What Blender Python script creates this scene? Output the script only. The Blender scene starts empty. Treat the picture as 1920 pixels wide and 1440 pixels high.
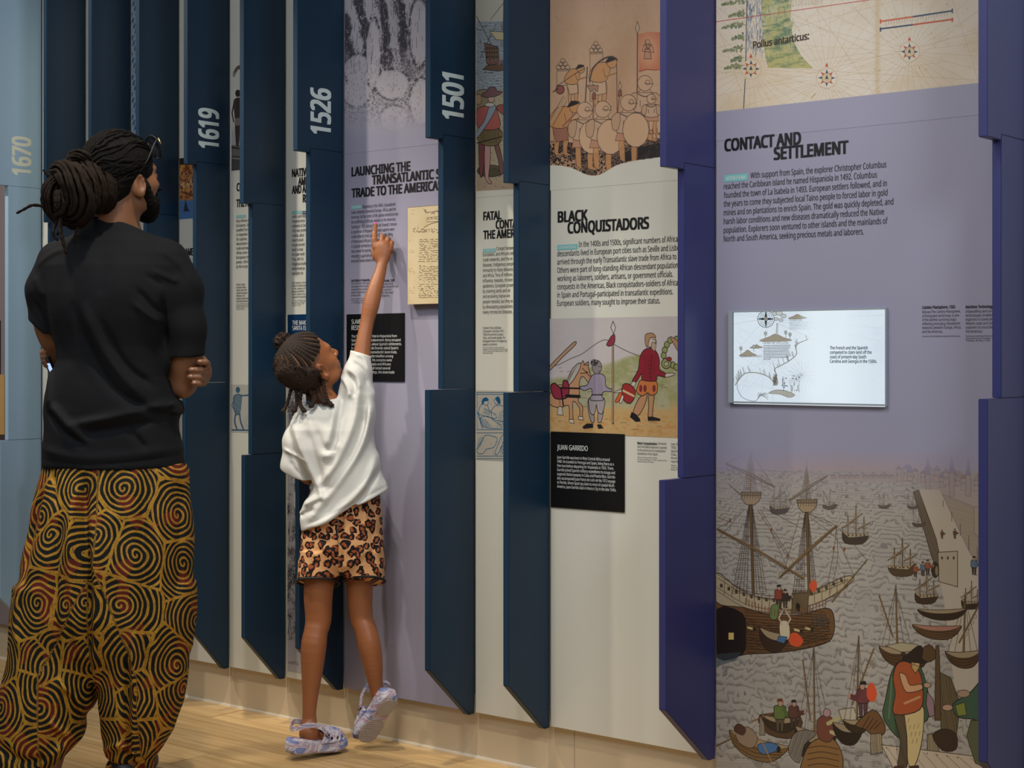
import bpy, bmesh, math, random
import numpy as np
from mathutils import Vector, Matrix
C = bpy.context.scene.collection
sc = bpy.context.scene
# ---------------------------------------------------------------- camera, world, lights, exposure
F = 3000.0; HZ = 669.0; CAMZ = 1.2
YAW = math.radians(39.34); WALL = 3.615
cd = bpy.data.cameras.new('camera'); cam = bpy.data.objects.new('camera', cd); C.objects.link(cam)
cam.location = (0, 0, CAMZ); cam.rotation_euler = (math.pi/2, 0, YAW)
cd.sensor_width = 36; cd.lens = F/1920*36; cd.shift_y = -(720-HZ)/1920
cd.clip_start = 0.05
sc.camera = cam
sc.view_settings.view_transform = 'Standard'; sc.view_settings.look = 'None'
sc.view_settings.gamma = 1; sc.view_settings.exposure = 0.08
w = bpy.data.worlds.new('World'); sc.world = w; w.use_nodes = True
w.node_tree.nodes['Background'].inputs[0].default_value = (0.80, 0.88, 1.0, 1)
w.node_tree.nodes['Background'].inputs[1].default_value = 0.10

def spot(name, loc, target, power, size=60, blend=0.7, col=(1, .88, .72), rad=.06):
    l = bpy.data.lights.new(name, 'SPOT'); l.energy = power; l.spot_size = math.radians(size)
    l.spot_blend = blend; l.color = col; l.shadow_soft_size = rad
    o = bpy.data.objects.new(name, l); C.objects.link(o); o.location = loc
    o.rotation_euler = (Vector(target)-Vector(loc)).to_track_quat('-Z', 'Y').to_euler(); return o
def area(name, loc, target, power, sx, sy, col=(1, 1, 1)):
    l = bpy.data.lights.new(name, 'AREA'); l.shape = 'RECTANGLE'; l.size = sx; l.size_y = sy
    l.energy = power; l.color = col
    o = bpy.data.objects.new(name, l); C.objects.link(o); o.location = loc
    o.rotation_euler = (Vector(target)-Vector(loc)).to_track_quat('-Z', 'Y').to_euler(); return o
# track lights along the gallery ceiling, washing the display wall and the floor in front of it
spot('track_light', (-4.35, 2.15, 3.35), (-3.35, 3.35, 0.9), 150, 50)
spot('track_light', (-2.9, 2.45, 3.35), (-3.6, 3.35, 0.0), 150, 44)
spot('track_light', (-5.4, 2.0, 3.35), (-4.6, 3.6, 1.3), 130, 62, col=(1, .93, .82))
spot('track_light', (-2.0, 1.9, 3.35), (-2.3, 3.6, 0.5), 60, 60)
spot('track_light', (-1.2, 1.7, 3.35), (-1.7, 3.6, 0.6), 22, 62, col=(.85, .88, 1))
area('fill_area', (-2.6, 0.6, 3.3), (-2.9, 2.2, 0), 52, 4.5, 1.2, (.90, .94, 1))  # broad overhead fill added for ambient light, not a ceiling fixture
area('fill_area', (0.9, 1.5, 3.2), (-4.0, 3.4, 2.4), 52, 1.2, 1.2, (.86, .92, 1))  # added fill from the right, lifts the upper boards of the fins

# ---------------------------------------------------------------- helpers
def s2l(c):
    return tuple((x/12.92 if x <= .04045 else ((x+.055)/1.055)**2.4) for x in c)
def rgb(r, g, b): return s2l((r/255, g/255, b/255))
def ray(px, py):
    """world direction of the ray through photo pixel (px, py), scaled to camera depth 1"""
    a = (px-960)/F; cy, sy = math.cos(YAW), math.sin(YAW)
    return Vector((-sy + a*cy, cy + a*sy, (HZ-py)/F))
def on_wall(px, py, yw=WALL):
    r = ray(px, py); t = yw/r.y
    return Vector((r.x*t, yw, CAMZ + r.z*t))
def on_side(px, py, xk):
    r = ray(px, py); t = xk/r.x
    return Vector((xk, r.y*t, CAMZ + r.z*t))
def mat(name, col, rough=.5, spec=.5, metal=0, var=0, vscale=20, bump=0, bscale=200, emit=None, estr=0, coat=0, sheen=0, sss=0):
    m = bpy.data.materials.new(name); m.use_nodes = True; nt = m.node_tree; b = nt.nodes['Principled BSDF']
    col = rgb(*col) + (1,)
    b.inputs['Base Color'].default_value = col; b.inputs['Roughness'].default_value = rough
    b.inputs['Specular IOR Level'].default_value = spec; b.inputs['Metallic'].default_value = metal
    if coat: b.inputs['Coat Weight'].default_value = coat; b.inputs['Coat Roughness'].default_value = .15
    if sheen: b.inputs['Sheen Weight'].default_value = sheen
    if sss:
        b.inputs['Subsurface Weight'].default_value = sss; b.inputs['Subsurface Radius'].default_value = (.012, .005, .003)
    if emit:
        b.inputs['Emission Color'].default_value = rgb(*emit)+(1,); b.inputs['Emission Strength'].default_value = estr
    tc = nt.nodes.new('ShaderNodeTexCoord')
    if var:
        n = nt.nodes.new('ShaderNodeTexNoise'); n.inputs['Scale'].default_value = vscale; n.inputs['Detail'].default_value = 4
        nt.links.new(tc.outputs['Object'], n.inputs['Vector'])
        h = nt.nodes.new('ShaderNodeHueSaturation'); h.inputs['Color'].default_value = col
        mr = nt.nodes.new('ShaderNodeMapRange'); mr.inputs[3].default_value = 1-var; mr.inputs[4].default_value = 1+var
        nt.links.new(n.outputs['Fac'], mr.inputs[0]); nt.links.new(mr.outputs[0], h.inputs['Value'])
        nt.links.new(h.outputs[0], b.inputs['Base Color'])
    if bump:
        n = nt.nodes.new('ShaderNodeTexNoise'); n.inputs['Scale'].default_value = bscale; n.inputs['Detail'].default_value = 3
        nt.links.new(tc.outputs['Object'], n.inputs['Vector'])
        bp = nt.nodes.new('ShaderNodeBump'); bp.inputs['Strength'].default_value = bump; bp.inputs['Distance'].default_value = .002
        nt.links.new(n.outputs['Fac'], bp.inputs['Height']); nt.links.new(bp.outputs[0], b.inputs['Normal'])
    return m
def tag(o, label=None, cat=None, group=None, kind=None):
    if label: o['label'] = label
    if cat: o['category'] = cat
    if group: o['group'] = group
    if kind: o['kind'] = kind
    return o
def empty(name, loc, label=None, cat=None, group=None):
    o = bpy.data.objects.new(name, None); C.objects.link(o); o.location = loc; o.empty_display_size = .1
    return tag(o, label, cat, group)
def mk(name, verts, faces, m, parent=None, smooth=False):
    """one mesh object; verts in world coordinates, origin moved to the parent's base or the mesh centre"""
    V = np.array(verts, float)
    org = np.array(parent['_o'] if parent is not None and '_o' in parent else (parent.matrix_world.translation if parent is not None else V.mean(0)), float)
    me = bpy.data.meshes.new(name); me.from_pydata((V-org).tolist(), [], [tuple(f) for f in faces])
    if m: me.materials.append(m)
    if smooth: me.polygons.foreach_set('use_smooth', [True]*len(me.polygons))
    me.update()
    o = bpy.data.objects.new(name, me); C.objects.link(o)
    if parent is not None:
        o.parent = parent
        if 'world' in ORG and parent.name in ORG['world']:
            base = ORG['world'][parent.name]
            me.transform(Matrix.Translation(Vector(org)-Vector(base)))
        ORG['world'][o.name] = tuple(ORG['world'].get(parent.name, tuple(parent.location)))
    else:
        o.location = org; ORG['world'][o.name] = tuple(org)
    return o
ORG = {'world': {}}
def thing(name, loc, label, cat, group=None):
    o = empty(name, loc, label, cat, group); ORG['world'][o.name] = tuple(loc); return o
def mk(name, verts, faces, m, parent=None, smooth=False):
    V = np.array(verts, float)
    org = np.array(ORG['world'][parent.name] if parent is not None else V.mean(0), float)
    me = bpy.data.meshes.new(name); me.from_pydata((V-org).tolist(), [], [tuple(int(i) for i in f) for f in faces])
    if m: me.materials.append(m)
    if smooth: me.polygons.foreach_set('use_smooth', [True]*len(me.polygons))
    me.update()
    o = bpy.data.objects.new(name, me); C.objects.link(o)
    if parent is not None: o.parent = parent
    else: o.location = org
    ORG['world'][o.name] = tuple(org)
    return o
def box(name, lo, hi, m, parent=None, bev=0):
    bm = bmesh.new(); bmesh.ops.create_cube(bm, size=1)
    lo = Vector(lo); hi = Vector(hi)
    for v in bm.verts: v.co = Vector([(lo[i]+hi[i])/2 + v.co[i]*(hi[i]-lo[i]) for i in range(3)])
    if bev: bmesh.ops.bevel(bm, geom=bm.edges[:], offset=bev, segments=2, affect='EDGES')
    bm.verts.index_update()
    vs = [v.co[:] for v in bm.verts]; fs = [[v.index for v in f.verts] for f in bm.faces]; bm.free()
    return mk(name, vs, fs, m, parent)
def prism(name, poly, vec, m, parent=None, bev=0):
    """poly: list of world points, extruded along vec"""
    bm = bmesh.new(); n = len(poly); vec = Vector(vec)
    a = [bm.verts.new(Vector(p)) for p in poly]; b = [bm.verts.new(Vector(p)+vec) for p in poly]
    bm.faces.new(a); bm.faces.new(b[::-1])
    for i in range(n): bm.faces.new((a[i], b[i], b[(i+1) % n], a[(i+1) % n]))
    bmesh.ops.recalc_face_normals(bm, faces=bm.faces[:])
    if bev: bmesh.ops.bevel(bm, geom=bm.edges[:], offset=bev, segments=2, affect='EDGES')
    bm.verts.index_update()
    vs = [v.co[:] for v in bm.verts]; fs = [[v.index for v in f.verts] for f in bm.faces]; bm.free()
    return mk(name, vs, fs, m, parent)
def tube(pts, rads, n=8, cap=True):
    """verts, faces of a tube through pts (list of 3-tuples) with per-point radius"""
    P = np.array(pts, float); R = np.broadcast_to(np.array(rads, float), (len(P),))
    T = np.gradient(P, axis=0); T /= np.linalg.norm(T, axis=1)[:, None]+1e-12
    up = np.array([0, 0, 1.]) if abs(T[0, 2]) < .9 else np.array([1., 0, 0])
    nrm = np.cross(T[0], up); nrm /= np.linalg.norm(nrm); V = []
    for i in range(len(P)):
        nrm = nrm - T[i]*np.dot(nrm, T[i]); nrm /= np.linalg.norm(nrm)+1e-12; bn = np.cross(T[i], nrm)
        for k in range(n):
            a = 2*math.pi*k/n; V.append(P[i]+R[i]*(math.cos(a)*nrm+math.sin(a)*bn))
    Fc = []
    for i in range(len(P)-1):
        for k in range(n):
            a, b = i*n+k, i*n+(k+1) % n; Fc.append((a, b, b+n, a+n))
    if cap:
        Fc.append(tuple(range(n-1, -1, -1))); Fc.append(tuple(range((len(P)-1)*n, len(P)*n)))
    return V, Fc
def spline(pts, n):
    """Catmull-Rom through pts"""
    P = np.array(pts, float); P = np.vstack([2*P[0]-P[1], P, 2*P[-1]-P[-2]]); out = []
    m = len(P)-3
    for i in range(n):
        t = i/(n-1)*m; k = min(int(t), m-1); t -= k
        a, b, c, d = P[k:k+4]
        out.append(.5*((2*b)+(-a+c)*t+(2*a-5*b+4*c-d)*t*t+(-a+3*b-3*c+d)*t**3))
    return np.array(out)
def merge(lst):
    V = []; Fc = []
    for v, f in lst:
        k = len(V); V += list(v); Fc += [tuple(i+k for i in q) for q in f]
    return V, Fc
def quat_uv(o, uvs):
    l = o.data.uv_layers.new(name='UVMap')
    for i, uv in enumerate(uvs): l.data[i].uv = uv

# ---------------------------------------------------------------- lettering
_font_cache = {}
try:      # the grotesque that ships with Blender itself; the built-in face if it is missing
    import os
    FONT = bpy.data.fonts.load(os.path.join(bpy.utils.system_resource('DATAFILES'), 'fonts', 'NotoSansHebrew-Regular.woff2'))
except Exception:
    FONT = None
def text_geo(s, off=0.0, res=2):
    key = (s, off, res)
    if key in _font_cache: return _font_cache[key]
    if off:      # heavier weight: the same outline repeated a stroke apart
        V, Fc = text_geo(s, 0, res); n = len(V)
        sh = [(-off*.9, 0, 0), (off*.9, 0, 1)] if off < .025 else [(-off, off*.45, 0), (off, off*.45, 1), (-off, -off*.45, 2), (off, -off*.45, 3), (0, 0, 4)]
        _font_cache[key] = (np.vstack([V+np.array(d) for d in sh]), [tuple(i+n*k for i in f) for k in range(len(sh)) for f in Fc]); return _font_cache[key]
    cu = bpy.data.curves.new('t', 'FONT'); cu.body = s; cu.size = 1; cu.offset = off; cu.resolution_u = res
    if FONT: cu.font = FONT
    o = bpy.data.objects.new('t', cu); C.objects.link(o)
    dg = bpy.context.evaluated_depsgraph_get(); me = bpy.data.meshes.new_from_object(o.evaluated_get(dg))
    n = len(me.vertices); V = np.zeros(n*3); me.vertices.foreach_get('co', V); V = V.reshape(-1, 3); V[:, 2] = 0
    Fc = [tuple(p.vertices) for p in me.polygons]
    bpy.data.objects.remove(o); bpy.data.curves.remove(cu); bpy.data.meshes.remove(me)
    _font_cache[key] = (V, Fc); return V, Fc
CAP = None
def place_text(s, org, u, v, width, cap, off=0.0, res=2, skew=0):
    """geometry of s with its baseline start at org, fitted to width metres and cap height metres"""
    global CAP
    if CAP is None:
        V, _ = text_geo('H'); CAP = V[:, 1].max()
    V, Fc = text_geo(s, off, res)
    x0, x1 = V[:, 0].min(), V[:, 0].max()
    sx = width/(x1-x0) if width > 0 else -width
    sy = cap/CAP
    u = np.array(u); v = np.array(v); org = np.array(org)
    W = org + ((V[:, 0]-x0)*sx)[:, None]*u + (V[:, 1]*sy)[:, None]*v + (V[:, 2]*.00007)[:, None]*np.cross(u, v)
    return W.tolist(), Fc
def text_w(s, off=0.0, res=2):
    V, _ = text_geo(s, off, res); return V[:, 0].max()-V[:, 0].min()
SURF = 0.0008
def wall_line(s, x0, y0, x1, cap_px, off=0, yw=None, res=2, sxs=None):
    """one line on the display wall: baseline from pixel (x0,y0) to pixel column x1"""
    yw = WALL-SURF if yw is None else yw
    a = on_wall(x0, y0, yw); b = on_wall(x1, y0, yw)
    k = (on_wall(x0, y0-10, yw)-a).z/10
    return place_text(s, a, (1, 0, 0), (0, 0, 1), (b.x-a.x) if sxs is None else -sxs, cap_px*k, off, res)
def wall_para(name, lines, x0, y0, dy, cap_px, ref, m, parent, off=0, yw=None, first_x=None, res=1):
    """ref = (line index, right pixel) fixes the letter width for every line"""
    yw = WALL-SURF if yw is None else yw
    i, xr = ref
    rx0 = first_x if (first_x and i == 0) else x0
    sx = (on_wall(xr, y0, yw).x-on_wall(rx0, y0, yw).x)/text_w(lines[i], off, res)
    g = []
    top = on_wall(x0, y0, yw); k = (on_wall(x0, y0-10, yw)-top).z/10
    for j, s in enumerate(lines):
        if not s: continue
        X = on_wall(first_x, y0, yw).x if (j == 0 and first_x) else top.x
        g.append(place_text(s, (X, yw, top.z-j*dy*k), (1, 0, 0), (0, 0, 1), -sx, cap_px*k, off, res))
    V, Fc = merge(g); return mk(name, V, Fc, m, parent)
# ---------------------------------------------------------------- setting: floor, wall, kick board
GX0, GX1 = -8.5, 1.5
m_wall = mat('wall_paint', (176, 168, 150), .6, .4, var=.03, vscale=3)
m_kick = mat('kickboard_laminate', (198, 182, 154), .22, .5, var=.02, vscale=2)
m_trim = mat('trim_metal', (232, 226, 210), .3, .5)
wb = box('wall_back', (GX0, WALL+.03, 0), (GX1, WALL+.16, 3.4), m_wall); tag(wb, 'plain wall carrying the timeline panels', kind='structure')
fl = bpy.data.objects.new('floor', None)
# floor: slab plus planks
def wood_mat():
    m = bpy.data.materials.new('oak_planks'); m.use_nodes = True; nt = m.node_tree; b = nt.nodes['Principled BSDF']
    tc = nt.nodes.new('ShaderNodeTexCoord'); oi = nt.nodes.new('ShaderNodeObjectInfo')
    mp = nt.nodes.new('ShaderNodeMapping'); mp.inputs['Scale'].default_value = (1.2, 22, 1)
    cm = nt.nodes.new('ShaderNodeCombineXYZ')
    mul = nt.nodes.new('ShaderNodeMath'); mul.operation = 'MULTIPLY'; mul.inputs[1].default_value = 37
    nt.links.new(oi.outputs['Random'], mul.inputs[0]); nt.links.new(mul.outputs[0], cm.inputs[0]); nt.links.new(mul.outputs[0], cm.inputs[1])
    nt.links.new(tc.outputs['Object'], mp.inputs[0]); nt.links.new(cm.outputs[0], mp.inputs['Location'])
    n = nt.nodes.new('ShaderNodeTexNoise'); n.inputs['Scale'].default_value = 2.2; n.inputs['Detail'].default_value = 7; n.inputs['Distortion'].default_value = .8
    nt.links.new(mp.outputs[0], n.inputs['Vector'])
    cr = nt.nodes.new('ShaderNodeValToRGB'); cr.color_ramp.elements[0].position = .3; cr.color_ramp.elements[1].position = .7
    cr.color_ramp.elements[0].color = rgb(182, 146, 96)+(1,); cr.color_ramp.elements[1].color = rgb(212, 180, 128)+(1,)
    nt.links.new(n.outputs['Fac'], cr.inputs[0])
    h = nt.nodes.new('ShaderNodeHueSaturation'); mr = nt.nodes.new('ShaderNodeMapRange'); mr.inputs[3].default_value = .78; mr.inputs[4].default_value = 1.12
    nt.links.new(oi.outputs['Random'], mr.inputs[0]); nt.links.new(mr.outputs[0], h.inputs['Value']); nt.links.new(cr.outputs[0], h.inputs['Color'])
    nt.links.new(h.outputs[0], b.inputs['Base Color']); b.inputs['Roughness'].default_value = .33
    bp = nt.nodes.new('ShaderNodeBump'); bp.inputs['Strength'].default_value = .15; bp.inputs['Distance'].default_value = .001
    nt.links.new(n.outputs['Fac'], bp.inputs['Height']); nt.links.new(bp.outputs[0], b.inputs['Normal'])
    return m
m_oak = wood_mat(); m_sub = mat('subfloor', (96, 72, 44), .8)
floor = box('floor', (GX0, -3.0, -.12), (GX1, WALL+.16, -.012), m_sub); tag(floor, 'pale oak strip floor of the gallery', kind='structure')
KICK = WALL+.02
rnd = random.Random(5)
PW = .157
def plank(x0, x1, ya, yb, name='plank', dz=0):
    g = .0012; return ((x0+g, ya+g, -.012), (x1-g, yb-g, dz))
bulk = []
y = KICK; row = 0
while y > -3.0:
    yb, ya = y, max(y-PW, -3.0)
    x = GX0 + rnd.uniform(-1.6, 0)
    if row == 0: x = -8.1
    while x < GX1:
        L = rnd.uniform(1.3, 2.1); a, b = max(x, GX0), min(x+L, GX1)
        if b-a > .05:
            lo, hi = plank(a, b, ya, yb, dz=rnd.uniform(-.0004, .0004))
            if ya > .9: box('plank', lo, hi, m_oak, floor, bev=.0007)
            else:
                k = len(bulk)
                bulk.append((lo, hi))
        x += L
    y -= PW; row += 1
V = []; Fc = []
for lo, hi in bulk:
    k = len(V); V += [(x_, y_, z_) for x_ in (lo[0], hi[0]) for y_ in (lo[1], hi[1]) for z_ in (lo[2], hi[2])]
    Fc += [tuple(k+i for i in q) for q in ((0, 1, 3, 2), (4, 6, 7, 5), (0, 4, 5, 1), (2, 3, 7, 6), (1, 5, 7, 3), (0, 2, 6, 4))]
o = mk('planks', V, Fc, m_oak, floor); o['kind'] = 'stuff'
# kick board in lengths with butt joints, thin metal strip at its foot
jx = on_wall(1077, 1400, KICK).x
k0 = jx
bb = thing('baseboard_back', (jx, KICK, 0), 'warm beige kick board running under the timeline panels', 'baseboard'); del bb['category']; bb['kind'] = 'structure'
PANEL_BOT = on_wall(1030, 1361.5).z
xs = [jx+2.44*i for i in range(-3, 3)]
for i in range(len(xs)-1):
    a, b = max(xs[i], GX0), min(xs[i+1], GX1)
    if b > a: box('panel', (a+.0009, KICK, .004), (b-.0009, KICK+.016, PANEL_BOT+.05), m_kick, bb)
box('metal_strip', (GX0, KICK-.004, 0), (GX1, KICK+.002, .007), m_trim, bb)
# ---------------------------------------------------------------- display fins
FX = {0: 78, 1: 160, 2: 245, 3: 335, 4: 430, 5: 535, 6: 644, 7: 890, 8: 1031, 9: 1341}
XK = {k: on_wall(v, 669).x for k, v in FX.items()}
mod = (XK[9]-XK[1])/10.0
XK[10] = on_wall(1922, 669).x; XK[-1] = XK[0]-3*mod; XK[11] = XK[10]+2*mod
m_navy = mat('navy_lacquer', (17, 47, 70), .45, .4, var=.04, vscale=2.5)
m_purple = mat('indigo_lacquer', (50, 53, 106), .42, .5, var=.04, vscale=2.5)
m_pale = mat('pale_blue_lacquer', (168, 198, 220), .42, .5, var=.03, vscale=2.5)
m_year = mat('year_lettering_paint', (214, 226, 222), .5)
m_yearb = mat('year_lettering_cream', (242, 242, 222), .5)
TH = .022
def fin_poly(xk, xo, yt, yb, kind):
    """board on plane X = xk; xo outer pixel column, yt/yb pixel rows of the top and bottom at the outer edge"""
    xe = xk-TH
    top = on_side(xo, yt, xe) if yt is not None else Vector((xk, on_side(xo, 669, xe).y, 3.05))
    bot = on_side(xo, yb, xe)
    yo = on_side(xo, 669, xe).y
    return yo, top.z, bot.z
def fin(k, m, upper, middle, lower, label, year=None, grp='boards that stand out from the timeline wall'):
    xk = XK[k]
    t = thing('display_fin', (xk, WALL, PANEL_BOT), label, 'fin', grp)
    yi = WALL+.0
    yu, ztu, zbu = fin_poly(xk, upper[0], None, upper[1], 0)
    ym, ztm, zbm = fin_poly(xk, middle[0], middle[1], middle[2], 0)
    j = .0005
    if zbu < ztm-.002: pts = [(xk, yu, ztu), (xk, yi, ztu), (xk, yi, ztm+j), (xk, ym-.001, ztm+j), (xk, ym-.001, zbu), (xk, yu, zbu)]
    else: pts = [(xk, yu, ztu), (xk, yi, ztu), (xk, yi, ztm+j), (xk, yu, ztm+j)]
    prism('upper_board', pts, (-TH, 0, 0), m, t, .0015)
    if lower:
        yo, zt, zb = fin_poly(xk, lower[0], lower[1], lower[2], 0); zbm = zt+2*j
        zl = PANEL_BOT-.004; w_ = WALL-yo
        flat = w_*.13
        prism('lower_board', [(xk, yo, zt), (xk, yi, zt), (xk, yi, zl), (xk, yi-flat, zl), (xk, yo, zb)], (-TH, 0, 0), m, t, .0015)
    prism('middle_board', [(xk, ym, ztm), (xk, yi, ztm), (xk, yi, zbm), (xk, ym, zbm)], (-TH, 0, 0), m, t, .0015)
    if year:
        s, ys, ye, xt, xb, mm = year      # start row, end row, column of digit tops, column of digit feet
        a = on_side(xb, ys, xk); b = on_side(xb, ye, xk); c = on_side(xt, ys, xk)
        V, Fc = place_text(s, (xk+.0006, a.y, a.z), (0, 0, 1), (0, -1, 0), b.z-a.z, a.y-c.y, .04, 3)
        mk('year_lettering', V, Fc, mm, t)
    return t
fin(-1, m_pale, (-260, 340), (-230, 340, 830), (-262, 830, 1090), 'pale blue fin beyond the left edge, only its foot near the frame')
fin(0, m_pale, (-8, 345), (9, 349, 826), (-6, 826, 1120), 'pale grey-blue fin numbered 1670', ('1670', 331, 258, 23, 57, m_yearb))
fin(1, m_navy, (81, 417), (89, 418, 860), (79, 861, 1160), 'navy fin directly right of the pale 1670 fin')
fin(2, m_navy, (165, 392), (176, 393, 850), (166, 851, 1170), 'navy fin rising behind the crown of the man, second right of the 1670 fin')
fin(3, m_navy, (254, 402), (268, 400, 840), (256, 841, 1175), 'navy fin seen beside the man\'s face and sunglasses')
fin(4, m_navy, (344, 308), (361, 304, 716), (341, 718, 1165), 'navy fin with white figures 1619 beside the sunglasses of the adult', ('1619', 281, 206, 373, 409, m_year))
fin(5, m_navy, (449, 382), (465, 381, 851), (452, 853, 1195), 'navy fin without a number, left of the NATIVE AMERICANS panel')
fin(6, m_navy, (549, 283), (573, 279, 800), (553, 802, 1215), 'navy fin with white figures 1526, its foot behind the legs of the child', ('1526', 255, 168, 583, 619, m_year))
fin(7, m_navy, (797, 259), (821, 254, 729), (796, 731, 1256), 'navy fin with white figures 1501 right of the lilac pointing panel', ('1501', 228, 142, 830, 868, m_year))
fin(8, m_navy, (943, 343), (962, 341, 734), (943, 736, 1285), 'blank navy fin at the left side of the BLACK CONQUISTADORS panel')
fin(9, m_purple, (1237, 313), (1270, 307, 898), (1235, 900, 1330), 'indigo fin between the two widest text panels')
fin(10, m_purple, (1834, 257), (1860, 254, 746), (1834, 748, 1427), 'indigo fin at the right end, right of the screen')
# ---------------------------------------------------------------- graphic panels between the fins
m_cream = mat('cream_acrylic', (212, 212, 200), .3, .5, var=.015, vscale=1.5)
m_lilac = mat('lilac_acrylic', (156, 154, 174), .3, .5, var=.02, vscale=1.2)
m_taupe = mat('taupe_acrylic', (140, 128, 130), .3, .5, var=.02, vscale=1.2)
m_ink = mat('black_ink', (22, 22, 24), .45)
m_grey = mat('dark_grey_ink', (52, 50, 54), .5)
m_teal = mat('teal_ink', (120, 190, 190), .5)
m_white = mat('white_ink', (222, 226, 224), .5)
m_black = mat('black_plaque', (16, 16, 17), .35)
m_blue = mat('navy_plaque', (14, 50, 86), .35)
PT = 3.05
def panel(a, b, m, label):
    x0, x1 = XK[a]+.003, XK[b]-TH-.002
    t = thing('graphic_panel', ((x0+x1)/2, WALL+.012, PANEL_BOT), label, 'panel', 'printed panels between the fins')
    box('panel_board', (x0, WALL, PANEL_BOT), (x1, WALL+.029, PT), m, t, .001)
    return t
P = {}
P[-1] = panel(-1, 0, m_taupe, 'mauve panel left of the 1670 fin at the picture edge')
P[0] = panel(0, 1, m_cream, 'narrow cream panel between the 1670 fin and the first navy fin')
P[1] = panel(1, 2, m_cream, 'white sliver of panel above the back of the man\'s head')
P[2] = panel(2, 3, m_cream, 'sliver of panel with blue engraved ornament above the man\'s head')
P[3] = panel(3, 4, m_cream, 'cream panel with an orange harbour painting and the letters JAM')
P[4] = panel(4, 5, m_cream, 'cream panel between the 1619 fin and the next, palm and standing figure')
P[5] = panel(5, 6, m_cream, 'cream panel headed NATIVE AMERICANS AND AFRICANS RESIST')
P[6] = panel(6, 7, m_lilac, 'lilac panel headed LAUNCHING THE TRANSATLANTIC SLAVE TRADE TO THE AMERICAS')
P[7] = panel(7, 8, m_cream, 'cream panel headed FATAL CONTACT IN THE AMERICAS')
P[8] = panel(8, 9, m_cream, 'wide cream panel headed BLACK CONQUISTADORS')
P[9] = panel(9, 10, m_lilac, 'widest lilac panel headed CONTACT AND SETTLEMENT')
P[10] = panel(10, 11, m_cream, 'cream panel beyond the last indigo fin')
def head_lines(par, rows, off=.048):
    """rows: (text, x0, baseline, x1, cap)"""
    g = [wall_line(s, x0, y0, x1, cp, off, res=3) for s, x0, y0, x1, cp in rows]
    V, Fc = merge(g); return mk('heading', V, Fc, m_ink, par)
def rect(name, x0, y0, x1, y1, m, par, yw=None, th=0):
    """rectangle on the wall; y0,y1 rows measured at column x0"""
    yw = WALL-SURF*.8 if yw is None else yw
    a = on_wall(x0, y1, yw); b = on_wall(x0, y0, yw); X1 = on_wall(x1, y0, yw).x
    return mk(name, [(a.x, yw, a.z), (X1, yw, a.z), (X1, yw, b.z), (a.x, yw, b.z)], [(0, 1, 2, 3)], m, par)
def chip(par, x0, y0, x1, y1, s='INTERNATIONAL', m=None):
    rect('topic_chip', x0, y0, x1, y1, m or m_teal, par)
    V, Fc = wall_line(s, x0+(x1-x0)*.08, y1-(y1-y0)*.25, x1-(x1-x0)*.07, (y1-y0)*.5, .01, WALL-SURF*1.6)
    mk('chip_lettering', V, Fc, m_white, par)
# right panel
head_lines(P[9], [('CONTACT AND', 1358, 283.5, 1502, 21.8), ('SETTLEMENT', 1450.5, 299.5, 1591, 22.5)])
chip(P[9], 1357.5, 328.5, 1402, 341.5)
wall_para('paragraph', ['With support from Spain, the explorer Christopher Columbus', 'reached the Caribbean island he named Hispaniola in 1492. Columbus',
    'founded the town of La Isabela in 1493. European settlers followed, and in', 'the years to come they subjected local Taino people to forced labor in gold',
    'mines and on plantations to enrich Spain. The gold was quickly depleted, and', 'harsh labor conditions and new diseases dramatically reduced the Native',
    'population. Explorers soon ventured to other islands and the mainlands of', 'North and South America, seeking precious metals and laborers.'],
    1357, 338.5, 16.4, 10.8, (4, 1675), m_grey, P[9], .014, first_x=1407, res=2)
wall_para('caption_title', ['Cantino Planisphere, 1502'], 1729, 579, 7.4, 5.4, (0, 1791), m_grey, P[9], .03)
wall_para('caption', ['(Above) The Cantino Planisphere,', 'a Portuguese world map, is one', 'of the earliest surviving maps', 'reflecting emerging transatlantic', 'networks between Europe, Africa,', 'and the Americas.'],
    1729, 587.3, 7.4, 5.2, (4, 1802), m_grey, P[9])
wall_para('caption', ['Courtesy of the Biblioteca Estense Universitaria'], 1729, 632, 4, 3, (0, 1800), m_grey, P[9])
wall_para('caption_title', ['Maritime Technology'], 1810.5, 578, 7.4, 5.4, (0, 1862), m_grey, P[9], .03)
wall_para('caption', ['shipbuilding and navigation', 'technologies enabled', 'explorers to travel along', 'Atlantic coast and Southern', 'explorers to cross the', 'the Americas.'],
    1810.5, 586.3, 7.5, 5.2, (2, 1868), m_grey, P[9])
wall_para('caption', ['Various nautical instruments', 'engraving by Theodor', 'Theodor de Bry, 1590'], 1810.5, 631.5, 4.3, 3, (0, 1872), m_grey, P[9])
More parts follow.
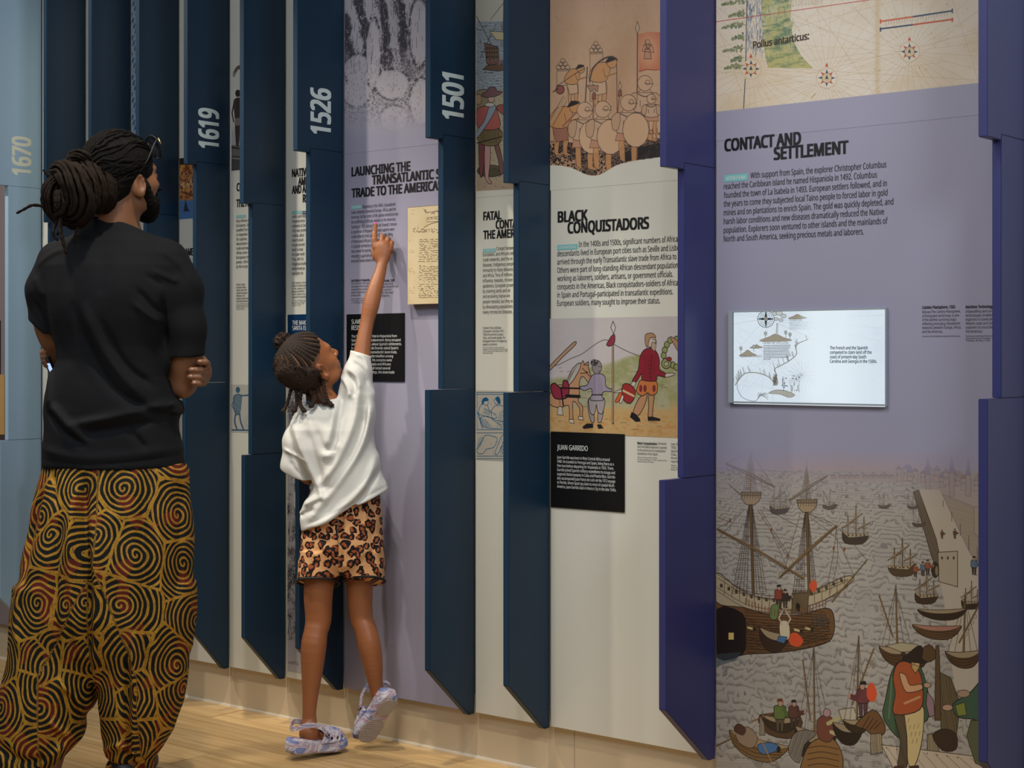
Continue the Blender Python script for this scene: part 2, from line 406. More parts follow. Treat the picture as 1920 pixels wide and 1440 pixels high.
# BLACK CONQUISTADORS
head_lines(P[8], [('BLACK', 1045.6, 416.8, 1102, 19.5), ('CONQUISTADORS', 1064, 437.5, 1217, 20.3)])
chip(P[8], 1045, 459.5, 1083, 469.5)
wall_para('paragraph', ['In the 1400s and 1500s, significant numbers of African', 'descendants lived in European port cities such as Seville and Lisbon', 'arrived through the early Transatlantic slave trade from Africa to',
    'Others were part of long-standing African descendant populations', 'working as laborers, soldiers, artisans, or government officials.', 'conquests in the Americas, Black conquistadors\u2013soldiers of African',
    'in Spain and Portugal\u2013participated in transatlantic expeditions.', 'European soldiers, many sought to improve their status.'],
    1044.8, 465.4, 15.45, 10.2, (7, 1237.5), m_grey, P[8], .014, first_x=1085, res=2)
wall_para('caption_title', ['Black Conquistadors'], 1195, 832.8, 6.5, 4.6, (0, 1232), m_grey, P[8], .03)
wall_para('caption', ['Enslaved'], 1234, 833.6, 6.5, 4.6, (0, 1249), m_grey, P[8])
wall_para('caption', ['and free Black explorers traveled', 'to the Americas on transatlantic', 'expeditions from Spain.'], 1195, 839.3, 6.5, 4.6, (0, 1249.5), m_grey, P[8])
wall_para('caption', ['Above: arriving in Mexico, from', 'the Codex Azcatitlan, ca. 1530. Courtesy of the', 'National Library of France.'], 1195, 858.2, 4, 2.7, (1, 1250), m_grey, P[8])
wall_para('caption', ['Juan G', '1502)', 'Spanish', 'Cuba,', 'He set', 'reported'], 1258, 834.5, 6.5, 4.6, (5, 1274), m_grey, P[8])
wall_para('caption', ['Above:', 'Juan Ga', 'Diego D'], 1258, 873.5, 4, 2.7, (2, 1270), m_grey, P[8])
# LAUNCHING
head_lines(P[6], [('LAUNCHING THE', 659, 330.5, 769.5, 16.3), ('TRANSATLANTIC SLAVE', 697, 346, 862, 16.5), ('TRADE TO THE AMERICAS', 659, 370.5, 829, 16.3)])
chip(P[6], 658.5, 386, 678, 392.5)
wall_para('paragraph', ['Beginning in the 1400s, transatlantic', 'trade networks connected Europe, Africa, and the', 'Americas. At the center of this global enterprise was', 'the trafficking of African captives to the Americas.',
    "Starting in 1501, during Nicola de Ovando's tenure", 'as governor of Hispaniola, African captives were', 'traded directly from Spain and Portugal. Many', 'of these early Africans had been transported',
    'to Spanish territories in the Caribbean before', 'they mined for precious metals and worked on', 'emerging sugarcane plantations alongside', 'enslaved Native Americans.'],
    658.5, 392.2, 9.1, 6.0, (2, 746.5), m_grey, P[6], .004, first_x=680)
wall_para('caption_title', ['Early Slavery in Hispaniola'], 658.5, 528, 5.5, 4.2, (0, 693), m_grey, P[6], .03)
wall_para('caption', ['In the 1500s and 1600s, Spanish', 'slaveholders often forced both', 'enslaved Africans and Indigenous', 'people in Hispaniola to mine', 'precious metals.'], 658.5, 533.6, 5.5, 3.9, (2, 697), m_grey, P[6])
wall_para('caption', ['Above: Spanish colonists mining', 'engraving by Theodor de Bry', 'ca. 1595, British Library'], 658.5, 561.5, 3.8, 2.4, (1, 692), m_grey, P[6])
wall_para('caption_title', ['The Slave Trade, 1501'], 703, 529, 5.5, 4.2, (0, 739.5), m_grey, P[6], .03)
wall_para('caption', ['Arriving from Spain and its', 'colonies, traders shipped Africans', 'to Española, as decreed', 'in letters that "Black slaves"', 'be sent to Hispaniola.'], 703, 534.6, 5.5, 3.9, (1, 746), m_grey, P[6])
def plaque(lbl, x0, y0, x1, y1, m, cat='plaque', th=.004):
    yw = WALL-th; a = on_wall(x0, y1, yw); b = on_wall(x0, y0, yw); X1 = on_wall(x1, y0, yw).x
    t = thing('text_plaque', ((a.x+X1)/2, WALL, a.z), lbl, cat, 'dark text plaques on the panels')
    box('plaque_board', (a.x, yw, a.z), (X1, WALL-.0002, b.z), m, t, .0006)
    return t
t = plaque('black plaque headed SLAVERY RESISTANCE behind the raised arm', 649.5, 589.5, 758, 714, m_black); yp = WALL-.004-.0005
V, Fc = merge([wall_line('SLAVERY AND', 659, 607.5, 699, 8.3, .012, yp), wall_line('RESISTANCE', 659, 618.7, 695, 8.3, .012, yp)]); mk('lettering', V, Fc, m_white, t)
wall_para('lettering', ['The first Africans arrive in Hispaniola from', 'Spain in 1501 for enslavement. Many escaped', 'and formed camps about Spanish settlements.', "In 1503, Governor de Ovando asked Spain's", 'rulers to stop the transatlantic slave trade,',
    'fearing it would incite rebellion among', 'the Taino. By 1519, his concerns were', 'real. Indigenous people and Africans', 'launched a revolt that lasted several', 'years. Despite uprisings, the slave trade', 'continued.'],
    659, 633, 7.4, 4.9, (0, 744), m_white, t, 0, yp)
t = plaque('black plaque headed JUAN GARRIDO', 1032.3, 809, 1170.3, 950.5, m_black)
V, Fc = wall_line('JUAN GARRIDO', 1044.5, 843, 1102, 9.4, .012, yp); mk('lettering', V, Fc, m_white, t)
wall_para('lettering', ['Juan Garrido was born in West Central Africa around', '1480. He traveled to Portugal and Spain, living there as a', 'free man before departing for Hispaniola in 1503. There,', 'Garrido joined Spanish military expeditions to occupy and',
    'suppress Native peoples in Cuba and Puerto Rico. Garrido', 'also accompanied Juan Ponce de Le\u00f3n on his 1513 voyage', 'to Florida, where Spain lay claim to most of coastal North', 'America. Juan Garrido died in Mexico City in the late 1540s.'],
    1044.5, 859.6, 7.83, 5.4, (1, 1150.8), m_white, t, 0, yp)
t = plaque('navy plaque headed THE MAKING OF SANTA ELENA above the child', 539, 590, 600, 705, m_blue)
V, Fc = merge([wall_line('THE MAKING OF', 548, 609.3, 594, 8.2, .012, yp), wall_line('SANTA ELENA', 548, 619.3, 587, 8.2, .012, yp)]); mk('lettering', V, Fc, m_white, t)
# FATAL
head_lines(P[7], [('FATAL', 906, 413, 940.3, 15.2), ('CONTACT IN', 929.3, 428.8, 998, 15.2), ('THE AMERICAS', 906, 448.2, 991, 15.2)])
chip(P[7], 905.5, 467, 929.7, 474)
wall_para('paragraph', ['Contact between', 'Europeans, and Africans led', 'trade networks, and the ex', 'diseases. Indigenous people', 'immunity to many diseases', 'and Africa. Tens of millions', 'influenza, measles, chicken', 'epidemics. European powers',
    'by claiming lands and att', 'and enslaving Native Am', 'people resisted, but they w', 'by devastating populations', 'newly introduced diseases.'], 905.3, 470.8, 9.8, 6.5, (1, 962.5), m_grey, P[7], .004, first_x=931)
wall_para('caption', ['Contact in the Caribbean,', 'Christopher Columbus (1451-', '1506) encountered Lucayan,', 'Taino, and Arawak people. He', 'kidnapped dozens of Indigenous', 'people as prisoners.'], 905.3, 616.9, 6.15, 4.4, (4, 950.5), m_grey, P[7], .002)
wall_para('caption', ['Above: Christopher Columbus landing on', 'Hispaniola and being greeted by Arawak people', 'in 1492, engraving by Theodor de Bry, ca. 1590,', 'Bridgeman Images.'], 905.3, 652.8, 3.4, 2.5, (2, 951.5), m_grey, P[7])
# NATIVE
head_lines(P[5], [('NATIVE', 547.3, 331.9, 579, 14.3), ('AMERICANS', 559, 347.4, 607, 14.3), ('AND AFRICANS', 547.3, 363.4, 606, 14.3), ('RESIST', 567.5, 379.2, 597, 14.3)])
chip(P[5], 547.3, 396.3, 565.6, 402); chip(P[5], 567, 396, 577, 402, 'UNITED', m_blue)
wall_para('paragraph', ['', 'settlers and Indigenous', 'frequently tense', 'settlement at San', '1526, near present', 'Carolina, about', 'them to attack', 'Africans burned', 'leader in what', 'first slave revolt', 'Elena, after Go', 'Indigenous leaders', 'Native American', 'evacuation for'],
    547.3, 400.2, 8.87, 5.8, (4, 575), m_grey, P[5], .004)
wall_para('caption', ['Early Explorers. French', 'arrived in what became', 'in 1564. Jacques Le M', 'Morgues joined this', 'French colony. His pa', 'inspired the engraving'], 547.3, 532.4, 5.3, 3.9, (5, 574), m_grey, P[5], .002)
wall_para('caption', ['The king of Florida receiving', 'by Jacques Le Moyne de', 'Theodor de Bry, 1591', 'the John Carter'], 547.3, 564.4, 3.2, 2.3, (1, 573), m_grey, P[5])
# bay 4
head_lines(P[4], [('CONNECTING', 443.5, 358, 500, 14)]); head_lines(P[4], [('THE ATLANTIC', 443, 388.4, 499, 14)])
chip(P[4], 443, 403.8, 461, 409.3)
wall_para('paragraph', ['', 'King Afonso req', 'Europeans. In', 'repelled Europ', 'to negotiate f', 'for captives.', 'devastation of', 'trade and wide', 'While some Af', 'Europeans to', 'power, others', 'by the surge'], 443, 408.6, 8.55, 5.5, (3, 468), m_grey, P[4], .004)
wall_para('caption', ['Atlantic Creoles', 'European traders', 'Atlantic coast after', 'multiple languages,', 'influences, and', 'leading to generations', 'multicultural Atlantic'], 443, 535.5, 5.2, 3.7, (5, 467), m_grey, P[4], .002)
wall_para('caption', ['African Merchant trading', 'painted engraving from', 'Western Africa, ca. 17', 'Science Library'], 443, 571, 3.2, 2.3, (1, 467), m_grey, P[4])
# bay 3
head_lines(P[3], [('JAMESTOWN', 344, 479.5, 389, 13)])
rect('topic_chip', 344.5, 496, 362, 500, m_teal, P[3])
# ---------------------------------------------------------------- things fixed to the panels
m_dark = mat('dark_sign', (28, 34, 48), .4); m_wood = mat('pale_wood_edge', (198, 158, 96), .5, var=.05, vscale=30)
x0 = on_wall(-40, 669).x; x1 = on_wall(6.5, 669).x
a = on_wall(-20, 600).z; b = on_wall(-20, 700).z
t = thing('wall_sign', (x0, WALL-.002, b), 'dark slab sign on the mauve panel at the left edge', 'sign')
box('sign_board', (x0, WALL-.004, on_wall(0, 701).z), (on_wall(1.5, 669).x, WALL-.0002, on_wall(0, 601).z), m_dark, t, .0005)
t = thing('display_case', (x0, WALL-.02, on_wall(0, 815).z), 'lit wooden document box on the mauve panel at the left edge', 'display case')
box('case_body', (x0, WALL-.035, on_wall(0, 815, WALL-.035).z), (on_wall(8, 669, WALL-.035).x, WALL-.0002, on_wall(0, 703).z), m_wood, t, .001)
# ---------------------------------------------------------------- small painter for the flat prints
def vnoise(h, w, cx, cy, seed, octaves=4):
    """smooth value noise, cx/cy = cells across the first octave"""
    r = np.random.RandomState(seed); out = np.zeros((h, w)); amp = 1; tot = 0
    for o in range(octaves):
        gx, gy = int(cx*2**o)+2, int(cy*2**o)+2
        g = r.rand(gy+1, gx+1)
        ys = np.linspace(0, gy-1, h); xs = np.linspace(0, gx-1, w)
        yi = ys.astype(int); xi = xs.astype(int); fy = (ys-yi)[:, None]; fx = (xs-xi)[None]
        fy = fy*fy*(3-2*fy); fx = fx*fx*(3-2*fx)
        a = g[yi][:, xi]; b = g[yi][:, xi+1]; c = g[yi+1][:, xi]; d = g[yi+1][:, xi+1]
        out += amp*((a*(1-fx)+b*fx)*(1-fy)+(c*(1-fx)+d*fx)*fy); tot += amp; amp *= .55
    return out/tot
class Canvas:
    """raster in wall metres; everything is drawn in photo pixel coordinates mapped onto the wall plane"""
    def __init__(s, x0, y0, x1, y1, col, S=1300, yw=None, alpha=1.0):
        s.yw = WALL-SURF*.8 if yw is None else yw
        a = on_wall(x0, 669, s.yw); b = on_wall(x1, 669, s.yw)
        tops = [on_wall(x, y0, s.yw).z for x in (x0, x1)]; bots = [on_wall(x, y1, s.yw).z for x in (x0, x1)]
        s.X0, s.X1 = a.x, b.x; s.Z1, s.Z0 = max(tops), min(bots)
        s.S = S; s.w = int((s.X1-s.X0)*S); s.h = int((s.Z1-s.Z0)*S)
        s.img = np.ones((s.h, s.w, 4), np.float32); s.img[..., :3] = np.array(col)/255.; s.img[..., 3] = alpha
        s.k = S*(on_wall(x0, 668, s.yw)-on_wall(x0, 669, s.yw)).z
        s.rnd = random.Random(7)
    def p(s, q):
        v = on_wall(q[0], q[1], s.yw); return ((v.x-s.X0)*s.S, (s.Z1-v.z)*s.S)
    def _bb(s, pts, m):
        xs = [p[0] for p in pts]; ys = [p[1] for p in pts]
        return max(0, int(min(xs)-m)), max(0, int(min(ys)-m)), min(s.w, int(max(xs)+m)+2), min(s.h, int(max(ys)+m)+2)
    def _mix(s, bb, m, col, al=1):
        x0, y0, x1, y1 = bb; m = (m*al)[..., None]
        reg = s.img[y0:y1, x0:x1]; reg[..., :3] = reg[..., :3]*(1-m)+np.array(col, np.float32)/255.*m
        reg[..., 3] = np.maximum(reg[..., 3], m[..., 0])
    def seg(s, a, b, wd, col, al=1, wd2=None):
        r0 = wd/2; r1 = (wd if wd2 is None else wd2)/2
        bb = s._bb((a, b), max(r0, r1)+1.5); x0, y0, x1, y1 = bb
        if x1 <= x0 or y1 <= y0: return
        Y, X = np.mgrid[y0:y1, x0:x1].astype(np.float32)
        dx, dy = b[0]-a[0], b[1]-a[1]; L = dx*dx+dy*dy+1e-9
        t = np.clip(((X-a[0])*dx+(Y-a[1])*dy)/L, 0, 1)
        d = np.hypot(X-a[0]-t*dx, Y-a[1]-t*dy); r = r0+(r1-r0)*t
        s._mix(bb, np.clip(r+.5-d, 0, 1)*np.minimum(1, np.maximum(r*2, .3)), col, al)
    def line(s, pts, wd, col, al=1, smooth=0, wd2=None):
        if smooth: pts = [tuple(q) for q in spline([(a, b, 0) for a, b in pts], smooth)[:, :2]]
        q = [s.p(t) for t in pts]; wd *= s.k; wd2 = wd if wd2 is None else wd2*s.k; n = len(q)-1
        for i in range(n):
            s.seg(q[i], q[i+1], wd+(wd2-wd)*i/n, col, al, wd+(wd2-wd)*(i+1)/n)
    def poly(s, pts, col, al=1, edge=None, ew=1, smooth=0):
        if smooth:
            P_ = np.array(pts); n = len(P_); P_ = np.vstack([P_[-1:], P_, P_[:2]])
            out = []
            for i in range(n):
                a, b, c, d = P_[i:i+4]
                for t in np.linspace(0, 1, smooth, endpoint=False):
                    out.append(tuple(.5*((2*b)+(-a+c)*t+(2*a-5*b+4*c-d)*t*t+(-a+3*b-3*c+d)*t**3)))
            pts = out
        q = [s.p(t) for t in pts]; bb = s._bb(q, 1); x0, y0, x1, y1 = bb
        if x1 <= x0 or y1 <= y0: return
        if col is not None:
            acc = np.zeros((y1-y0, x1-x0), np.float32)
            for oy in (.25, .75):
                for ox in (.25, .75):
                    X = np.arange(x0, x1)+ox; ins = np.zeros((y1-y0, x1-x0), bool)
                    Yr = np.arange(y0, y1)+oy
                    for i in range(len(q)):
                        ax, ay = q[i]; bx, by = q[(i+1) % len(q)]
                        if ay == by: continue
                        c = (ay > Yr) != (by > Yr)
                        if not c.any(): continue
                        xi = ax+(Yr-ay)*(bx-ax)/(by-ay)
                        ins[c] ^= X[None] < xi[c][:, None]
                    acc += ins
            s._mix(bb, acc/4, col, al)
        if edge is not None:
            for i in range(len(pts)): s.seg(q[i], q[(i+1) % len(q)], ew*s.k, edge)
    def dot(s, x, y, r, col, al=1, ry=None, edge=None, ew=.8):
        ry = r if ry is None else ry
        n = 14; s.poly([(x+r*math.cos(t*2*math.pi/n), y+ry*math.sin(t*2*math.pi/n)) for t in range(n)], col, al, edge, ew)
    def field(s):
        """photo-pixel x, y of every texel (for fields such as water)"""
        X = s.X0+(np.arange(s.w)+.5)/s.S; Z = s.Z1-(np.arange(s.h)+.5)/s.S
        cy, sy = math.cos(YAW), math.sin(YAW)
        cx = X*cy+s.yw*sy; cz = -X*sy+s.yw*cy
        px = 960+F*cx/cz; py = HZ-F*(Z[:, None]-CAMZ)/cz[None]
        return np.broadcast_to(px[None], (s.h, s.w)), py
    def tint(s, mask, col, al=1):
        m = (np.clip(mask, 0, 1)*al)[..., None]; s.img[..., :3] = s.img[..., :3]*(1-m)+np.array(col, np.float32)/255.*m
    def inpoly(s, pts):
        px, py = s.field(); ins = np.zeros(px.shape, bool)
        for i in range(len(pts)):
            ax, ay = pts[i]; bx, by = pts[(i+1) % len(pts)]
            if ay == by: continue
            c = (ay > py) != (by > py); ins ^= c & (px < ax+(py-ay)*(bx-ax)/(by-ay))
        return ins
    def hatch(s, pts, col, gap=3, ang=.8, wd=.6, al=.7, jit=.4):
        """strokes clipped to a polygon"""
        P_ = np.array(pts, float); c = P_.mean(0); R = np.abs(P_-c).max()*1.5
        d = np.array([math.cos(ang), math.sin(ang)]); n = np.array([-d[1], d[0]]); k = -R
        while k < R:
            o = c+n*k; ts = []
            for i in range(len(P_)):
                a = P_[i]; b = P_[(i+1) % len(P_)]; e = b-a
                den = d[0]*e[1]-d[1]*e[0]
                if abs(den) < 1e-9: continue
                t = ((a-o)[0]*e[1]-(a-o)[1]*e[0])/den; u = ((a-o)[0]*d[1]-(a-o)[1]*d[0])/den
                if 0 <= u <= 1: ts.append(t)
            ts.sort()
            for i in range(0, len(ts)-1, 2):
                a = o+d*ts[i]; b = o+d*ts[i+1]; s.line([tuple(a), tuple(b)], wd, col, al)
            k += gap*(1+s.rnd.uniform(-jit, jit))
    def emit(s, name, parent, rough=.3, emission=0, base=None, thick=False):
        im = bpy.data.images.new(name, s.w, s.h, alpha=True); im.colorspace_settings.name = 'sRGB'
        im.alpha_mode = 'STRAIGHT' if hasattr(im, 'alpha_mode') else im.alpha_mode
        im.pixels.foreach_set(np.clip(s.img[::-1], 0, 1).astype(np.float32).ravel()); im.pack()
        m = bpy.data.materials.new(name+'_print'); m.use_nodes = True; nt = m.node_tree; b = nt.nodes['Principled BSDF']
        tx = nt.nodes.new('ShaderNodeTexImage'); tx.image = im; tx.extension = 'EXTEND'
        uv = nt.nodes.new('ShaderNodeUVMap'); nt.links.new(uv.outputs[0], tx.inputs[0])
        src = tx.outputs[0]
        if base is not None:
            mx = nt.nodes.new('ShaderNodeMix'); mx.data_type = 'RGBA'; nt.links.new(tx.outputs[1], mx.inputs[0])
            mx.inputs[6].default_value = rgb(*base)+(1,); nt.links.new(src, mx.inputs[7]); src = mx.outputs[2]
        nt.links.new(src, b.inputs['Base Color']); b.inputs['Roughness'].default_value = rough
        if emission:
            nt.links.new(src, b.inputs['Emission Color']); b.inputs['Emission Strength'].default_value = emission
            b.inputs['Base Color'].default_value = (0.02, .02, .02, 1)
            for l in list(nt.links):
                if l.to_socket == b.inputs['Base Color']: nt.links.remove(l)
        o = mk(name, [(s.X0, s.yw, s.Z0), (s.X1, s.yw, s.Z0), (s.X1, s.yw, s.Z1), (s.X0, s.yw, s.Z1)], [(0, 1, 2, 3)], m, parent)
        quat_uv(o, [(0, 0), (1, 0), (1, 1), (0, 1)]); return o
BR = (52, 40, 28); INK = (30, 27, 25)
# ---------------------------------------------------------------- old chart at the top of the right panel (a generic one)
def paper(c, cols, seed=1, amt=.5):
    n = vnoise(c.h, c.w, 5, 4, seed, 6); c.tint((n-.5)*2.2, cols[0], amt); c.tint((.5-n)*2.2, cols[1], amt)
    n = vnoise(c.h, c.w, 60, 60, seed+1, 3); c.tint((n-.62)*3, cols[0], .35)
ch = Canvas(1343, -30, 1900, 209, (214, 202, 182))
px, py = ch.field(); paper(ch, [(196, 168, 124), (226, 220, 212)], 3, .6)
edge = 209.5-(px-1343)*.1102
lane = np.exp(-((px-1645)/5.)**2); ch.tint(lane, (186, 150, 92), .35)
n1 = vnoise(ch.h, ch.w, 30, 60, 11, 4); n2 = vnoise(ch.h, ch.w, 60, 16, 12, 4)
green = ch.inpoly([(1425, -40), (1482, -40), (1484, 20), (1480, 35), (1487, 42), (1484, 56), (1490, 82), (1502, 104), (1524, 128), (1440, 127), (1434, 100), (1430, 60)])
ch.tint(green*(.35+n2), (150, 152, 78), .7); ch.tint(green*np.clip((n1-.45)*4, 0, 1), (70, 108, 82), .75)
ch.tint(green*np.clip((py-70)/60, 0, 1), (190, 176, 100), .35)
for q in range(120):
    x = ch.rnd.uniform(1434, 1486); y = ch.rnd.uniform(-20, 110); ch.line([(x, y), (x+ch.rnd.uniform(-3, 5), y+ch.rnd.uniform(8, 18))], .8, ch.rnd.choice([(84, 118, 88), (178, 176, 96), (70, 100, 92)]), .5)
for x0_, x1_ in ((1401, 1413), (1414, 1430)):
    for q in range(90):
        x = ch.rnd.uniform(x0_, x1_); y = ch.rnd.uniform(-20, 98); ch.line([(x, y), (x+ch.rnd.uniform(-2, 2), y+ch.rnd.uniform(4, 12))], 1.4, ch.rnd.choice([(56, 84, 128), (96, 116, 140), (70, 92, 118), (150, 158, 160)]), .55)
def sprig(c, x, y, L, seed):
    r = random.Random(seed); c.line([(x, y), (x-L*.5, y+2), (x-L, y+7)], .9, (58, 66, 62), .8, smooth=6)
    for i in range(46):
        t = r.uniform(.12, 1.05); hw = 11*(1.1-t)*r.uniform(-.5, 1)
        c.dot(x-L*t, y+7*t*t+hw*.8-1, r.uniform(1.2, 2.3), r.choice([(108, 124, 92), (132, 138, 92), (84, 104, 84), (146, 148, 110)]), .8, r.uniform(1.6, 3))
for i, (y, L, x) in enumerate([(2, 44, 1400), (24, 30, 1398), (46, 44, 1398), (67, 24, 1397), (90, 38, 1396), (108, 22, 1394), (122, 36, 1396)]): sprig(ch, x, y, L, i)
def rose(c, x, y, R=11):
    for k in range(32):
        a = k*math.pi/16+.06; L = 60+90*((k*7) % 5)/4; c.line([(x+R*1.6*math.cos(a), y+R*1.6*math.sin(a)), (x+L*2.2*math.cos(a), y+L*2.2*math.sin(a))], .6, (172, 140, 96), .45)
    for i in range(36):
        a = i*math.pi/18; c.line([(x+R*1.75*math.cos(a), y+R*1.75*math.sin(a)), (x+R*1.75*math.cos(a+.17), y+R*1.75*math.sin(a+.17))], .7, (176, 146, 100), .7)
    for k in range(8):
        a = k*math.pi/4-math.pi/2; col = (40, 62, 92) if k % 2 == 0 else (190, 72, 50); r1 = R*1.5
        c.poly([(x+r1*math.cos(a), y+r1*math.sin(a)), (x+R*.85*math.cos(a+.3), y+R*.85*math.sin(a+.3)), (x+R*.75*math.cos(a-.3), y+R*.75*math.sin(a-.3))], col, .9)
    c.dot(x, y, R*.85, (206, 184, 148), 1, None, (120, 90, 60), .8); c.poly([(x-3, y+2), (x, y-6), (x+3, y+2)], (40, 56, 84), .9)
    c.poly([(x-3, y-R*1.9), (x, y-R*2.6), (x+3, y-R*1.9)], (190, 66, 46), .9)
for a in ((1408, 129), (1550, 146), (1705, 97)): rose(ch, *a)
for a in (((1343, 12), (1500, 120)), ((1343, 90), (1833, -40)), ((1500, -30), (1640, 180)), ((1343, 180), (1833, 60)), ((1560, -30), (1740, 160)), ((1833, 20), (1600, 200)), ((1780, -20), (1833, 150)), ((1343, 40), (1400, 200)), ((1480, 24), (1720, 140)), ((1470, 128), (1833, 150))):
    ch.line(a, .6, (166, 132, 90), .5)
ch.line([(1343, 40.5), (1640, -2)], 1.3, (176, 66, 52), .9); ch.line([(1401, -30), (1398, 114)], 1.6, (36, 48, 76), .95); ch.line([(1397, 148), (1394, 204)], 1.6, (36, 56, 84), .95)
ch.line([(1650, 40), (1712, 31)], 2.6, (196, 92, 50)); ch.line([(1712, 31), (1785, 20)], 2.6, (50, 66, 88)); ch.line([(1650, 54), (1712, 46)], 2.6, (50, 66, 88)); ch.line([(1712, 46), (1786, 36)], 2.6, (190, 76, 46))
for k in range(24): ch.line([(1661+k*5, 46-k*.72), (1661+k*5, 40-k*.72)], .6, (110, 80, 60), .6)
for y, c_ in ((39, (196, 92, 50)), (54, (50, 66, 88))): ch.line([(1650.5, y-2), (1650.5, y+4)], 2.6, c_)
for y, c_ in ((19, (50, 66, 88)), (36, (190, 76, 46))): ch.line([(1785, y-2), (1785, y+4)], 2.6, c_)
for k in range(9):
    for q in range(10): ch.line([(1484+q*6, 2+k*1.9-q*.5-6), (1488+q*6, 2+k*1.9-q*.5-6)], .5, (120, 96, 66), .5)
for k in range(60): ch.dot(ch.rnd.uniform(1345, 1830), ch.rnd.uniform(0, 190), ch.rnd.uniform(.5, 1.6), (150, 104, 60), ch.rnd.uniform(.2, .6))
ch.line([(1775, 165), (1765, 176)], 2, (170, 130, 90), .5); ch.line([(1528, 176), (1522, 182)], 3, (176, 142, 94), .6)
ch.img[..., 3] = np.clip((edge-py)*1.2+.5, 0, 1)
ch.emit('old_chart', P[9], .35, base=(156, 154, 174))
# blackletter inscription on the chart, drawn as pen strokes in a print of its own
V, Fc = wall_line('Pollus antarticus:', 1412, 91, 1517, 13, .03, WALL-SURF*1.6, 2)
V = np.array(V); t_ = (V[:, 0]-V[:, 0].min())/(V[:, 0].max()-V[:, 0].min()); V[:, 2] += t_*.004
mk('chart_inscription', V, Fc, mat('sepia_ink', (66, 46, 34), .5), P[9])

# ---------------------------------------------------------------- engraved harbour scene (generic) at the foot of the right panel
hb = Canvas(1343, 800, 1900, 1450, (172, 166, 154))
px, py = hb.field(); rn = random.Random(21)
# water: wavy engraved lines that widen toward the foot
n = vnoise(hb.h, hb.w, 9, 7, 2, 4); n2 = vnoise(hb.h, hb.w, 60, 60, 5, 3); nn = vnoise(hb.h, hb.w, 120, 160, 9, 2)
persp = np.sqrt(np.clip((py-868)/560, 0, 1)); ph = persp*34
wv = np.sin(px/(8+16*persp)+n*26)*.22
saw = (ph*1.6+wv*1.6+n*3.2) % 1
lines = np.clip((saw-.62)*3.2, 0, 1)*(n2 > .36); fine = (np.sin((py*2.3+wv*30+n*90)) > .35)*(nn > .5)*np.clip((saw-.35)*2, 0, 1)
hb.tint(lines, (112, 104, 98), .62); hb.tint(fine.astype(float), (92, 86, 82), .5)
hb.tint(np.clip((n-.55)*3, 0, 1), (150, 142, 136), .5)
# sky with fading sun rays
ang = np.arctan2(py-835, (px-1600)*.9); rays = (np.sin(ang*150) > .2)*np.clip(1-np.abs(px-1590)/190, 0, 1)
sky = (py < 882+np.sin(px/40.)).astype(float)
hb.tint(sky, (168, 158, 172), 1); hb.tint(sky*np.clip(1-np.hypot((px-1590)/210, (py-885)/70), 0, 1)*1.4, (190, 160, 138), .8); hb.tint(sky*rays*(np.hypot(px-1600, (py-835)*2) > 34), (150, 124, 112), .45)
FAR = (118, 110, 112)
hb.line([(1343, 878), (1480, 884), (1560, 890)], 1, FAR, .6)
# far shore and town
hb.poly([(1555, 893), (1600, 886), (1680, 880), (1760, 886), (1850, 880), (1850, 1010), (1720, 905), (1690, 905), (1600, 903)], (168, 154, 142), .9)
def house(c, x, y, w_, h, roof, col, rc, ec=FAR):
    c.poly([(x, y), (x, y-h), (x+w_, y-h), (x+w_, y)], col, 1, ec, .7); c.poly([(x-1, y-h), (x+w_/2, y-h-roof), (x+w_+1, y-h)], rc, 1, ec, .7)
    for k in range(max(1, int(w_/5))):
        c.poly([(x+2+k*5, y-h*.7), (x+2+k*5, y-h*.45), (x+3.4+k*5, y-h*.45), (x+3.4+k*5, y-h*.7)], (92, 84, 84), .8)
for k in range(26):
    x = 1560+k*11+rn.uniform(-3, 3); y = 892+max(0, (x-1690))*.1
    if x < 1670:
        if k % 2: hb.dot(x, y-5, 3, (110, 118, 140), .6, 2.5)
        house(hb, x, y+4, 8, 4, 3, (172, 156, 142), (150, 120, 108))
    else: house(hb, x, y+8+rn.uniform(-4, 8), rn.uniform(9, 15), rn.uniform(14, 26), rn.uniform(6, 14), (168, 152, 138), rn.choice([(150, 112, 98), (130, 128, 146), (156, 134, 118)]))
for x, h in ((1739, 74), (1784, 80), (1815, 72)):
    hb.poly([(x-5, 930), (x-4, 930-h*.55), (x+4, 930-h*.55), (x+5, 930)], (164, 148, 138), 1, FAR, .8); hb.poly([(x-5, 930-h*.55), (x, 930-h), (x+5, 930-h*.55)], (128, 122, 142), 1, FAR, .8)
# quay and street climbing to the town
hb.poly([(1722, 918), (1760, 918), (1850, 1060), (1850, 1310), (1790, 1290), (1770, 1130), (1752, 1020)], (188, 176, 156), 1)
hb.poly([(1712, 922), (1722, 918), (1755, 1010), (1764, 1055), (1760, 1080), (1745, 1040)], (120, 104, 84), 1, INK, .8)
hb.hatch([(1712, 922), (1722, 918), (1755, 1010), (1764, 1055), (1760, 1080), (1745, 1040)], INK, 2.2, 1.2, .6, .6)
hb.poly([(1766, 926), (1850, 960), (1850, 1090), (1815, 1030)], (164, 150, 130), 1, FAR, .8); hb.hatch([(1766, 926), (1850, 960), (1850, 1090), (1815, 1030)], (110, 98, 86), 3.4, .25, .5, .5)
for k in range(5): hb.line([(1768+k*16, 938+k*22), (1768+k*16, 950+k*27)], 1.2, (90, 78, 68), .8)
hb.poly([(1826, 950), (1850, 950), (1850, 1020), (1826, 1000)], (170, 152, 130), 1, FAR, .8)
hb.poly([(1758, 1035), (1795, 1033), (1795, 1100), (1760, 1090)], (176, 162, 138), 1, BR, 1)
for k in range(3): hb.dot(1766+k*11, 1046, 1.6, BR, .9, 3)
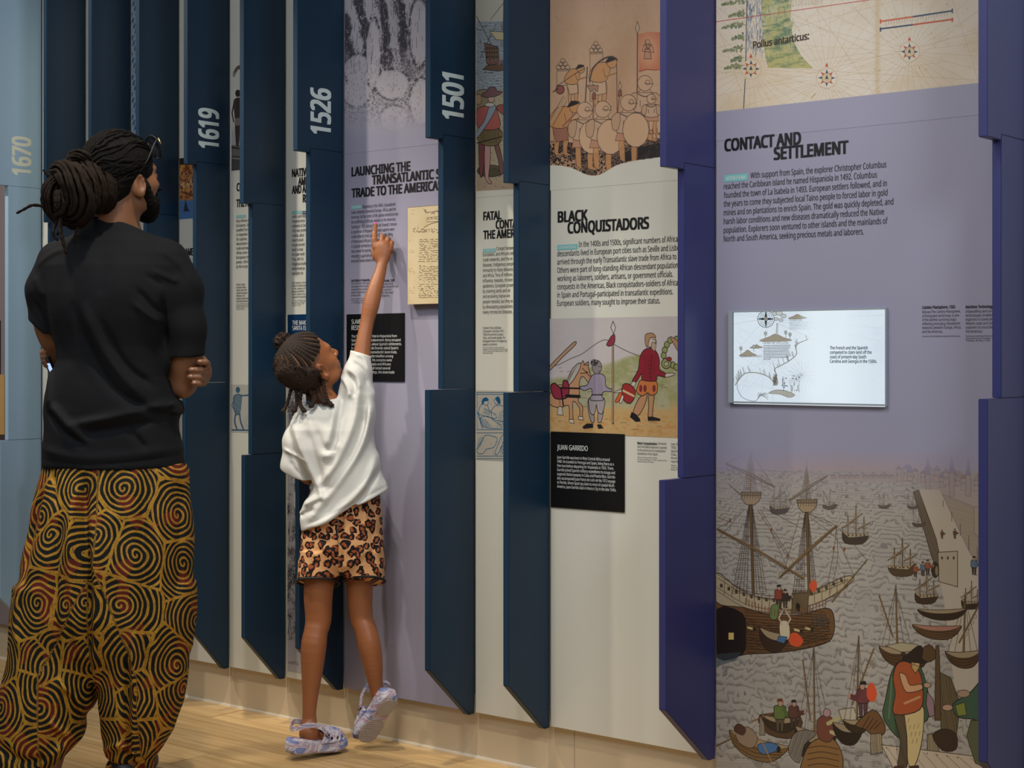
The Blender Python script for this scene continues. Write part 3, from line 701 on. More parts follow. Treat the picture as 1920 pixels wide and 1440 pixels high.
hb.dot(1753, 1068, 7, (60, 48, 36), 1, 15, INK); hb.dot(1756, 1070, 3, (140, 120, 90), 1, 9)
def person(c, x, y, h, coat, legs=(70, 54, 44), hat=(36, 30, 28), skin=(176, 140, 112), face=1, arms=True, cape=None):
    """standing figure, feet at (x, y)"""
    u = h/8.
    if cape: c.poly([(x-1.9*u, y-6.7*u), (x-2.4*u, y-3*u), (x-2.3*u, y-1*u), (x+.6*u, y-1*u), (x+1.6*u, y-6.4*u)], cape, 1, INK, u*.12, 3)
    for s_ in (-1, 1):
        c.poly([(x+s_*.1*u, y-4*u), (x+s_*1.1*u, y-4*u), (x+s_*.9*u, y-2*u), (x+s_*.75*u, y-.3*u), (x+s_*.2*u, y-.3*u), (x+s_*.15*u, y-2*u)], legs, 1, INK, u*.12)
        c.poly([(x+s_*.3*u, y-.4*u), (x+s_*.8*u, y-.4*u), (x+s_*.6*u+face*1.0*u, y), (x+s_*.3*u, y)], (44, 32, 26), 1)
    c.poly([(x-1.2*u, y-6.6*u), (x+1.2*u, y-6.6*u), (x+1.35*u, y-5*u), (x+1.1*u, y-3.5*u), (x-1.2*u, y-3.5*u), (x-1.4*u, y-5*u)], coat, 1, INK, u*.15, 3)
    if arms:
        for d in (0, .5):
            c.line([(x+face*.9*u, y-(6.1-d)*u), (x+face*1.7*u, y-(4.8-d)*u), (x+face*2.9*u, y-(5.2-d)*u)], u*.75, tuple(v*.88 for v in coat)); c.dot(x+face*3.1*u, y-(5.3-d)*u, u*.32, skin)
    c.dot(x+face*.15*u, y-7.2*u, .62*u, skin, 1, .8*u, INK, u*.1)
    c.poly([(x-.8*u, y-7.6*u), (x+.9*u, y-7.6*u), (x+.5*u, y-8.4*u), (x-.5*u, y-8.3*u)], hat, 1)
def ropes(c, x, top, base, y, wl, wr, col=(70, 60, 50), n=4, rung=4, wd=.7):
    for s_, w_ in ((-1, wl), (1, wr)):
        for k in range(n): c.line([(x+s_*2, top), (x+s_*w_*(k+1)/n, y)], wd, col, .8)
        k = y
        while k > top+8:
            f = (k-top)/(y-top); c.line([(x+s_*2, k), (x+s_*w_*f, k+.5)], wd*.7, col, .6); k -= rung
def ship_small(c, x, y, s_, hull=(58, 44, 34), fade=0, wd=1.0, flip=1):
    f = lambda a: tuple(v*(1-fade)+150*fade for v in a)
    c.poly([(x-16*s_*flip, y-14*s_), (x-13*s_*flip, y), (x+9*s_*flip, y+1*s_), (x+17*s_*flip, y-9*s_), (x+10*s_*flip, y-8*s_), (x-8*s_*flip, y-7*s_)], f(hull), 1, f(INK), wd*.7, 3)
    c.poly([(x-15*s_*flip, y-13*s_), (x-8*s_*flip, y-7*s_), (x+16*s_*flip, y-9*s_), (x+17*s_*flip, y-12*s_), (x-8*s_*flip, y-12*s_), (x-15*s_*flip, y-17*s_)], f((176, 156, 120)), 1, f(BR), wd*.5)
    for k in range(5): c.dot(x+(-8+k*5)*s_*flip, y-9.6*s_, .9*s_, f(INK))
    for mx_, mh in ((-9, 34), (1, 46), (11, 32)):
        c.line([(x+mx_*s_, y-9*s_), (x+mx_*s_, y-mh*s_)], 1.5*s_, f((98, 78, 52)))
        ropes(c, x+mx_*s_, y-mh*.8*s_, 0, y-10*s_, 5*s_, 5*s_, f((88, 76, 64)), 2, 4, .5)
        c.line([(x+(mx_-8)*s_, y-mh*.55*s_), (x+(mx_+8)*s_, y-mh*.8*s_)], 1.5*s_, f((110, 88, 60)))
        c.dot(x+mx_*s_, y-mh*.72*s_, 2.2*s_, f((150, 128, 94)), 1, 1.2*s_)
def sloop(c, x, y, s_, sail=(184, 172, 152), fade=0):
    f = lambda a: tuple(v*(1-fade)+150*fade for v in a)
    c.poly([(x-13*s_, y-6*s_), (x-8*s_, y+2*s_), (x+9*s_, y+2*s_), (x+14*s_, y-7*s_), (x, y-3*s_)], f((78, 58, 42)), 1, f(INK), .8, 3)
    c.line([(x, y-4*s_), (x+1*s_, y-34*s_)], 1.2*s_, f((96, 76, 52))); c.poly([(x-1*s_, y-6*s_), (x-12*s_, y-32*s_), (x-10*s_, y-10*s_)], f(sail), .8, f(BR), .6)
ship_small(hb, 1461, 962, 1.1, fade=.35); ship_small(hb, 1603, 1018, 1.5, fade=.15); sloop(hb, 1555, 952, 1.0, fade=.3); sloop(hb, 1657, 951, .8, fade=.35); sloop(hb, 1711, 952, .8, fade=.35); sloop(hb, 1722, 985, .9, fade=.25)
ship_small(hb, 1690, 1078, 1.5, hull=(84, 66, 46), flip=-1); ship_small(hb, 1736, 1130, 1.3, hull=(66, 48, 34)); ship_small(hb, 1820, 1140, 1.1)
# the large ship
WOOD = (108, 76, 46); WD2 = (66, 46, 30)
hb.poly([(1343, 1128), (1396, 1136), (1440, 1152), (1500, 1152), (1545, 1140), (1562, 1150), (1562, 1190), (1540, 1208), (1470, 1222), (1400, 1226), (1343, 1230)], WOOD, 1, INK, 1.4, 4)
hb.hatch([(1396, 1140), (1545, 1146), (1560, 1190), (1470, 1220), (1400, 1224)], INK, 5, .06, 1.1, .75, .2); hb.hatch([(1343, 1165), (1470, 1180), (1560, 1196), (1470, 1222), (1343, 1230)], (36, 26, 20), 3, .5, .8, .5)
hb.poly([(1343, 1142), (1392, 1150), (1398, 1190), (1392, 1226), (1343, 1232)], (38, 30, 24), 1, INK, 1, 3); hb.poly([(1366, 1186), (1376, 1186), (1376, 1199), (1366, 1199)], (214, 186, 110), 1)
hb.poly([(1343, 1074), (1380, 1100), (1420, 1118), (1480, 1122), (1540, 1100), (1585, 1080), (1600, 1086), (1560, 1118), (1500, 1140), (1440, 1148), (1390, 1138), (1343, 1128)], (176, 162, 132), 1, INK, 1.2, 4)
for k in range(17):
    t = k/16; x = 1350+t*225; y = 1098+math.sin(t*math.pi)*32-t*10
    hb.poly([(x, y-4), (x+5, y-3), (x+5, y+4), (x, y+3)], (64, 50, 38), .9); hb.line([(x+8, y-12), (x+8, y+16)], 1.1, (92, 70, 46))
for dy in (-16, -9, 9, 16): hb.line([(1345, 1092+dy), (1400, 1124+dy), (1470, 1134+dy), (1540, 1118+dy), (1590, 1092+dy*.4)], 1.1, (84, 66, 44), .9, 14)
hb.poly([(1486, 1112), (1516, 1110), (1514, 1148), (1484, 1150)], (104, 86, 62), 1, INK, 1); hb.poly([(1492, 1146), (1492, 1134), (1495, 1129), (1500, 1134), (1500, 1146)], (40, 32, 26), 1)
for k in range(9): hb.line([(1487+k*3.3, 1112), (1487+k*3.3, 1106)], 2, (96, 78, 56))
hb.line([(1560, 1128), (1625, 1050)], 3.4, (128, 100, 62), wd2=2); hb.line([(1560, 1128), (1625, 1050)], .7, INK, .8)
for a in (((1510, 960), (1570, 988), (1625, 1050)), ((1512, 965), (1568, 1010), (1600, 1078)), ((1568, 988), (1562, 1040), (1548, 1110)), ((1568, 988), (1570, 1050), (1556, 1112))): hb.line(a, .9, (76, 62, 48), .9, 8)
def mast(x, top, base, nest, w0, w1):
    ropes(hb, x, nest+4, 0, base, w0, w1, (54, 46, 40), 5, 4.4, 1.05); ropes(hb, x, top+6, 0, nest-6, w0*.45, w1*.45, (84, 74, 68), 3, 4, .8)
    hb.line([(x, nest), (x+5, base)], 6.4, (112, 88, 56)); hb.line([(x+1.8, nest), (x+6.8, base)], 1.6, (60, 46, 32), .8); hb.line([(x-2, nest), (x+3, base)], .8, INK, .8)
    hb.line([(x, top), (x, nest)], 3.6, (124, 104, 80)); hb.line([(x, top-14), (x, top)], 1.2, (130, 118, 110))
    hb.poly([(x-18, nest-9), (x+20, nest-9), (x+16, nest+3), (x+8, nest+10), (x-8, nest+10), (x-14, nest+3)], (158, 138, 106), 1, INK, .9); hb.poly([(x-18, nest-14), (x+20, nest-14), (x+20, nest-7), (x-18, nest-7)], (128, 108, 80), 1, BR, .8)
    for k in range(8): hb.line([(x-16+k*5, nest-12), (x-16+k*5, nest-1)], .8, (70, 56, 42))
mast(1407, 846, 1112, 936, 34, 30); mast(1512, 876, 1112, 950, 26, 20)
for k in range(9): hb.line([(1392, 930), (1366+k*2.4, 908+k*2.2)], 1.4, (104, 86, 62), .9)
def yard(a, b, w_=4.6, fade=0):
    col = tuple(v*(1-fade)+140*fade for v in (118, 92, 58)); hb.line([a, ((a[0]+b[0])/2, (a[1]+b[1])/2-3), b], w_, col, 1, 8); hb.line([(a[0], a[1]+1.6), (b[0], b[1]+1.6)], 1, INK, .8)
    for k in range(7):
        t = (k+.5)/7; x = a[0]+(b[0]-a[0])*t; y = a[1]+(b[1]-a[1])*t
        hb.line([(x-6, y+2), (x-3, y+9), (x+4, y+10), (x+7, y+5)], 1, (96, 84, 70), .8, 8)
yard((1345, 992), (1506, 1084)); yard((1462, 1082), (1568, 986)); yard((1361, 869), (1452, 912), 3.2, .3); yard((1480, 938), (1550, 892), 3, .3)
for a in (((1407, 846), (1361, 869)), ((1407, 846), (1448, 908)), ((1425, 955), (1496, 1068)), ((1420, 955), (1480, 1050)), ((1395, 955), (1345, 1012)), ((1512, 962), (1560, 986)), ((1500, 962), (1470, 1070)), ((1430, 950), (1520, 1000)), ((1445, 995), (1480, 1075)), ((1345, 970), (1368, 978), (1345, 990))): hb.line(a, .9, (74, 62, 50), .9)
for x, y in ((1446, 994), (1369, 976), (1477, 1042), (1563, 1028), (1583, 1030)): hb.dot(x, y, 2, (120, 78, 46), 1, 4)
hb.poly([(1519, 1092), (1528, 1088), (1532, 1098), (1526, 1110), (1518, 1102)], (204, 84, 50), 1, None, 1, 4)
person(hb, 1460, 1142, 44, (140, 66, 50)); person(hb, 1472, 1140, 34, (60, 48, 44)); hb.poly([(1444, 1140), (1452, 1132), (1460, 1136), (1456, 1160), (1444, 1158)], (104, 128, 74), 1, INK, .8, 3)
for k in range(7): hb.line([(1396, 1158+k*9), (1440, 1170+k*8), (1500, 1174+k*7), (1556, 1160+k*7)], 1.1, (56, 38, 24), .8, 14)
for x, y in ((1408, 1178), (1430, 1183), (1496, 1182), (1516, 1179)): hb.line([(x-6, y-2), (x+5, y+1)], 4, (206, 186, 130)); hb.dot(x+6, y+1, 2.6, (60, 44, 30), 1, 2.6, INK, .8)
for k in range(26): x = 1398+k*6; hb.line([(x, 1122+math.sin(k/25*math.pi)*22), (x, 1134+math.sin(k/25*math.pi)*22)], 2, (120, 82, 52))
for k in range(4): hb.line([(1520+k*9, 1150), (1526+k*9, 1176-k*3)], 1.4, (52, 60, 64)); hb.dot(1528+k*7, 1166, 5, None, 1, 7, (50, 58, 62), 1)
for k in range(120): x, y = hb.rnd.uniform(1400, 1555), hb.rnd.uniform(1160, 1212); hb.line([(x, y), (x+hb.rnd.uniform(3, 9), y+1)], .9, (40, 28, 20), .7)
# boats in the foreground
def rowboat(c, x, y, L, H, ang=0, col=(96, 68, 42), inner=(160, 140, 108)):
    ca, sa = math.cos(ang), math.sin(ang); T = lambda a, b: (x+a*ca-b*sa, y+a*sa+b*ca)
    c.poly([T(-L, -H*.4), T(-L*.7, H*.5), T(-L*.1, H), T(L*.6, H*.8), T(L, -H*.5), T(L*.3, 0), T(-L*.4, 0)], col, 1, INK, 1.3, 4)
    c.poly([T(-L, -H*.4), T(-L*.4, -H*.35), T(L*.3, -H*.4), T(L, -H*.5), T(L*.4, H*.1), T(-L*.4, H*.1)], inner, 1, BR, .9, 4)
    for k in (.3, .55, .8): c.line([T(-L*.8, -H*.1+H*k*.6), T(0, H*k), T(L*.85, -H*.2+H*k*.7)], 1.3, (46, 32, 22), .8, 10)
rowboat(hb, 1450, 1195, 30, 26, .3, (58, 42, 30)); hb.poly([(1478, 1192), (1492, 1186), (1506, 1200), (1498, 1212), (1482, 1208)], (212, 84, 46), 1, None, 1, 4)
hb.poly([(1462, 1166), (1478, 1166), (1480, 1196), (1464, 1196)], (206, 190, 160), 1, INK, .8, 3); hb.line([(1466, 1170), (1460, 1158), (1466, 1146)], 3, (196, 170, 140)); hb.line([(1476, 1170), (1482, 1160), (1474, 1146)], 3, (196, 170, 140)); hb.poly([(1460, 1192), (1476, 1194), (1470, 1206), (1456, 1202)], (70, 110, 150), 1, INK, .8)
hb.poly([(1343, 1226), (1390, 1222), (1380, 1238), (1343, 1250)], (64, 78, 84), .6)
def mastboat(x, y, L, H, mh, lean, ang=0, col=(88, 62, 38)):
    hb.line([(x, y), (x+lean*.1, y-mh)], 4.4, (120, 96, 62), wd2=2.4); hb.line([(x+1.4, y), (x+1.4+lean*.1, y-mh)], .9, INK, .8)
    hb.line([(x-8, y-mh*.2), (x+lean, y-mh*.85)], 3, (112, 86, 54))
    for k in (-.9, -.5, .4, .8): hb.line([(x+lean*.1, y-mh*.96), (x+L*k, y-2)], .9, (70, 60, 48), .85)
    for k in range(4): t = .3+k*.15; hb.dot(x-8+(lean+8)*t, y-mh*.2-mh*.65*t+5, 4, None, 1, 4, (110, 98, 80), .8)
    rowboat(hb, x, y+4, L, H, ang, col)
mastboat(1682, 1218, 34, 26, 120, -34); mastboat(1716, 1224, 28, 24, 0, 0, .1, (70, 50, 34)); mastboat(1806, 1226, 34, 22, 110, 30)
rowboat(hb, 1756, 1180, 46, 18, .05, (104, 76, 46), (170, 120, 100)); rowboat(hb, 1766, 1148, 46, 14, 0, (62, 46, 32))
hb.poly([(1660, 1210), (1690, 1204), (1720, 1208), (1724, 1220), (1690, 1222)], (170, 158, 126), 1, BR, .8)
hb.poly([(1724, 1222), (1742, 1208), (1756, 1226), (1744, 1240), (1730, 1236)], (92, 68, 44), 1, INK, 1.2, 3)
hb.poly([(1424, 1340), (1500, 1342), (1490, 1382), (1440, 1376)], (84, 62, 42), 1, INK, 1.2, 3); hb.poly([(1424, 1342), (1432, 1342), (1434, 1378), (1424, 1378)], (140, 126, 106), 1, INK, .8)
rowboat(hb, 1462, 1352, 36, 20, .12, (60, 46, 34)); person(hb, 1462, 1374, 62, (96, 116, 58), (90, 80, 60), (104, 60, 44)); person(hb, 1488, 1368, 54, (96, 60, 52))
hb.line([(1410, 1352), (1448, 1336)], 2.2, (120, 78, 50))
rowboat(hb, 1420, 1396, 58, 28, .3, (124, 92, 54)); hb.poly([(1380, 1372), (1402, 1362), (1420, 1382), (1410, 1402), (1386, 1392)], (150, 128, 104), 1, INK, .9, 3); hb.poly([(1376, 1368), (1384, 1356), (1398, 1366), (1392, 1378)], (84, 54, 44), 1, INK, .8, 3); hb.poly([(1420, 1396), (1448, 1392), (1462, 1404), (1430, 1414)], (72, 112, 158), 1, INK, .9, 3); hb.dot(1460, 1405, 4, (34, 28, 26), 1, 6)
hb.line([(1343, 1398), (1376, 1382)], 3, (110, 84, 54)); hb.line([(1426, 1384), (1450, 1436)], 2.4, (170, 128, 84))
mastboat(1527, 1382, 40, 42, 170, -22, .2, (52, 40, 30)); hb.poly([(1500, 1440), (1520, 1392), (1560, 1384), (1580, 1420), (1570, 1450), (1510, 1450)], (142, 104, 60), 1, INK, 1.4, 4)
for k in range(4): hb.line([(1514, 1402+k*11), (1540, 1398+k*11), (1572, 1404+k*11)], 1.2, (52, 36, 24), .9, 8)
hb.poly([(1478, 1410), (1488, 1376), (1512, 1368), (1530, 1376), (1508, 1396), (1498, 1430)], (136, 128, 112), 1, INK, 1, 3); hb.hatch([(1478, 1410), (1488, 1376), (1512, 1368), (1530, 1376), (1508, 1396), (1498, 1430)], INK, 3, 1.9, .7, .7)
hb.poly([(1532, 1350), (1552, 1340), (1568, 1362), (1556, 1390), (1534, 1382)], (120, 70, 56), 1, INK, 1, 3); hb.line([(1552, 1356), (1572, 1346), (1590, 1338)], 7, (184, 172, 118)); hb.line([(1558, 1372), (1576, 1380), (1594, 1372)], 7, (190, 178, 124)); hb.dot(1550, 1336, 7, (176, 140, 136), 1, 8, INK)
rowboat(hb, 1590, 1368, 30, 28, .1, (40, 32, 26)); hb.poly([(1572, 1330), (1600, 1326), (1612, 1356), (1580, 1358)], (186, 176, 152), 1, BR, 1)
mastboat(1606, 1352, 26, 18, 160, 32, 0, (60, 46, 34)); person(hb, 1618, 1346, 66, (110, 60, 62), (90, 60, 66), (30, 26, 26), face=-1); hb.poly([(1626, 1288), (1636, 1280), (1644, 1300), (1638, 1316), (1626, 1308)], (216, 84, 48), 1, None, 1, 4)
hb.poly([(1604, 1358), (1636, 1330), (1656, 1352), (1658, 1374), (1640, 1380), (1620, 1366)], (112, 78, 46), 1, INK, 1.3, 3)
for k in range(4): hb.line([(1612+k*9, 1372-k*2), (1630+k*7, 1342+k*4)], 1.3, (48, 34, 24), .9)
for x in (1632, 1738): hb.poly([(x, 1376), (x+20, 1374), (x+22, 1410), (x, 1414)], (156, 140, 108), 1, INK, 1); hb.hatch([(x, 1376), (x+20, 1374), (x+22, 1410), (x, 1414)], INK, 3.4, 1.5, .7, .6)
hb.poly([(1652, 1396), (1690, 1400), (1720, 1404), (1850, 1420), (1850, 1460), (1680, 1450)], (196, 180, 156), 1, BR, 1)
for k in range(8): hb.dot(1662+k*19, 1402+k*2.6, 1.4, (110, 100, 90)); hb.line([(1664+k*22, 1402+k*2.6), (1690+k*22, 1440)], .8, (110, 96, 80))
hb.hatch([(1343, 1410), (1480, 1420), (1500, 1450), (1343, 1450)], (120, 112, 104), 3, .05, .6, .7); hb.hatch([(1575, 1400), (1640, 1390), (1670, 1450), (1580, 1450)], (110, 104, 98), 3, .1, .6, .8)
hb.poly([(1754, 1210), (1760, 1210), (1766, 1350), (1752, 1350)], (96, 74, 48), 1, INK, 1); hb.poly([(1762, 1260), (1782, 1270), (1800, 1320), (1790, 1400), (1764, 1390)], (112, 96, 66), 1, INK, 1); hb.hatch([(1762, 1260), (1782, 1270), (1800, 1320), (1790, 1400), (1764, 1390)], INK, 3, 1.4, .7, .7)
hb.poly([(1748, 1378), (1770, 1366), (1792, 1376), (1792, 1404), (1766, 1406)], (60, 44, 32), 1, INK, 1.2, 3)
# man with a green cloak
hb.poly([(1690, 1238), (1672, 1258), (1660, 1310), (1656, 1345), (1684, 1382), (1700, 1360), (1738, 1350), (1740, 1300), (1728, 1256), (1716, 1240)], (66, 92, 66), 1, INK, 1.4, 4)
hb.line([(1672, 1270), (1666, 1346)], 3, (112, 128, 84), .7)
hb.poly([(1676, 1336), (1700, 1338), (1702, 1380), (1700, 1436), (1682, 1442), (1688, 1390)], (100, 84, 62), 1, INK, 1.2, 3); hb.hatch([(1676, 1336), (1700, 1338), (1702, 1380), (1700, 1436), (1682, 1442)], INK, 2.4, 1.3, .7, .6)
hb.poly([(1696, 1322), (1728, 1322), (1732, 1350), (1726, 1400), (1714, 1436), (1702, 1430), (1700, 1380)], (206, 184, 128), 1, INK, 1.2, 3)
for k in range(9): hb.line([(1704+k*2.6, 1346+(k*13) % 40), (1702+k*2.6, 1354+(k*13) % 40)], .9, (110, 90, 56), .8)
hb.poly([(1682, 1244), (1700, 1240), (1722, 1256), (1730, 1290), (1724, 1330), (1676, 1338), (1678, 1300), (1674, 1270)], (168, 84, 48), 1, INK, 1.4, 4)
hb.poly([(1686, 1262), (1698, 1266), (1706, 1284), (1726, 1282), (1728, 1292), (1704, 1298), (1694, 1290)], (204, 156, 112), 1, INK, 1, 3); hb.line([(1696, 1318), (1724, 1306)], 4, (200, 150, 104), .9); hb.dot(1738, 1284, 7, (178, 150, 120), 1, 5, INK)
hb.poly([(1738, 1296), (1750, 1312), (1752, 1340), (1742, 1344), (1736, 1320)], (150, 120, 124), 1, INK, 1)
hb.dot(1716, 1246, 8, (196, 162, 120), 1, 10, INK); hb.poly([(1708, 1250), (1716, 1262), (1720, 1256), (1724, 1250), (1712, 1244)], (186, 152, 92), 1, INK, .8); hb.poly([(1692, 1236), (1706, 1222), (1722, 1210), (1730, 1216), (1728, 1236), (1738, 1242), (1716, 1242)], (44, 34, 28), 1, INK, 1, 3)
for x in (1676, 1704): hb.poly([(x, 1436), (x+18, 1434), (x+22, 1450), (x-2, 1450)], (72, 48, 36), 1)
hb.poly([(1850, 1260), (1834, 1280), (1816, 1300), (1786, 1320), (1796, 1344), (1830, 1350), (1850, 1380)], (62, 92, 70), 1, INK, 1.4, 3); hb.poly([(1790, 1322), (1808, 1316), (1812, 1340), (1796, 1342)], (128, 134, 60), 1, INK, .9); hb.dot(1776, 1326, 10, (186, 150, 124), 1, 6, INK); hb.dot(1806, 1300, 12, (170, 140, 116), 1, 7, INK)
hb.poly([(1820, 1350), (1850, 1350), (1850, 1440), (1828, 1430), (1812, 1380)], (92, 96, 66), 1, INK, 1)
for k, (x, y) in enumerate([(1716, 1082), (1730, 1080), (1739, 1078), (1766, 1010), (1790, 1010), (1826, 1078)]): person(hb, x, y, (24, 26, 28, 16, 18, 34)[k], rn.choice([(150, 84, 60), (104, 70, 56), (92, 112, 128)]))
# the print fades into the panel near its head
hb.tint(np.clip((960-py)/110, 0, 1), (160, 150, 164), .55)
hb.img[..., 3] = np.clip((py-838)/55+.0, 0, 1)*(px < 1900)
hb.emit('harbour_engraving', P[9], .35, base=(156, 154, 174))
# ---------------------------------------------------------------- the screen let into the right panel
SC_ = .0; sy_ = WALL-.012
m_bez = mat('screen_bezel_steel', (168, 178, 182), .3, .5, metal=.15); m_bz2 = mat('screen_inner_bezel', (16, 30, 48), .3)
a = on_wall(1365.5, 669, sy_); b = on_wall(1661.5, 669, sy_); zt = on_wall(1661, 577, sy_).z; zb = on_wall(1661, 761.5, sy_).z
scr = thing('display_screen', ((a.x+b.x)/2, WALL-.004, zb), 'glowing rectangular video screen on the lilac panel, showing an old coast map', 'screen')
for nm, lo, hi in (('frame_side', (a.x, sy_-.001, zb), (a.x+.0135, WALL-.0002, zt)), ('frame_side', (b.x-.003, sy_-.001, zb), (b.x, WALL-.0002, zt)),
                   ('frame_rail', (a.x+.0135, sy_-.001, zb), (b.x-.003, WALL-.0002, zb+.0045)), ('frame_rail', (a.x+.0135, sy_-.001, zt-.004), (b.x-.003, WALL-.0002, zt))):
    box(nm, lo, hi, m_bez, scr, .0006)
box('inner_bezel', (a.x+.0135, sy_+.002, zb+.0045), (b.x-.003, WALL-.0003, zt-.004), m_bz2, scr)
sc_ = Canvas(1375.5, 584, 1660, 757, (214, 226, 236), S=1500, yw=sy_+.0012)
px, py = sc_.field(); n = vnoise(sc_.h, sc_.w, 4, 3, 4, 5); n2 = vnoise(sc_.h, sc_.w, 90, 60, 8, 2)
sc_.tint(np.clip(1-np.abs(px-1540)/70, 0, 1), (234, 244, 250), .6); sc_.tint(np.clip((n-.5)*2, 0, 1), (190, 206, 222), .5); sc_.tint(np.clip((n2-.6)*3, 0, 1), (196, 210, 220), .35)
SG = (92, 96, 96); LT = (168, 176, 178); rs = random.Random(3)
for k in range(26):
    a_ = rs.uniform(0, math.pi*2); sc_.line([(1436, 597), (1436+220*math.cos(a_), 597+220*math.sin(a_))], .5, LT, .5)
for k in range(20):
    a_ = k*math.pi/10; sc_.line([(1503, 703), (1503+26*math.cos(a_), 703+26*math.sin(a_))], .5, (140, 150, 164), .6)
for k in range(14): sc_.line([(1378, 600+k*12), (1500, 585+rs.uniform(0, 170))], .45, LT, .45)
for r_, w_ in ((15.5, 1.2), (12, .7), (8.5, .7)):
    for k in range(36):
        t0, t1 = k*math.pi/18, (k+1)*math.pi/18; sc_.line([(1436+r_*math.cos(t0), 598+r_*math.sin(t0)), (1436+r_*math.cos(t1), 598+r_*math.sin(t1))], w_, (70, 84, 92), .85)
for k in range(4):
    a_ = k*math.pi/2; sc_.poly([(1436+17*math.cos(a_), 598+17*math.sin(a_)), (1436+3*math.cos(a_+1.57), 598+3*math.sin(a_+1.57)), (1436-3*math.cos(a_+1.57), 598-3*math.sin(a_+1.57))], (28, 42, 52))
sc_.dot(1436, 598, 4, (134, 130, 120))
def mound(x0_, x1_, y, h): sc_.poly([(x0_, y), (x0_+(x1_-x0_)*.3, y-h*.6), ((x0_+x1_)/2, y-h), (x0_+(x1_-x0_)*.75, y-h*.5), (x1_, y-1), ((x0_+x1_)/2, y+1)], (148, 140, 122), 1, (110, 104, 92), .6, 4)
mound(1424, 1484, 639, 13); mound(1386, 1418, 667, 11); mound(1406, 1430, 652, 6); mound(1478, 1512, 597, 8)
sc_.line([(1456, 627), (1457, 606)], 2.2, (176, 180, 176)); sc_.line([(1455, 627), (1456, 606)], .5, SG); sc_.line([(1458, 627), (1459, 606)], .5, SG)
for x, y, r_ in ((1452, 588, 5), (1461, 587, 6), (1469, 592, 5), (1455, 598, 4), (1464, 600, 4)): sc_.dot(x, y, r_, (186, 190, 188), 1, r_*.7, SG, .7)
for x, y in ((1435, 630), (1473, 628), (1481, 632), (1389, 658), (1413, 655)): sc_.line([(x, y+4), (x, y-5)], .8, SG); sc_.dot(x, y-5, 2.6, (160, 166, 164), 1, 3.4, SG, .6)
coast = [(1378, 722), (1390, 706), (1400, 699), (1420, 699), (1440, 706), (1450, 716), (1454, 722), (1458, 718), (1455, 702), (1452, 692), (1462, 686), (1480, 676), (1493, 664), (1492, 652), (1496, 644), (1515, 636)]
sc_.line(coast, 1.5, (120, 116, 102), .9, 60)
for k in range(60):
    i = rs.randrange(len(coast)-1); t_ = rs.random(); x = coast[i][0]*(1-t_)+coast[i+1][0]*t_; y = coast[i][1]*(1-t_)+coast[i+1][1]*t_; L = rs.uniform(4, 15)
    sc_.line([(x, y-1), (x-L*.25, y-L)], rs.choice([.7, 1.1]), (108, 112, 112), .8)
for k in range(40):
    sc_.line([(1452+rs.uniform(-3, 5), 700+rs.uniform(0, 24)), (1452+rs.uniform(-3, 5), 700+rs.uniform(0, 24))], .8, (96, 92, 82), .8); x, y = rs.uniform(1466, 1500), rs.uniform(708, 745); sc_.line([(x, y), (x, y-rs.uniform(3, 12))], .8, SG, .6)
for k in range(12): sc_.dot(rs.uniform(1466, 1500), rs.uniform(704, 734), 1.5, (40, 52, 60), .9, .9)
sc_.poly([(1441, 737), (1455, 731), (1475, 733), (1490, 740), (1480, 745), (1462, 739)], (150, 146, 130), .8, SG, .7, 3); sc_.line([(1384, 708), (1382, 726), (1392, 745), (1415, 752), (1425, 742), (1440, 738)], 1, SG, .8, 20)
for k in range(9): sc_.line([(1416+rs.uniform(0, 24), 735+rs.uniform(0, 14)), (1420+rs.uniform(0, 24), 735+rs.uniform(0, 14))], .8, SG, .8)
for k in range(10):
    w_ = 47 if k < 9 else 12; x = 1431.5
    while x < 1431.5+w_: L = rs.uniform(2, 5); sc_.line([(x, 648+k*2.85-.02*(x-1431)), (x+L, 648+k*2.85-.02*(x-1431))], 1.1, (84, 90, 96), .8); x += L+1
for k in range(5):
    x = 1480
    while x < 1480+34: L = rs.uniform(2, 5); sc_.line([(x, 604.5+k*3), (x+L, 604.5+k*3)], .9, (110, 120, 128), .7*(1-(x-1480)/50)); x += L+1
fade = np.clip((px-1495)/36, 0, 1); sc_.tint(fade*np.clip((1640-px)/60, 0, 1), (226, 238, 246), .85)
sc_.emit('screen_picture', scr, .2, emission=.92)
m_st = mat('screen_text_slate', (70, 86, 104), .4, emit=(36, 50, 66), estr=.3); m_st2 = mat('screen_caption_grey', (100, 108, 112), .4, emit=(84, 92, 98), estr=.6)
wall_para('screen_text', ['The French and the Spanish', 'competed to claim land off the', 'coast of present-day South', 'Carolina and Georgia in the 1500s.'], 1556, 655.2, 8.35, 5.9, (3, 1644.5), m_st, scr, .03, sy_+.0006, res=2)
for V, Fc in [wall_line('TIERA DE AYLLON:', 1429.5, 645.3, 1479, 4.6, .012, sy_+.0006), wall_line('TIERA DE GARAY', 1387, 670, 1429, 4.0, .008, sy_+.0006), wall_line('TIERA DE', 1479, 602.5, 1504, 4, .0, sy_+.0006)]: mk('screen_text', V, Fc, m_st2, scr)

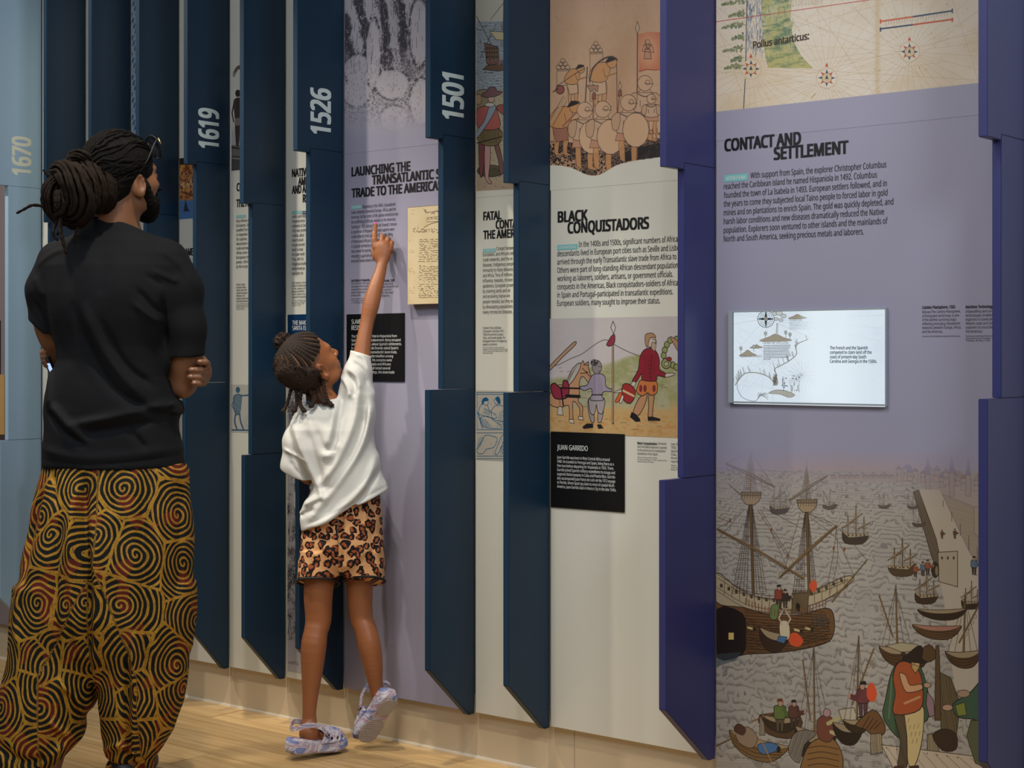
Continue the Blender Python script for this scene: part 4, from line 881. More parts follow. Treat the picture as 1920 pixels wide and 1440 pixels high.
# ---------------------------------------------------------------- procession on buff paper (generic), head of the BLACK CONQUISTADORS panel
cx = Canvas(1031.5, -30, 1300, 335, (196, 160, 128), S=1350)
px, py = cx.field(); paper(cx, [(178, 134, 98), (208, 178, 150)], 31, .5)
SK = (196, 144, 96); LN = (62, 52, 46); r_ = cx.rnd
gtop = 268+np.sin(px/19.)*4-np.clip((px-1150)/100, 0, 1)*14; bot = 309+20*np.exp(-((px-1112)/36)**2)-np.clip((px-1130)/100, 0, 1.4)*14
gm = ((py > gtop) & (py < bot)).astype(float)
cx.tint(gm, (160, 124, 98), .55); cx.tint(gm*(vnoise(cx.h, cx.w, 9, 12, 9, 3) > .56), (54, 44, 42), .55)
cx.poly([(1165, 290), (1180, 282), (1200, 276), (1238, 268), (1300, 262), (1300, 296), (1238, 298), (1190, 300), (1165, 304)], (38, 32, 32), .85, None, 1, 4)
for k in range(1300):
    x, y = r_.uniform(1032, 1300), r_.uniform(262, 330); i = int((on_wall(x, y).x-cx.X0)*cx.S); j = int((cx.Z1-on_wall(x, y).z)*cx.S)
    if 0 <= i < cx.w and 0 <= j < cx.h and gm[j, i] > 0: cx.dot(x, y, r_.uniform(.7, 1.9), (34, 28, 28), .9, r_.uniform(.8, 2.3))
def crate(x, y, w_, h, n):
    cx.poly([(x, y), (x, y-h), (x+w_, y-h-1), (x+w_, y)], None, 1, LN, .8); cx.line([(x, y-h+3), (x+w_, y-h+2)], .8, LN)
    for i in range(n):
        for k in range(n-i): cx.dot(x+3+(w_-5)*(k+.5*i)/(n-.6), y-h-4-i*6, w_/n*.55, None, 1, 4.4, LN, .8)
crate(1106, 190, 24, 92, 3); crate(1044, 160, 25, 30, 3)
def soldier(x, y, h, shield=1, dirn=1):
    u = h/8.
    for s_ in (-1, 1): cx.poly([(x+s_*.5*u, y-3*u), (x+s_*1.1*u, y-3*u), (x+s_*1.0*u, y-.3*u), (x+s_*1.0*u+dirn*1.0*u, y), (x+s_*.4*u, y)], SK, .9, LN, .8, 2)
    cx.poly([(x-1.3*u, y-3.7*u), (x+1.3*u, y-3.7*u), (x+1.5*u, y-2.6*u), (x-1.6*u, y-2.6*u)], (188, 140, 112), 1, (110, 60, 48), .9)
    cx.poly([(x-1.1*u, y-6*u), (x+1.1*u, y-6*u), (x+1.5*u, y-3.6*u), (x-1.4*u, y-3.6*u)], (196, 162, 132), 1, LN, .9, 2)
    for s_ in (-1, 1): cx.poly([(x+s_*1*u, y-6*u), (x+s_*2*u, y-5.5*u), (x+s_*1.9*u, y-4*u), (x+s_*1.2*u, y-4*u)], (190, 154, 122), 1, LN, .9, 2)
    cx.line([(x-1*u, y-5.9*u), (x, y-5.5*u), (x+1*u, y-5.9*u)], 1.6, LN, .8, 8); cx.line([(x-.6*u, y-5*u), (x-.6*u, y-4.3*u)], 1.4, LN, .6); cx.line([(x+.6*u, y-5*u), (x+.6*u, y-4.3*u)], 1.4, LN, .6)
    cx.poly([(x-.5*u, y-6.6*u), (x+.5*u, y-6.6*u), (x+.8*u, y-6*u), (x-.8*u, y-6*u)], (198, 160, 128), 1, LN, .8)
    cx.dot(x, y-7.2*u, .95*u, (200, 164, 132), 1, 1.0*u, LN, .9); cx.line([(x, y-7.2*u), (x+dirn*1.1*u, y-7.1*u)], .9, LN); cx.dot(x+dirn*.35*u, y-7.3*u, .3*u, None, 1, .3*u, LN, .8)
    if shield: cx.dot(x+.9*u, y-3.9*u, 1.6*u, (204, 168, 134), 1, 2.1*u, LN, 1)
def spear(x0_, y0_, x1_, y1_):
    cx.line([(x0_, y0_), (x1_, y1_)], 2.2, (146, 96, 76)); cx.line([(x0_-1.2, y0_), (x1_-1.2, y1_)], .6, LN); cx.poly([(x1_-3.6, y1_+4), (x1_+4, y1_+4), (x1_+3, y1_-7), (x1_-2.6, y1_-7)], (140, 84, 66), 1, LN, .8)
    cx.poly([(x1_, y1_-24), (x1_+3, y1_-14), (x1_+.5, y1_-7), (x1_-2.4, y1_-14)], (198, 170, 142), 1, LN, .9)
def bearer(x, y, h, lean, skirt=(200, 166, 134)):
    u = h/8.
    for s_ in (0, 1.3): cx.poly([(x+s_*u-.5*u, y-4*u), (x+s_*u+.4*u, y-4*u), (x+s_*u+.5*u, y-2*u), (x+s_*u+.3*u, y-.3*u), (x+s_*u+1.3*u, y), (x+s_*u-.2*u, y), (x+s_*u-.3*u, y-2*u)], SK, .9, LN, .9, 2)
    cx.poly([(x-.7*u, y-4.4*u), (x+1.6*u, y-4.2*u), (x+1.7*u, y-2.2*u), (x+.0*u, y-1.9*u)], skirt, 1, LN, .9)
    cx.poly([(x-.8*u, y-4.2*u), (x-1*u, y-5.6*u), (x+.4*u, y-7.2*u), (x+1.8*u+lean, y-6.8*u), (x+1.6*u, y-4.2*u)], SK, 1, LN, 1, 3)
    cx.line([(x+1.2*u, y-6.2*u), (x+1.5*u, y-4.9*u), (x+3.4*u, y-5.5*u)], 4, SK); cx.line([(x+1.2*u, y-6.2*u), (x+1.5*u, y-4.9*u), (x+3.4*u, y-5.5*u)], .8, LN)
    cx.dot(x+2.1*u+lean, y-7.2*u, .8*u, SK, 1, .9*u, LN, .9); cx.poly([(x+.9*u+lean, y-7.1*u), (x+1.6*u+lean, y-8.1*u), (x+2.9*u+lean, y-8*u), (x+2.6*u+lean, y-7.6*u), (x+1.5*u+lean, y-7.2*u)], (52, 44, 42), 1)
bearer(1068, 194, 72, 2); bearer(1117, 200, 92, 6); bearer(1043, 290, 100, 8, (160, 110, 90))
cx.line([(1043, 162), (1078, 138), (1096, 128)], 1.2, LN); cx.line([(1105, 152), (1112, 128), (1128, 112), (1146, 106), (1157, 112)], 3, (70, 58, 50), .9, 18)
cx.dot(1050, 168, 8, (150, 90, 78), 1, 8, LN, 1.4); cx.line([(1037, 172), (1046, 166)], 2, LN); cx.line([(1033, 230), (1060, 182)], 5, (190, 154, 124)); cx.line([(1033, 222), (1056, 180)], .9, LN); cx.line([(1036, 236), (1062, 190)], .9, LN)
cx.line([(1055, 236), (1090, 202)], 3.4, (150, 100, 80)); cx.line([(1097, 194), (1101, 126)], 2.6, LN, .8)
cx.line([(1156, 120), (1157, 232)], 1.4, LN, .9)
spear(1112, 246, 1113, 182); spear(1154, 250, 1162, 176); cx.poly([(1100, 160), (1122, 160), (1120, 172), (1114, 166), (1108, 172)], (170, 130, 104), 1, LN, .9)
cx.line([(1194, 296), (1195, 60)], 3, (128, 78, 66)); cx.poly([(1195, 64), (1199, 52), (1195, 40), (1191, 52)], (196, 166, 138), 1, LN, 1)
fm = cx.inpoly([(1197, 64), (1215, 60), (1300, 62), (1300, 132), (1238, 129), (1215, 131), (1198, 134)]).astype(float)
cx.tint(fm, (206, 148, 110), 1); cx.tint(fm*np.clip(np.hypot((px-1216)/22, (py-96)/34)-.6, 0, 1), (184, 84, 56), .8)
for k in range(20): cx.line([(1208+r_.uniform(0, 13), 74+r_.uniform(0, 34)), (1208+r_.uniform(0, 13), 74+r_.uniform(0, 34))], .8, LN, .7)
cx.dot(1214, 78, 4, (196, 150, 116), 1, 4, LN); cx.poly([(1207, 110), (1210, 92), (1218, 92), (1221, 110)], (190, 140, 108), 1, LN, 1); cx.poly([(1204, 96), (1206, 84), (1222, 84), (1226, 98)], None, 1, LN, .9)
cx.line([(1198, 134), (1212, 130), (1228, 131), (1300, 126)], 1.6, (150, 60, 40), .9)
soldier(1209, 262, 118, 0); cx.poly([(1190, 222), (1205, 208), (1240, 206), (1300, 208), (1300, 250), (1240, 246), (1238, 258), (1230, 258), (1226, 244), (1206, 248), (1202, 262), (1196, 262), (1194, 240)], (198, 164, 134), 1, LN, 1, 3)
for k in range(8): cx.line([(1214+k*9, 240), (1213+k*9, 262)], 1.4, (150, 84, 62), .9)
soldier(1221, 250, 72, 0); soldier(1096, 316, 122); soldier(1130, 318, 126); soldier(1178, 304, 124)
cx.img[..., 3] = np.clip((bot-py)*.8+.5+vnoise(cx.h, cx.w, 60, 60, 2, 2), 0, 1)
cx.emit('procession_print', P[8], .35, base=(212, 212, 200))

# ---------------------------------------------------------------- colour drawing of horse and walking figures (generic)
hs = Canvas(1031, 597.5, 1300, 812, (188, 182, 182), S=1350)
px, py = hs.field(); paper(hs, [(170, 164, 166), (200, 194, 190)], 41, .4)
hill = 700-38*np.exp(-((px-1200)/70)**2)-10*np.exp(-((px-1110)/30)**2)+np.clip((1110-px)/80, 0, 1)*8
n = vnoise(hs.h, hs.w, 14, 10, 17, 4); n2 = vnoise(hs.h, hs.w, 40, 60, 18, 3)
hs.tint(np.clip((py-hill)/8, 0, 1), (150, 150, 96), .55); hs.tint(np.clip((py-hill)/8, 0, 1)*np.clip((n-.4)*3, 0, 1), (128, 138, 76), .6); hs.tint(np.clip((n2-.55)*4, 0, 1)*(py > hill), (176, 168, 140), .6)
hs.tint(np.clip((py-752)/22+(n-.5)*2, 0, 1), (194, 158, 106), .85); hs.tint(np.clip((py-765)/20, 0, 1)*np.clip((n2-.45)*3, 0, 1), (184, 124, 64), .6)
K = (36, 30, 30)
hs.line([(1031, 688), (1048, 683), (1070, 672), (1090, 664), (1112, 648), (1125, 640), (1137, 637), (1150, 645), (1175, 658), (1200, 668), (1215, 674)], 1.1, K, .8, 30)
for k in range(46): x, y = hs.rnd.uniform(1035, 1268), hs.rnd.uniform(690, 806); L = hs.rnd.uniform(4, 14); hs.line([(x, y), (x+L/2, y-1), (x+L, y-.5)], .8, (70, 62, 50), .7)
def o(pts, col, w_=1.3, sm=3): hs.poly(pts, col, 1, K, w_, sm)
o([(1031, 686), (1052, 664), (1076, 641), (1079, 646), (1056, 668), (1031, 694)], (176, 140, 112))
o([(1031, 738), (1044, 722), (1062, 722), (1072, 714), (1076, 698), (1082, 686), (1090, 680), (1093, 676), (1096, 682), (1103, 678), (1103, 688), (1106, 700), (1110, 712), (1104, 718), (1096, 708), (1090, 706), (1086, 718), (1086, 738), (1084, 752), (1092, 762), (1091, 782), (1087, 780), (1086, 764), (1074, 752), (1074, 786), (1068, 788), (1066, 760), (1050, 764), (1031, 758)], (186, 140, 104))
o([(1063, 722), (1066, 706), (1074, 690), (1086, 680), (1088, 688), (1080, 704), (1072, 716)], (178, 170, 160))
for k in range(14): hs.line([(1085-k*1.2, 682+k*1.4), (1076-k*.9, 694+k*2)], .6, (120, 112, 104))
hs.poly([(1066, 786), (1075, 786), (1076, 794), (1068, 792)], (200, 190, 172), 1, K, 1); hs.poly([(1084, 780), (1092, 781), (1094, 787), (1085, 786)], (200, 190, 172), 1, K, 1)
o([(1032, 724), (1040, 718), (1046, 724), (1054, 726), (1056, 714), (1063, 714), (1067, 726), (1064, 744), (1050, 748), (1038, 744)], (140, 48, 66), 2)
hs.line([(1050, 727), (1088, 728)], 3, (34, 28, 30)); hs.line([(1062, 742), (1086, 743)], 6, (34, 28, 30)); hs.line([(1052, 730), (1056, 760)], 3, (34, 28, 30)); hs.line([(1049, 748), (1050, 762)], 1, K); hs.poly([(1047, 762), (1053, 762), (1056, 778), (1044, 777)], (188, 180, 168), 1, K, 1)
for a in (((1092, 690), (1106, 706)), ((1088, 700), (1102, 698)), ((1094, 684), (1104, 684))): hs.line(a, 1.4, (60, 44, 40))
hs.dot(1100, 697, 1.2, K)
# figure in grey by the spear
for s_ in ((1107, 748, 1111, 790), (1125, 748, 1124, 790)):
    o([(s_[0]-4, 748), (s_[0]+6, 748), (s_[0]+6, 772), (s_[2]+3, 790), (s_[2]-3, 790), (s_[0]-4, 770)], (150, 142, 142), 1.2)
o([(1106, 746), (1132, 746), (1132, 766), (1127, 776), (1120, 770), (1118, 758), (1114, 776), (1107, 774), (1104, 758)], (164, 156, 156))
o([(1112, 702), (1124, 700), (1134, 706), (1136, 724), (1148, 730), (1149, 734), (1132, 734), (1128, 742), (1131, 750), (1107, 750), (1110, 738), (1108, 728), (1096, 732), (1088, 728), (1088, 724), (1100, 722), (1106, 710)], (148, 140, 156))
hs.hatch([(1112, 702), (1124, 700), (1130, 726), (1128, 740), (1112, 740)], (104, 92, 120), 3, 1.57, .8, .7); hs.hatch([(1106, 750), (1132, 750), (1130, 770), (1106, 770)], (96, 90, 98), 2.6, 1.57, .7, .7); hs.line([(1110, 740), (1130, 740)], 2, K)
hs.dot(1119, 688, 9, (132, 124, 128), 1, 13, K, 1); hs.dot(1114, 680, 7, (118, 110, 108), 1, 7)
for k in range(30): a_ = k*.7; hs.dot(1115+7*math.cos(a_)*hs.rnd.random(), 680+6*math.sin(a_)*hs.rnd.random(), 1, None, 1, 1, (50, 46, 46), .6)
for x in (1123, 1127): hs.line([(x-1.4, 687), (x+1, 687)], 1, K)
hs.line([(1122, 696), (1126, 696)], .9, K); hs.poly([(1092, 800), (1100, 794), (1112, 794), (1112, 802), (1094, 804)], (34, 28, 30)); hs.poly([(1119, 796), (1126, 795), (1132, 803), (1122, 804)], (34, 28, 30))
hs.line([(1149, 642), (1149, 793)], 4.4, K); hs.line([(1149, 642), (1149, 792)], 2.6, (166, 138, 112)); o([(1149, 602), (1154, 614), (1150, 626), (1145, 614)], (196, 190, 184), 1.2, 1); o([(1146, 630), (1152, 627), (1152, 642), (1143, 649), (1137, 646), (1141, 638)], (134, 52, 66), 1.2)
# figure in crimson
o([(1213, 738), (1208, 760), (1197, 778), (1187, 774), (1192, 758), (1200, 744)], (178, 132, 98)); o([(1216, 738), (1226, 738), (1224, 762), (1222, 782), (1215, 782), (1216, 762)], (178, 132, 98))
hs.poly([(1184, 772), (1192, 776), (1199, 784), (1201, 790), (1192, 791), (1181, 782)], (30, 26, 28)); hs.poly([(1214, 781), (1224, 781), (1238, 785), (1238, 789), (1215, 789)], (30, 26, 28))
o([(1202, 712), (1230, 714), (1231, 736), (1220, 741), (1214, 736), (1204, 742), (1193, 734), (1196, 722)], (188, 112, 62))
for x in (1201, 1209, 1226): hs.dot(x, 728, 2.4, (130, 44, 52), 1, 6, K)
o([(1211, 654), (1222, 652), (1232, 662), (1236, 676), (1236, 692), (1248, 700), (1247, 707), (1232, 704), (1229, 714), (1204, 712), (1203, 700), (1191, 718), (1185, 714), (1196, 694), (1199, 672), (1204, 660)], (136, 34, 48), 1.5)
hs.hatch([(1205, 664), (1230, 664), (1228, 710), (1206, 708)], (92, 22, 36), 3, 1.45, 1, .6); hs.line([(1221, 665), (1220, 712)], 1, K)
for k in range(5): hs.dot(1217, 676+k*8, 1, K)
hs.dot(1220, 638, 9, (190, 176, 166), 1, 13, K, 1); hs.poly([(1210, 646), (1209, 630), (1214, 625), (1224, 625), (1229, 632), (1218, 634), (1214, 650)], (166, 130, 96), 1, K, 1, 3); hs.poly([(1222, 642), (1230, 644), (1227, 658), (1221, 652)], (170, 152, 132), 1, K, .8, 2); hs.line([(1223, 636), (1228, 636)], 1, K); hs.line([(1229, 636), (1231, 642), (1228, 644)], .9, K)
o([(1188, 714), (1181, 722), (1184, 727), (1192, 720)], (190, 178, 168), 1); o([(1248, 700), (1262, 699), (1263, 703), (1248, 707)], (190, 178, 168), 1)
o([(1167, 722), (1180, 720), (1191, 732), (1188, 748), (1180, 756), (1168, 748)], (148, 46, 44), 1.5); hs.line([(1168, 732), (1188, 742)], 4, (196, 176, 130)); o([(1166, 728), (1158, 742), (1153, 752), (1158, 754), (1165, 742)], (196, 92, 46), 1); o([(1166, 740), (1161, 754), (1165, 755), (1169, 744)], (196, 188, 176), 1); o([(1150, 736), (1164, 730), (1164, 735)], (190, 184, 176), .9)
for x, y in ((1268, 636), (1256, 638), (1250, 646), (1246, 656), (1244, 666), (1261, 684), (1268, 688), (1276, 690)): hs.dot(x, y, 5, (138, 146, 92), 1, 6, K, 1.2)
hs.dot(1249, 681, 9, (138, 146, 92), 1, 10, K, 1.4); hs.dot(1249, 682, 4, (180, 174, 160), 1, 4, K, 1); hs.dot(1254, 673, 5, (140, 46, 46), 1, 4, K); o([(1258, 636), (1264, 634), (1290, 660), (1286, 680)], (170, 130, 100), 1)
hs.emit('drawing_print', P[8], .35)

# ---------------------------------------------------------------- engraved close-up over LAUNCHING THE ...
en = Canvas(646.5, -30, 886, 262, (178, 172, 180), S=1400)
px, py = en.field(); n = vnoise(en.h, en.w, 7, 9, 51, 3); n2 = vnoise(en.h, en.w, 60, 90, 52, 3); n3 = vnoise(en.h, en.w, 130, 160, 53, 2)
xx = (px-647)/150.
band = .5+.5*np.sin(xx*26+np.sin(py/60.+n*5)*2.2+n*4)
top = np.clip((128-py+n*60)/60, 0, 1)*np.clip((790-px)/12+ (py < 20), 0, 1)
en.tint(np.clip((band-.45)*4, 0, 1)*top*np.clip((n2-.22)*5, 0, 1), (42, 40, 44), .92)
en.tint(np.clip((n3-.5)*6, 0, 1)*top*(band > .3), (60, 58, 62), .6)
blob = [(672, 130, 26, 26), (735, 158, 30, 26), (668, 172, 24, 26), (739, 222, 24, 22), (790, 190, 20, 40), (700, 100, 13, 60), (786, 60, 17, 60)]
dd = np.full(px.shape, 9.)
for bx, by, rx, ry in blob: dd = np.minimum(dd, np.hypot((px-bx)/rx, (py-by)/ry))
en.tint(np.clip((1.12-dd)*6, 0, 1), (190, 184, 190), .9)
ring = np.exp(-((dd-1.12)/.1)**2)*np.clip((250-py)/90, 0, 1); en.tint(ring*np.clip((n2-.38)*5, 0, 1), (50, 48, 52), .9)
en.tint(np.clip((dd-1.05)*3, 0, 1)*np.clip((n3-.52)*7, 0, 1)*np.clip((252-py)/60, 0, 1)*(py > 90), (72, 70, 76), .75)
for k in range(420):
    x = en.rnd.uniform(648, 792); y = en.rnd.uniform(100, 230); en.line([(x, y), (x+en.rnd.uniform(-3, 3), y+en.rnd.uniform(1, 6))], .8, (58, 56, 60), .5)
for k in range(170):
    x = en.rnd.uniform(648, 792); y = en.rnd.uniform(-10, 120); en.line([(x, y), (x+en.rnd.uniform(-2, 2), y+en.rnd.uniform(6, 22))], 1, en.rnd.choice([(40, 38, 42), (176, 172, 178)]), .7)
en.img[..., 3] = np.clip((262-py)/70, 0, 1)*.95
en.emit('engraving_print', P[6], .35, base=(156, 154, 174))

# ---------------------------------------------------------------- landing scene (generic) on the FATAL panel
ld = Canvas(893, -30, 1000, 362, (186, 184, 168), S=1400)
px, py = ld.field(); n = vnoise(ld.h, ld.w, 12, 60, 61, 3)
sea = (py > 40) & (py < 178); ld.tint(sea.astype(float), (150, 162, 168), .9); ld.tint(sea*((np.sin(py*1.3+n*14) > .75)), (70, 78, 84), .6)
ld.tint((py >= 168)*np.clip(1-np.abs(n-.5), 0, 1), (168, 156, 124), .9); ld.tint(np.clip((py-320)/30, 0, 1), (168, 146, 124), .9)
ld.line([(946, -30), (944, 60)], 4, (90, 76, 66)); ld.line([(920, 36), (948, 0)], 1, INK); ld.line([(930, 44), (900, 110)], 1, INK); ld.line([(893, 30), (930, 100)], 1.6, (90, 76, 60))
for k in range(16): ld.line([(938, 42+k*3), (960, 40+k*3)], 1, (96, 92, 88), .8)
ld.poly([(908, 80), (934, 88), (936, 118), (924, 128), (912, 118)], (112, 88, 72), 1, INK, 1); ld.poly([(918, 58), (946, 60), (950, 76), (930, 74)], (190, 178, 142), 1, INK, .8)
for k in range(3):
    for q in range(5): ld.poly([(912+q*4.6, 88+k*8), (914.6+q*4.6, 88.6+k*8), (914.6+q*4.6, 93+k*8), (912+q*4.6, 92+k*8)], (60, 46, 40))
ld.poly([(905, 130), (914, 122), (950, 118), (985, 112), (980, 128), (930, 133)], (104, 80, 64), 1, INK, 1)
for k in range(26): ld.dot(914+k*1.7, 116+ld.rnd.uniform(-4, 4), 1.8, ld.rnd.choice([(150, 96, 84), (176, 170, 160), (92, 84, 90)]))
ld.poly([(893, 176), (902, 168), (918, 172), (910, 200), (893, 214)], (140, 128, 96), 1, INK, 1, 3)
for k in range(70): x, y = ld.rnd.uniform(894, 960), ld.rnd.uniform(168, 352); ld.line([(x, y), (x+4, y+1)], .7, (84, 74, 60), .7)
ld.dot(920, 320, 26, (96, 88, 66), 1, 11, INK, 1); ld.hatch([(896, 314), (944, 314), (940, 332), (898, 332)], INK, 2.6, .5, .8, .6)
def q(pts, col, w_=1.1): ld.poly(pts, col, 1, INK, w_, 3)
q([(910, 262), (918, 262), (919, 300), (916, 332), (922, 342), (918, 344), (910, 334), (908, 300)], (188, 144, 140)); q([(924, 262), (932, 262), (940, 290), (944, 320), (938, 326), (934, 300)], (120, 84, 80)); q([(898, 262), (906, 262), (908, 300), (904, 330), (900, 328), (898, 300)], (120, 72, 70))
q([(897, 240), (938, 242), (940, 262), (930, 272), (908, 272), (896, 262)], (120, 104, 70)); ld.hatch([(897, 240), (938, 242), (936, 268), (900, 268)], INK, 2.4, 1.4, .8, .6)
q([(902, 200), (926, 198), (934, 214), (936, 240), (900, 242), (893, 226), (894, 206)], (168, 92, 84)); q([(930, 200), (944, 196), (960, 206), (958, 216), (942, 214)], (150, 80, 74)); q([(918, 198), (930, 200), (920, 222), (900, 252), (893, 258), (893, 246), (908, 226)], (142, 152, 164))
ld.dot(918, 196, 9, (190, 188, 176), 1, 4, INK); ld.dot(921, 184, 6, (192, 158, 140), 1, 8, INK); q([(903, 176), (914, 170), (916, 164), (928, 163), (932, 170), (942, 172), (930, 180), (908, 182)], (118, 82, 84)); ld.dot(897, 186, 6, (170, 140, 110), 1, 10, INK)
ld.line([(893, 268), (940, 256)], 1.6, INK)
ld.img[..., 3] = np.clip((358-(px-893)*.05-py)*.6+.5, 0, 1)
ld.emit('landing_print', P[7], .35, base=(212, 212, 200))
# blue line blocks lower on the same panel
bl = Canvas(893, 734, 1000, 862, (176, 170, 158), S=1500); BLU = (24, 84, 122); LB = (150, 158, 158)
for y in (736, 739.5, 805.5, 811.5, 855, 860): bl.line([(893, y), (1000, y)], 1.1, BLU)
bl.line([(894, 737), (894, 804)], 1, BLU)
def bb(pts, col=None, w_=1.1): bl.poly(pts, col, 1, BLU, w_, 3)
bb([(897, 776), (900, 762), (908, 756), (915, 762), (918, 772), (928, 776), (930, 784), (916, 782), (904, 778)]); bl.dot(911, 754, 4.5, (176, 170, 158), 1, 6, BLU, 1); bl.poly([(903, 758), (905, 748), (912, 745), (916, 750), (914, 752), (908, 753), (906, 758)], BLU, 1, None, 1, 3)
bb([(922, 768), (930, 760), (938, 760), (948, 764), (960, 780), (950, 790), (930, 788), (922, 782)]); bl.dot(931, 752, 4.5, (176, 170, 158), 1, 6, BLU, 1); bl.poly([(929, 748), (934, 743), (938, 750), (938, 758), (934, 756)], BLU, 1, None, 1, 3)
bb([(900, 784), (914, 780), (928, 790), (940, 798), (938, 803), (912, 802), (904, 796)]); bl.line([(895, 772), (904, 803)], 1.4, BLU); bl.line([(897, 772), (906, 803)], .8, BLU)
bl.hatch([(896, 782), (910, 786), (924, 800), (906, 802)], BLU, 2.6, .9, .8, .8); bl.hatch([(936, 770), (950, 770), (950, 800), (930, 800)], BLU, 3, 1.2, .8, .8); bl.hatch([(908, 764), (922, 770), (918, 778), (906, 774)], BLU, 2.4, .4, .9, .9)
bb([(894, 842), (902, 830), (910, 816), (924, 818), (932, 822), (926, 838), (912, 842), (906, 850), (896, 850)]); bb([(928, 850), (934, 832), (940, 818), (944, 816), (944, 826), (934, 850)]); bl.hatch([(896, 822), (910, 816), (900, 838), (894, 842)], BLU, 2.4, 2.4, .8, .8); bl.hatch([(938, 836), (960, 828), (960, 852), (938, 852)], BLU, 2.6, 2.2, 1.2, .9)
for k in range(130): x, y = bl.rnd.uniform(895, 960), bl.rnd.choice([bl.rnd.uniform(742, 803), bl.rnd.uniform(813, 853)]); bl.line([(x, y), (x+bl.rnd.uniform(-2, 2), y+bl.rnd.uniform(-2, 3))], .7, BLU, .55)
bl.emit('line_block_print', P[7], .35)

# ---------------------------------------------------------------- slivers of pictures on the narrow panels
pa = Canvas(434, 118, 500, 313, (200, 200, 188), S=1400); px, py = pa.field()
pa.tint(np.clip((py-236)/14, 0, 1), (168, 172, 176), .9); pa.tint((py > 272).astype(float), (100, 94, 92), .9); pa.tint((py > 292).astype(float), (70, 68, 70), .9)
for k in range(30): a_ = -3.6+k*.16; pa.line([(452, 128), (452+9*math.cos(a_), 128+6*math.sin(a_)), (452+14*math.cos(a_)+pa.rnd.uniform(-2, 2), 142+10*math.sin(a_)+pa.rnd.uniform(-3, 5))], 1.3, (96, 84, 72), .9, 8)
pa.line([(452, 128), (454, 180)], 2.4, (110, 100, 90))
pa.dot(446, 175, 5, (56, 48, 46), 1, 7); pa.poly([(438, 188), (452, 184), (456, 200), (452, 222), (450, 246), (448, 270), (443, 274), (441, 250), (440, 222)], (64, 54, 52), 1, None, 1, 3); pa.line([(439, 190), (435, 212), (438, 228)], 3.4, (60, 50, 50)); pa.line([(441, 186), (440, 234)], .9, (168, 156, 146), .5)
pa.poly([(440, 222), (453, 220), (454, 234), (441, 236)], (140, 128, 122), .8); pa.line([(434, 276), (452, 279), (470, 276)], 3, (50, 46, 46)); pa.line([(434, 296), (470, 300)], 2, (170, 170, 170), .7)
pa.img[..., 3] = np.clip((py-236)/12, 0, 1)*.0+np.where(py > 230, 1, 0); pa_mask = pa.img[..., :3].sum(-1) < 1.9; pa.img[..., 3] = np.maximum(pa.img[..., 3], pa_mask)
pa.emit('palm_print', P[4], .35, base=(212, 212, 200))
bm_ = Canvas(433, 722, 500, 810, (180, 180, 172), S=1400); NB = (52, 84, 112)
bm_.dot(446, 731, 4, NB, .9, 6); bm_.poly([(438, 742), (452, 740), (452, 758), (449, 776), (441, 776), (438, 760)], NB, .75, NB, 1, 3)
bm_.line([(450, 742), (464, 741), (476, 738)], 3, NB, .85); bm_.line([(440, 744), (435, 760), (441, 772)], 2.6, NB, .85)
bm_.line([(442, 774), (440, 790), (444, 804)], 4, NB, .8, 8); bm_.line([(449, 774), (451, 790), (456, 804)], 4, NB, .8, 8); bm_.line([(435, 806), (500, 807)], 3, NB, .9)
bm_.hatch([(438, 742), (452, 740), (451, 776), (440, 776)], (170, 172, 168), 2.6, .8, .8, .6); bm_.hatch([(456, 780), (480, 776), (480, 802), (458, 802)], NB, 3.4, 1.1, .7, .5)
bm_.emit('figure_print', P[4], .35)
hp = Canvas(336.5, 297, 400, 406, (190, 120, 60), S=1400); px, py = hp.field(); n = vnoise(hp.h, hp.w, 14, 22, 71, 3)
hp.tint((py < 309).astype(float), (44, 38, 34), 1); hp.tint(np.clip((py-309)/30, 0, 1)*(py < 366), (170, 128, 92), .7); hp.tint(np.clip((n-.5)*5, 0, 1)*(py > 309)*(py < 372), (92, 50, 34), .8); hp.tint(np.clip((.42-n)*6, 0, 1)*(py > 309)*(py < 366), (218, 150, 60), .9)
hp.tint(np.clip((py-372)/6, 0, 1), (74, 116, 168), 1); hp.poly([(344, 396), (348, 374), (352, 390), (356, 396)], (48, 40, 48), .9); hp.line([(348, 398), (347, 352)], 1, (60, 44, 40))
for k in range(40): x, y = hp.rnd.uniform(338, 370), hp.rnd.uniform(322, 368); hp.poly([(x, y), (x, y-4), (x+3, y-4), (x+3, y)], hp.rnd.choice([(206, 176, 130), (84, 50, 34), (196, 120, 60)]), .9)
hp.emit('painting_print', P[3], .35)
og = Canvas(247, -30, 268, 300, (150, 172, 192), S=1400); px, py = og.field()
og.tint((np.sin(py*.42+px*.9)+np.sin(py*.17-px*.6) > .35).astype(float), (50, 92, 134), .85); og.tint((np.abs(np.sin(py*.21+px*.3)) < .12).astype(float), (206, 214, 214), .8)
og.emit('ornament_print', P[2], .35)
ne = Canvas(539, 716, 600, 1258, (176, 174, 178), S=1200); px, py = ne.field(); n = vnoise(ne.h, ne.w, 3, 26, 81, 4); n2 = vnoise(ne.h, ne.w, 40, 300, 82, 2)
ne.tint(np.clip((n-.42)*5, 0, 1)*np.clip((n2-.3)*4, 0, 1)*(py < 1200), (46, 46, 50), .95); ne.tint((np.sin(py*.7+n*30) > .5)*(n > .4)*(py < 1200), (120, 118, 122), .6)
for k in range(90): x, y = ne.rnd.uniform(539, 572), ne.rnd.uniform(716, 1200); ne.line([(x, y), (x+ne.rnd.uniform(-4, 4), y+ne.rnd.uniform(8, 26))], 1.2, ne.rnd.choice([(30, 30, 34), (184, 182, 186)]), .8)
ne.emit('tall_engraving', P[5], .35)
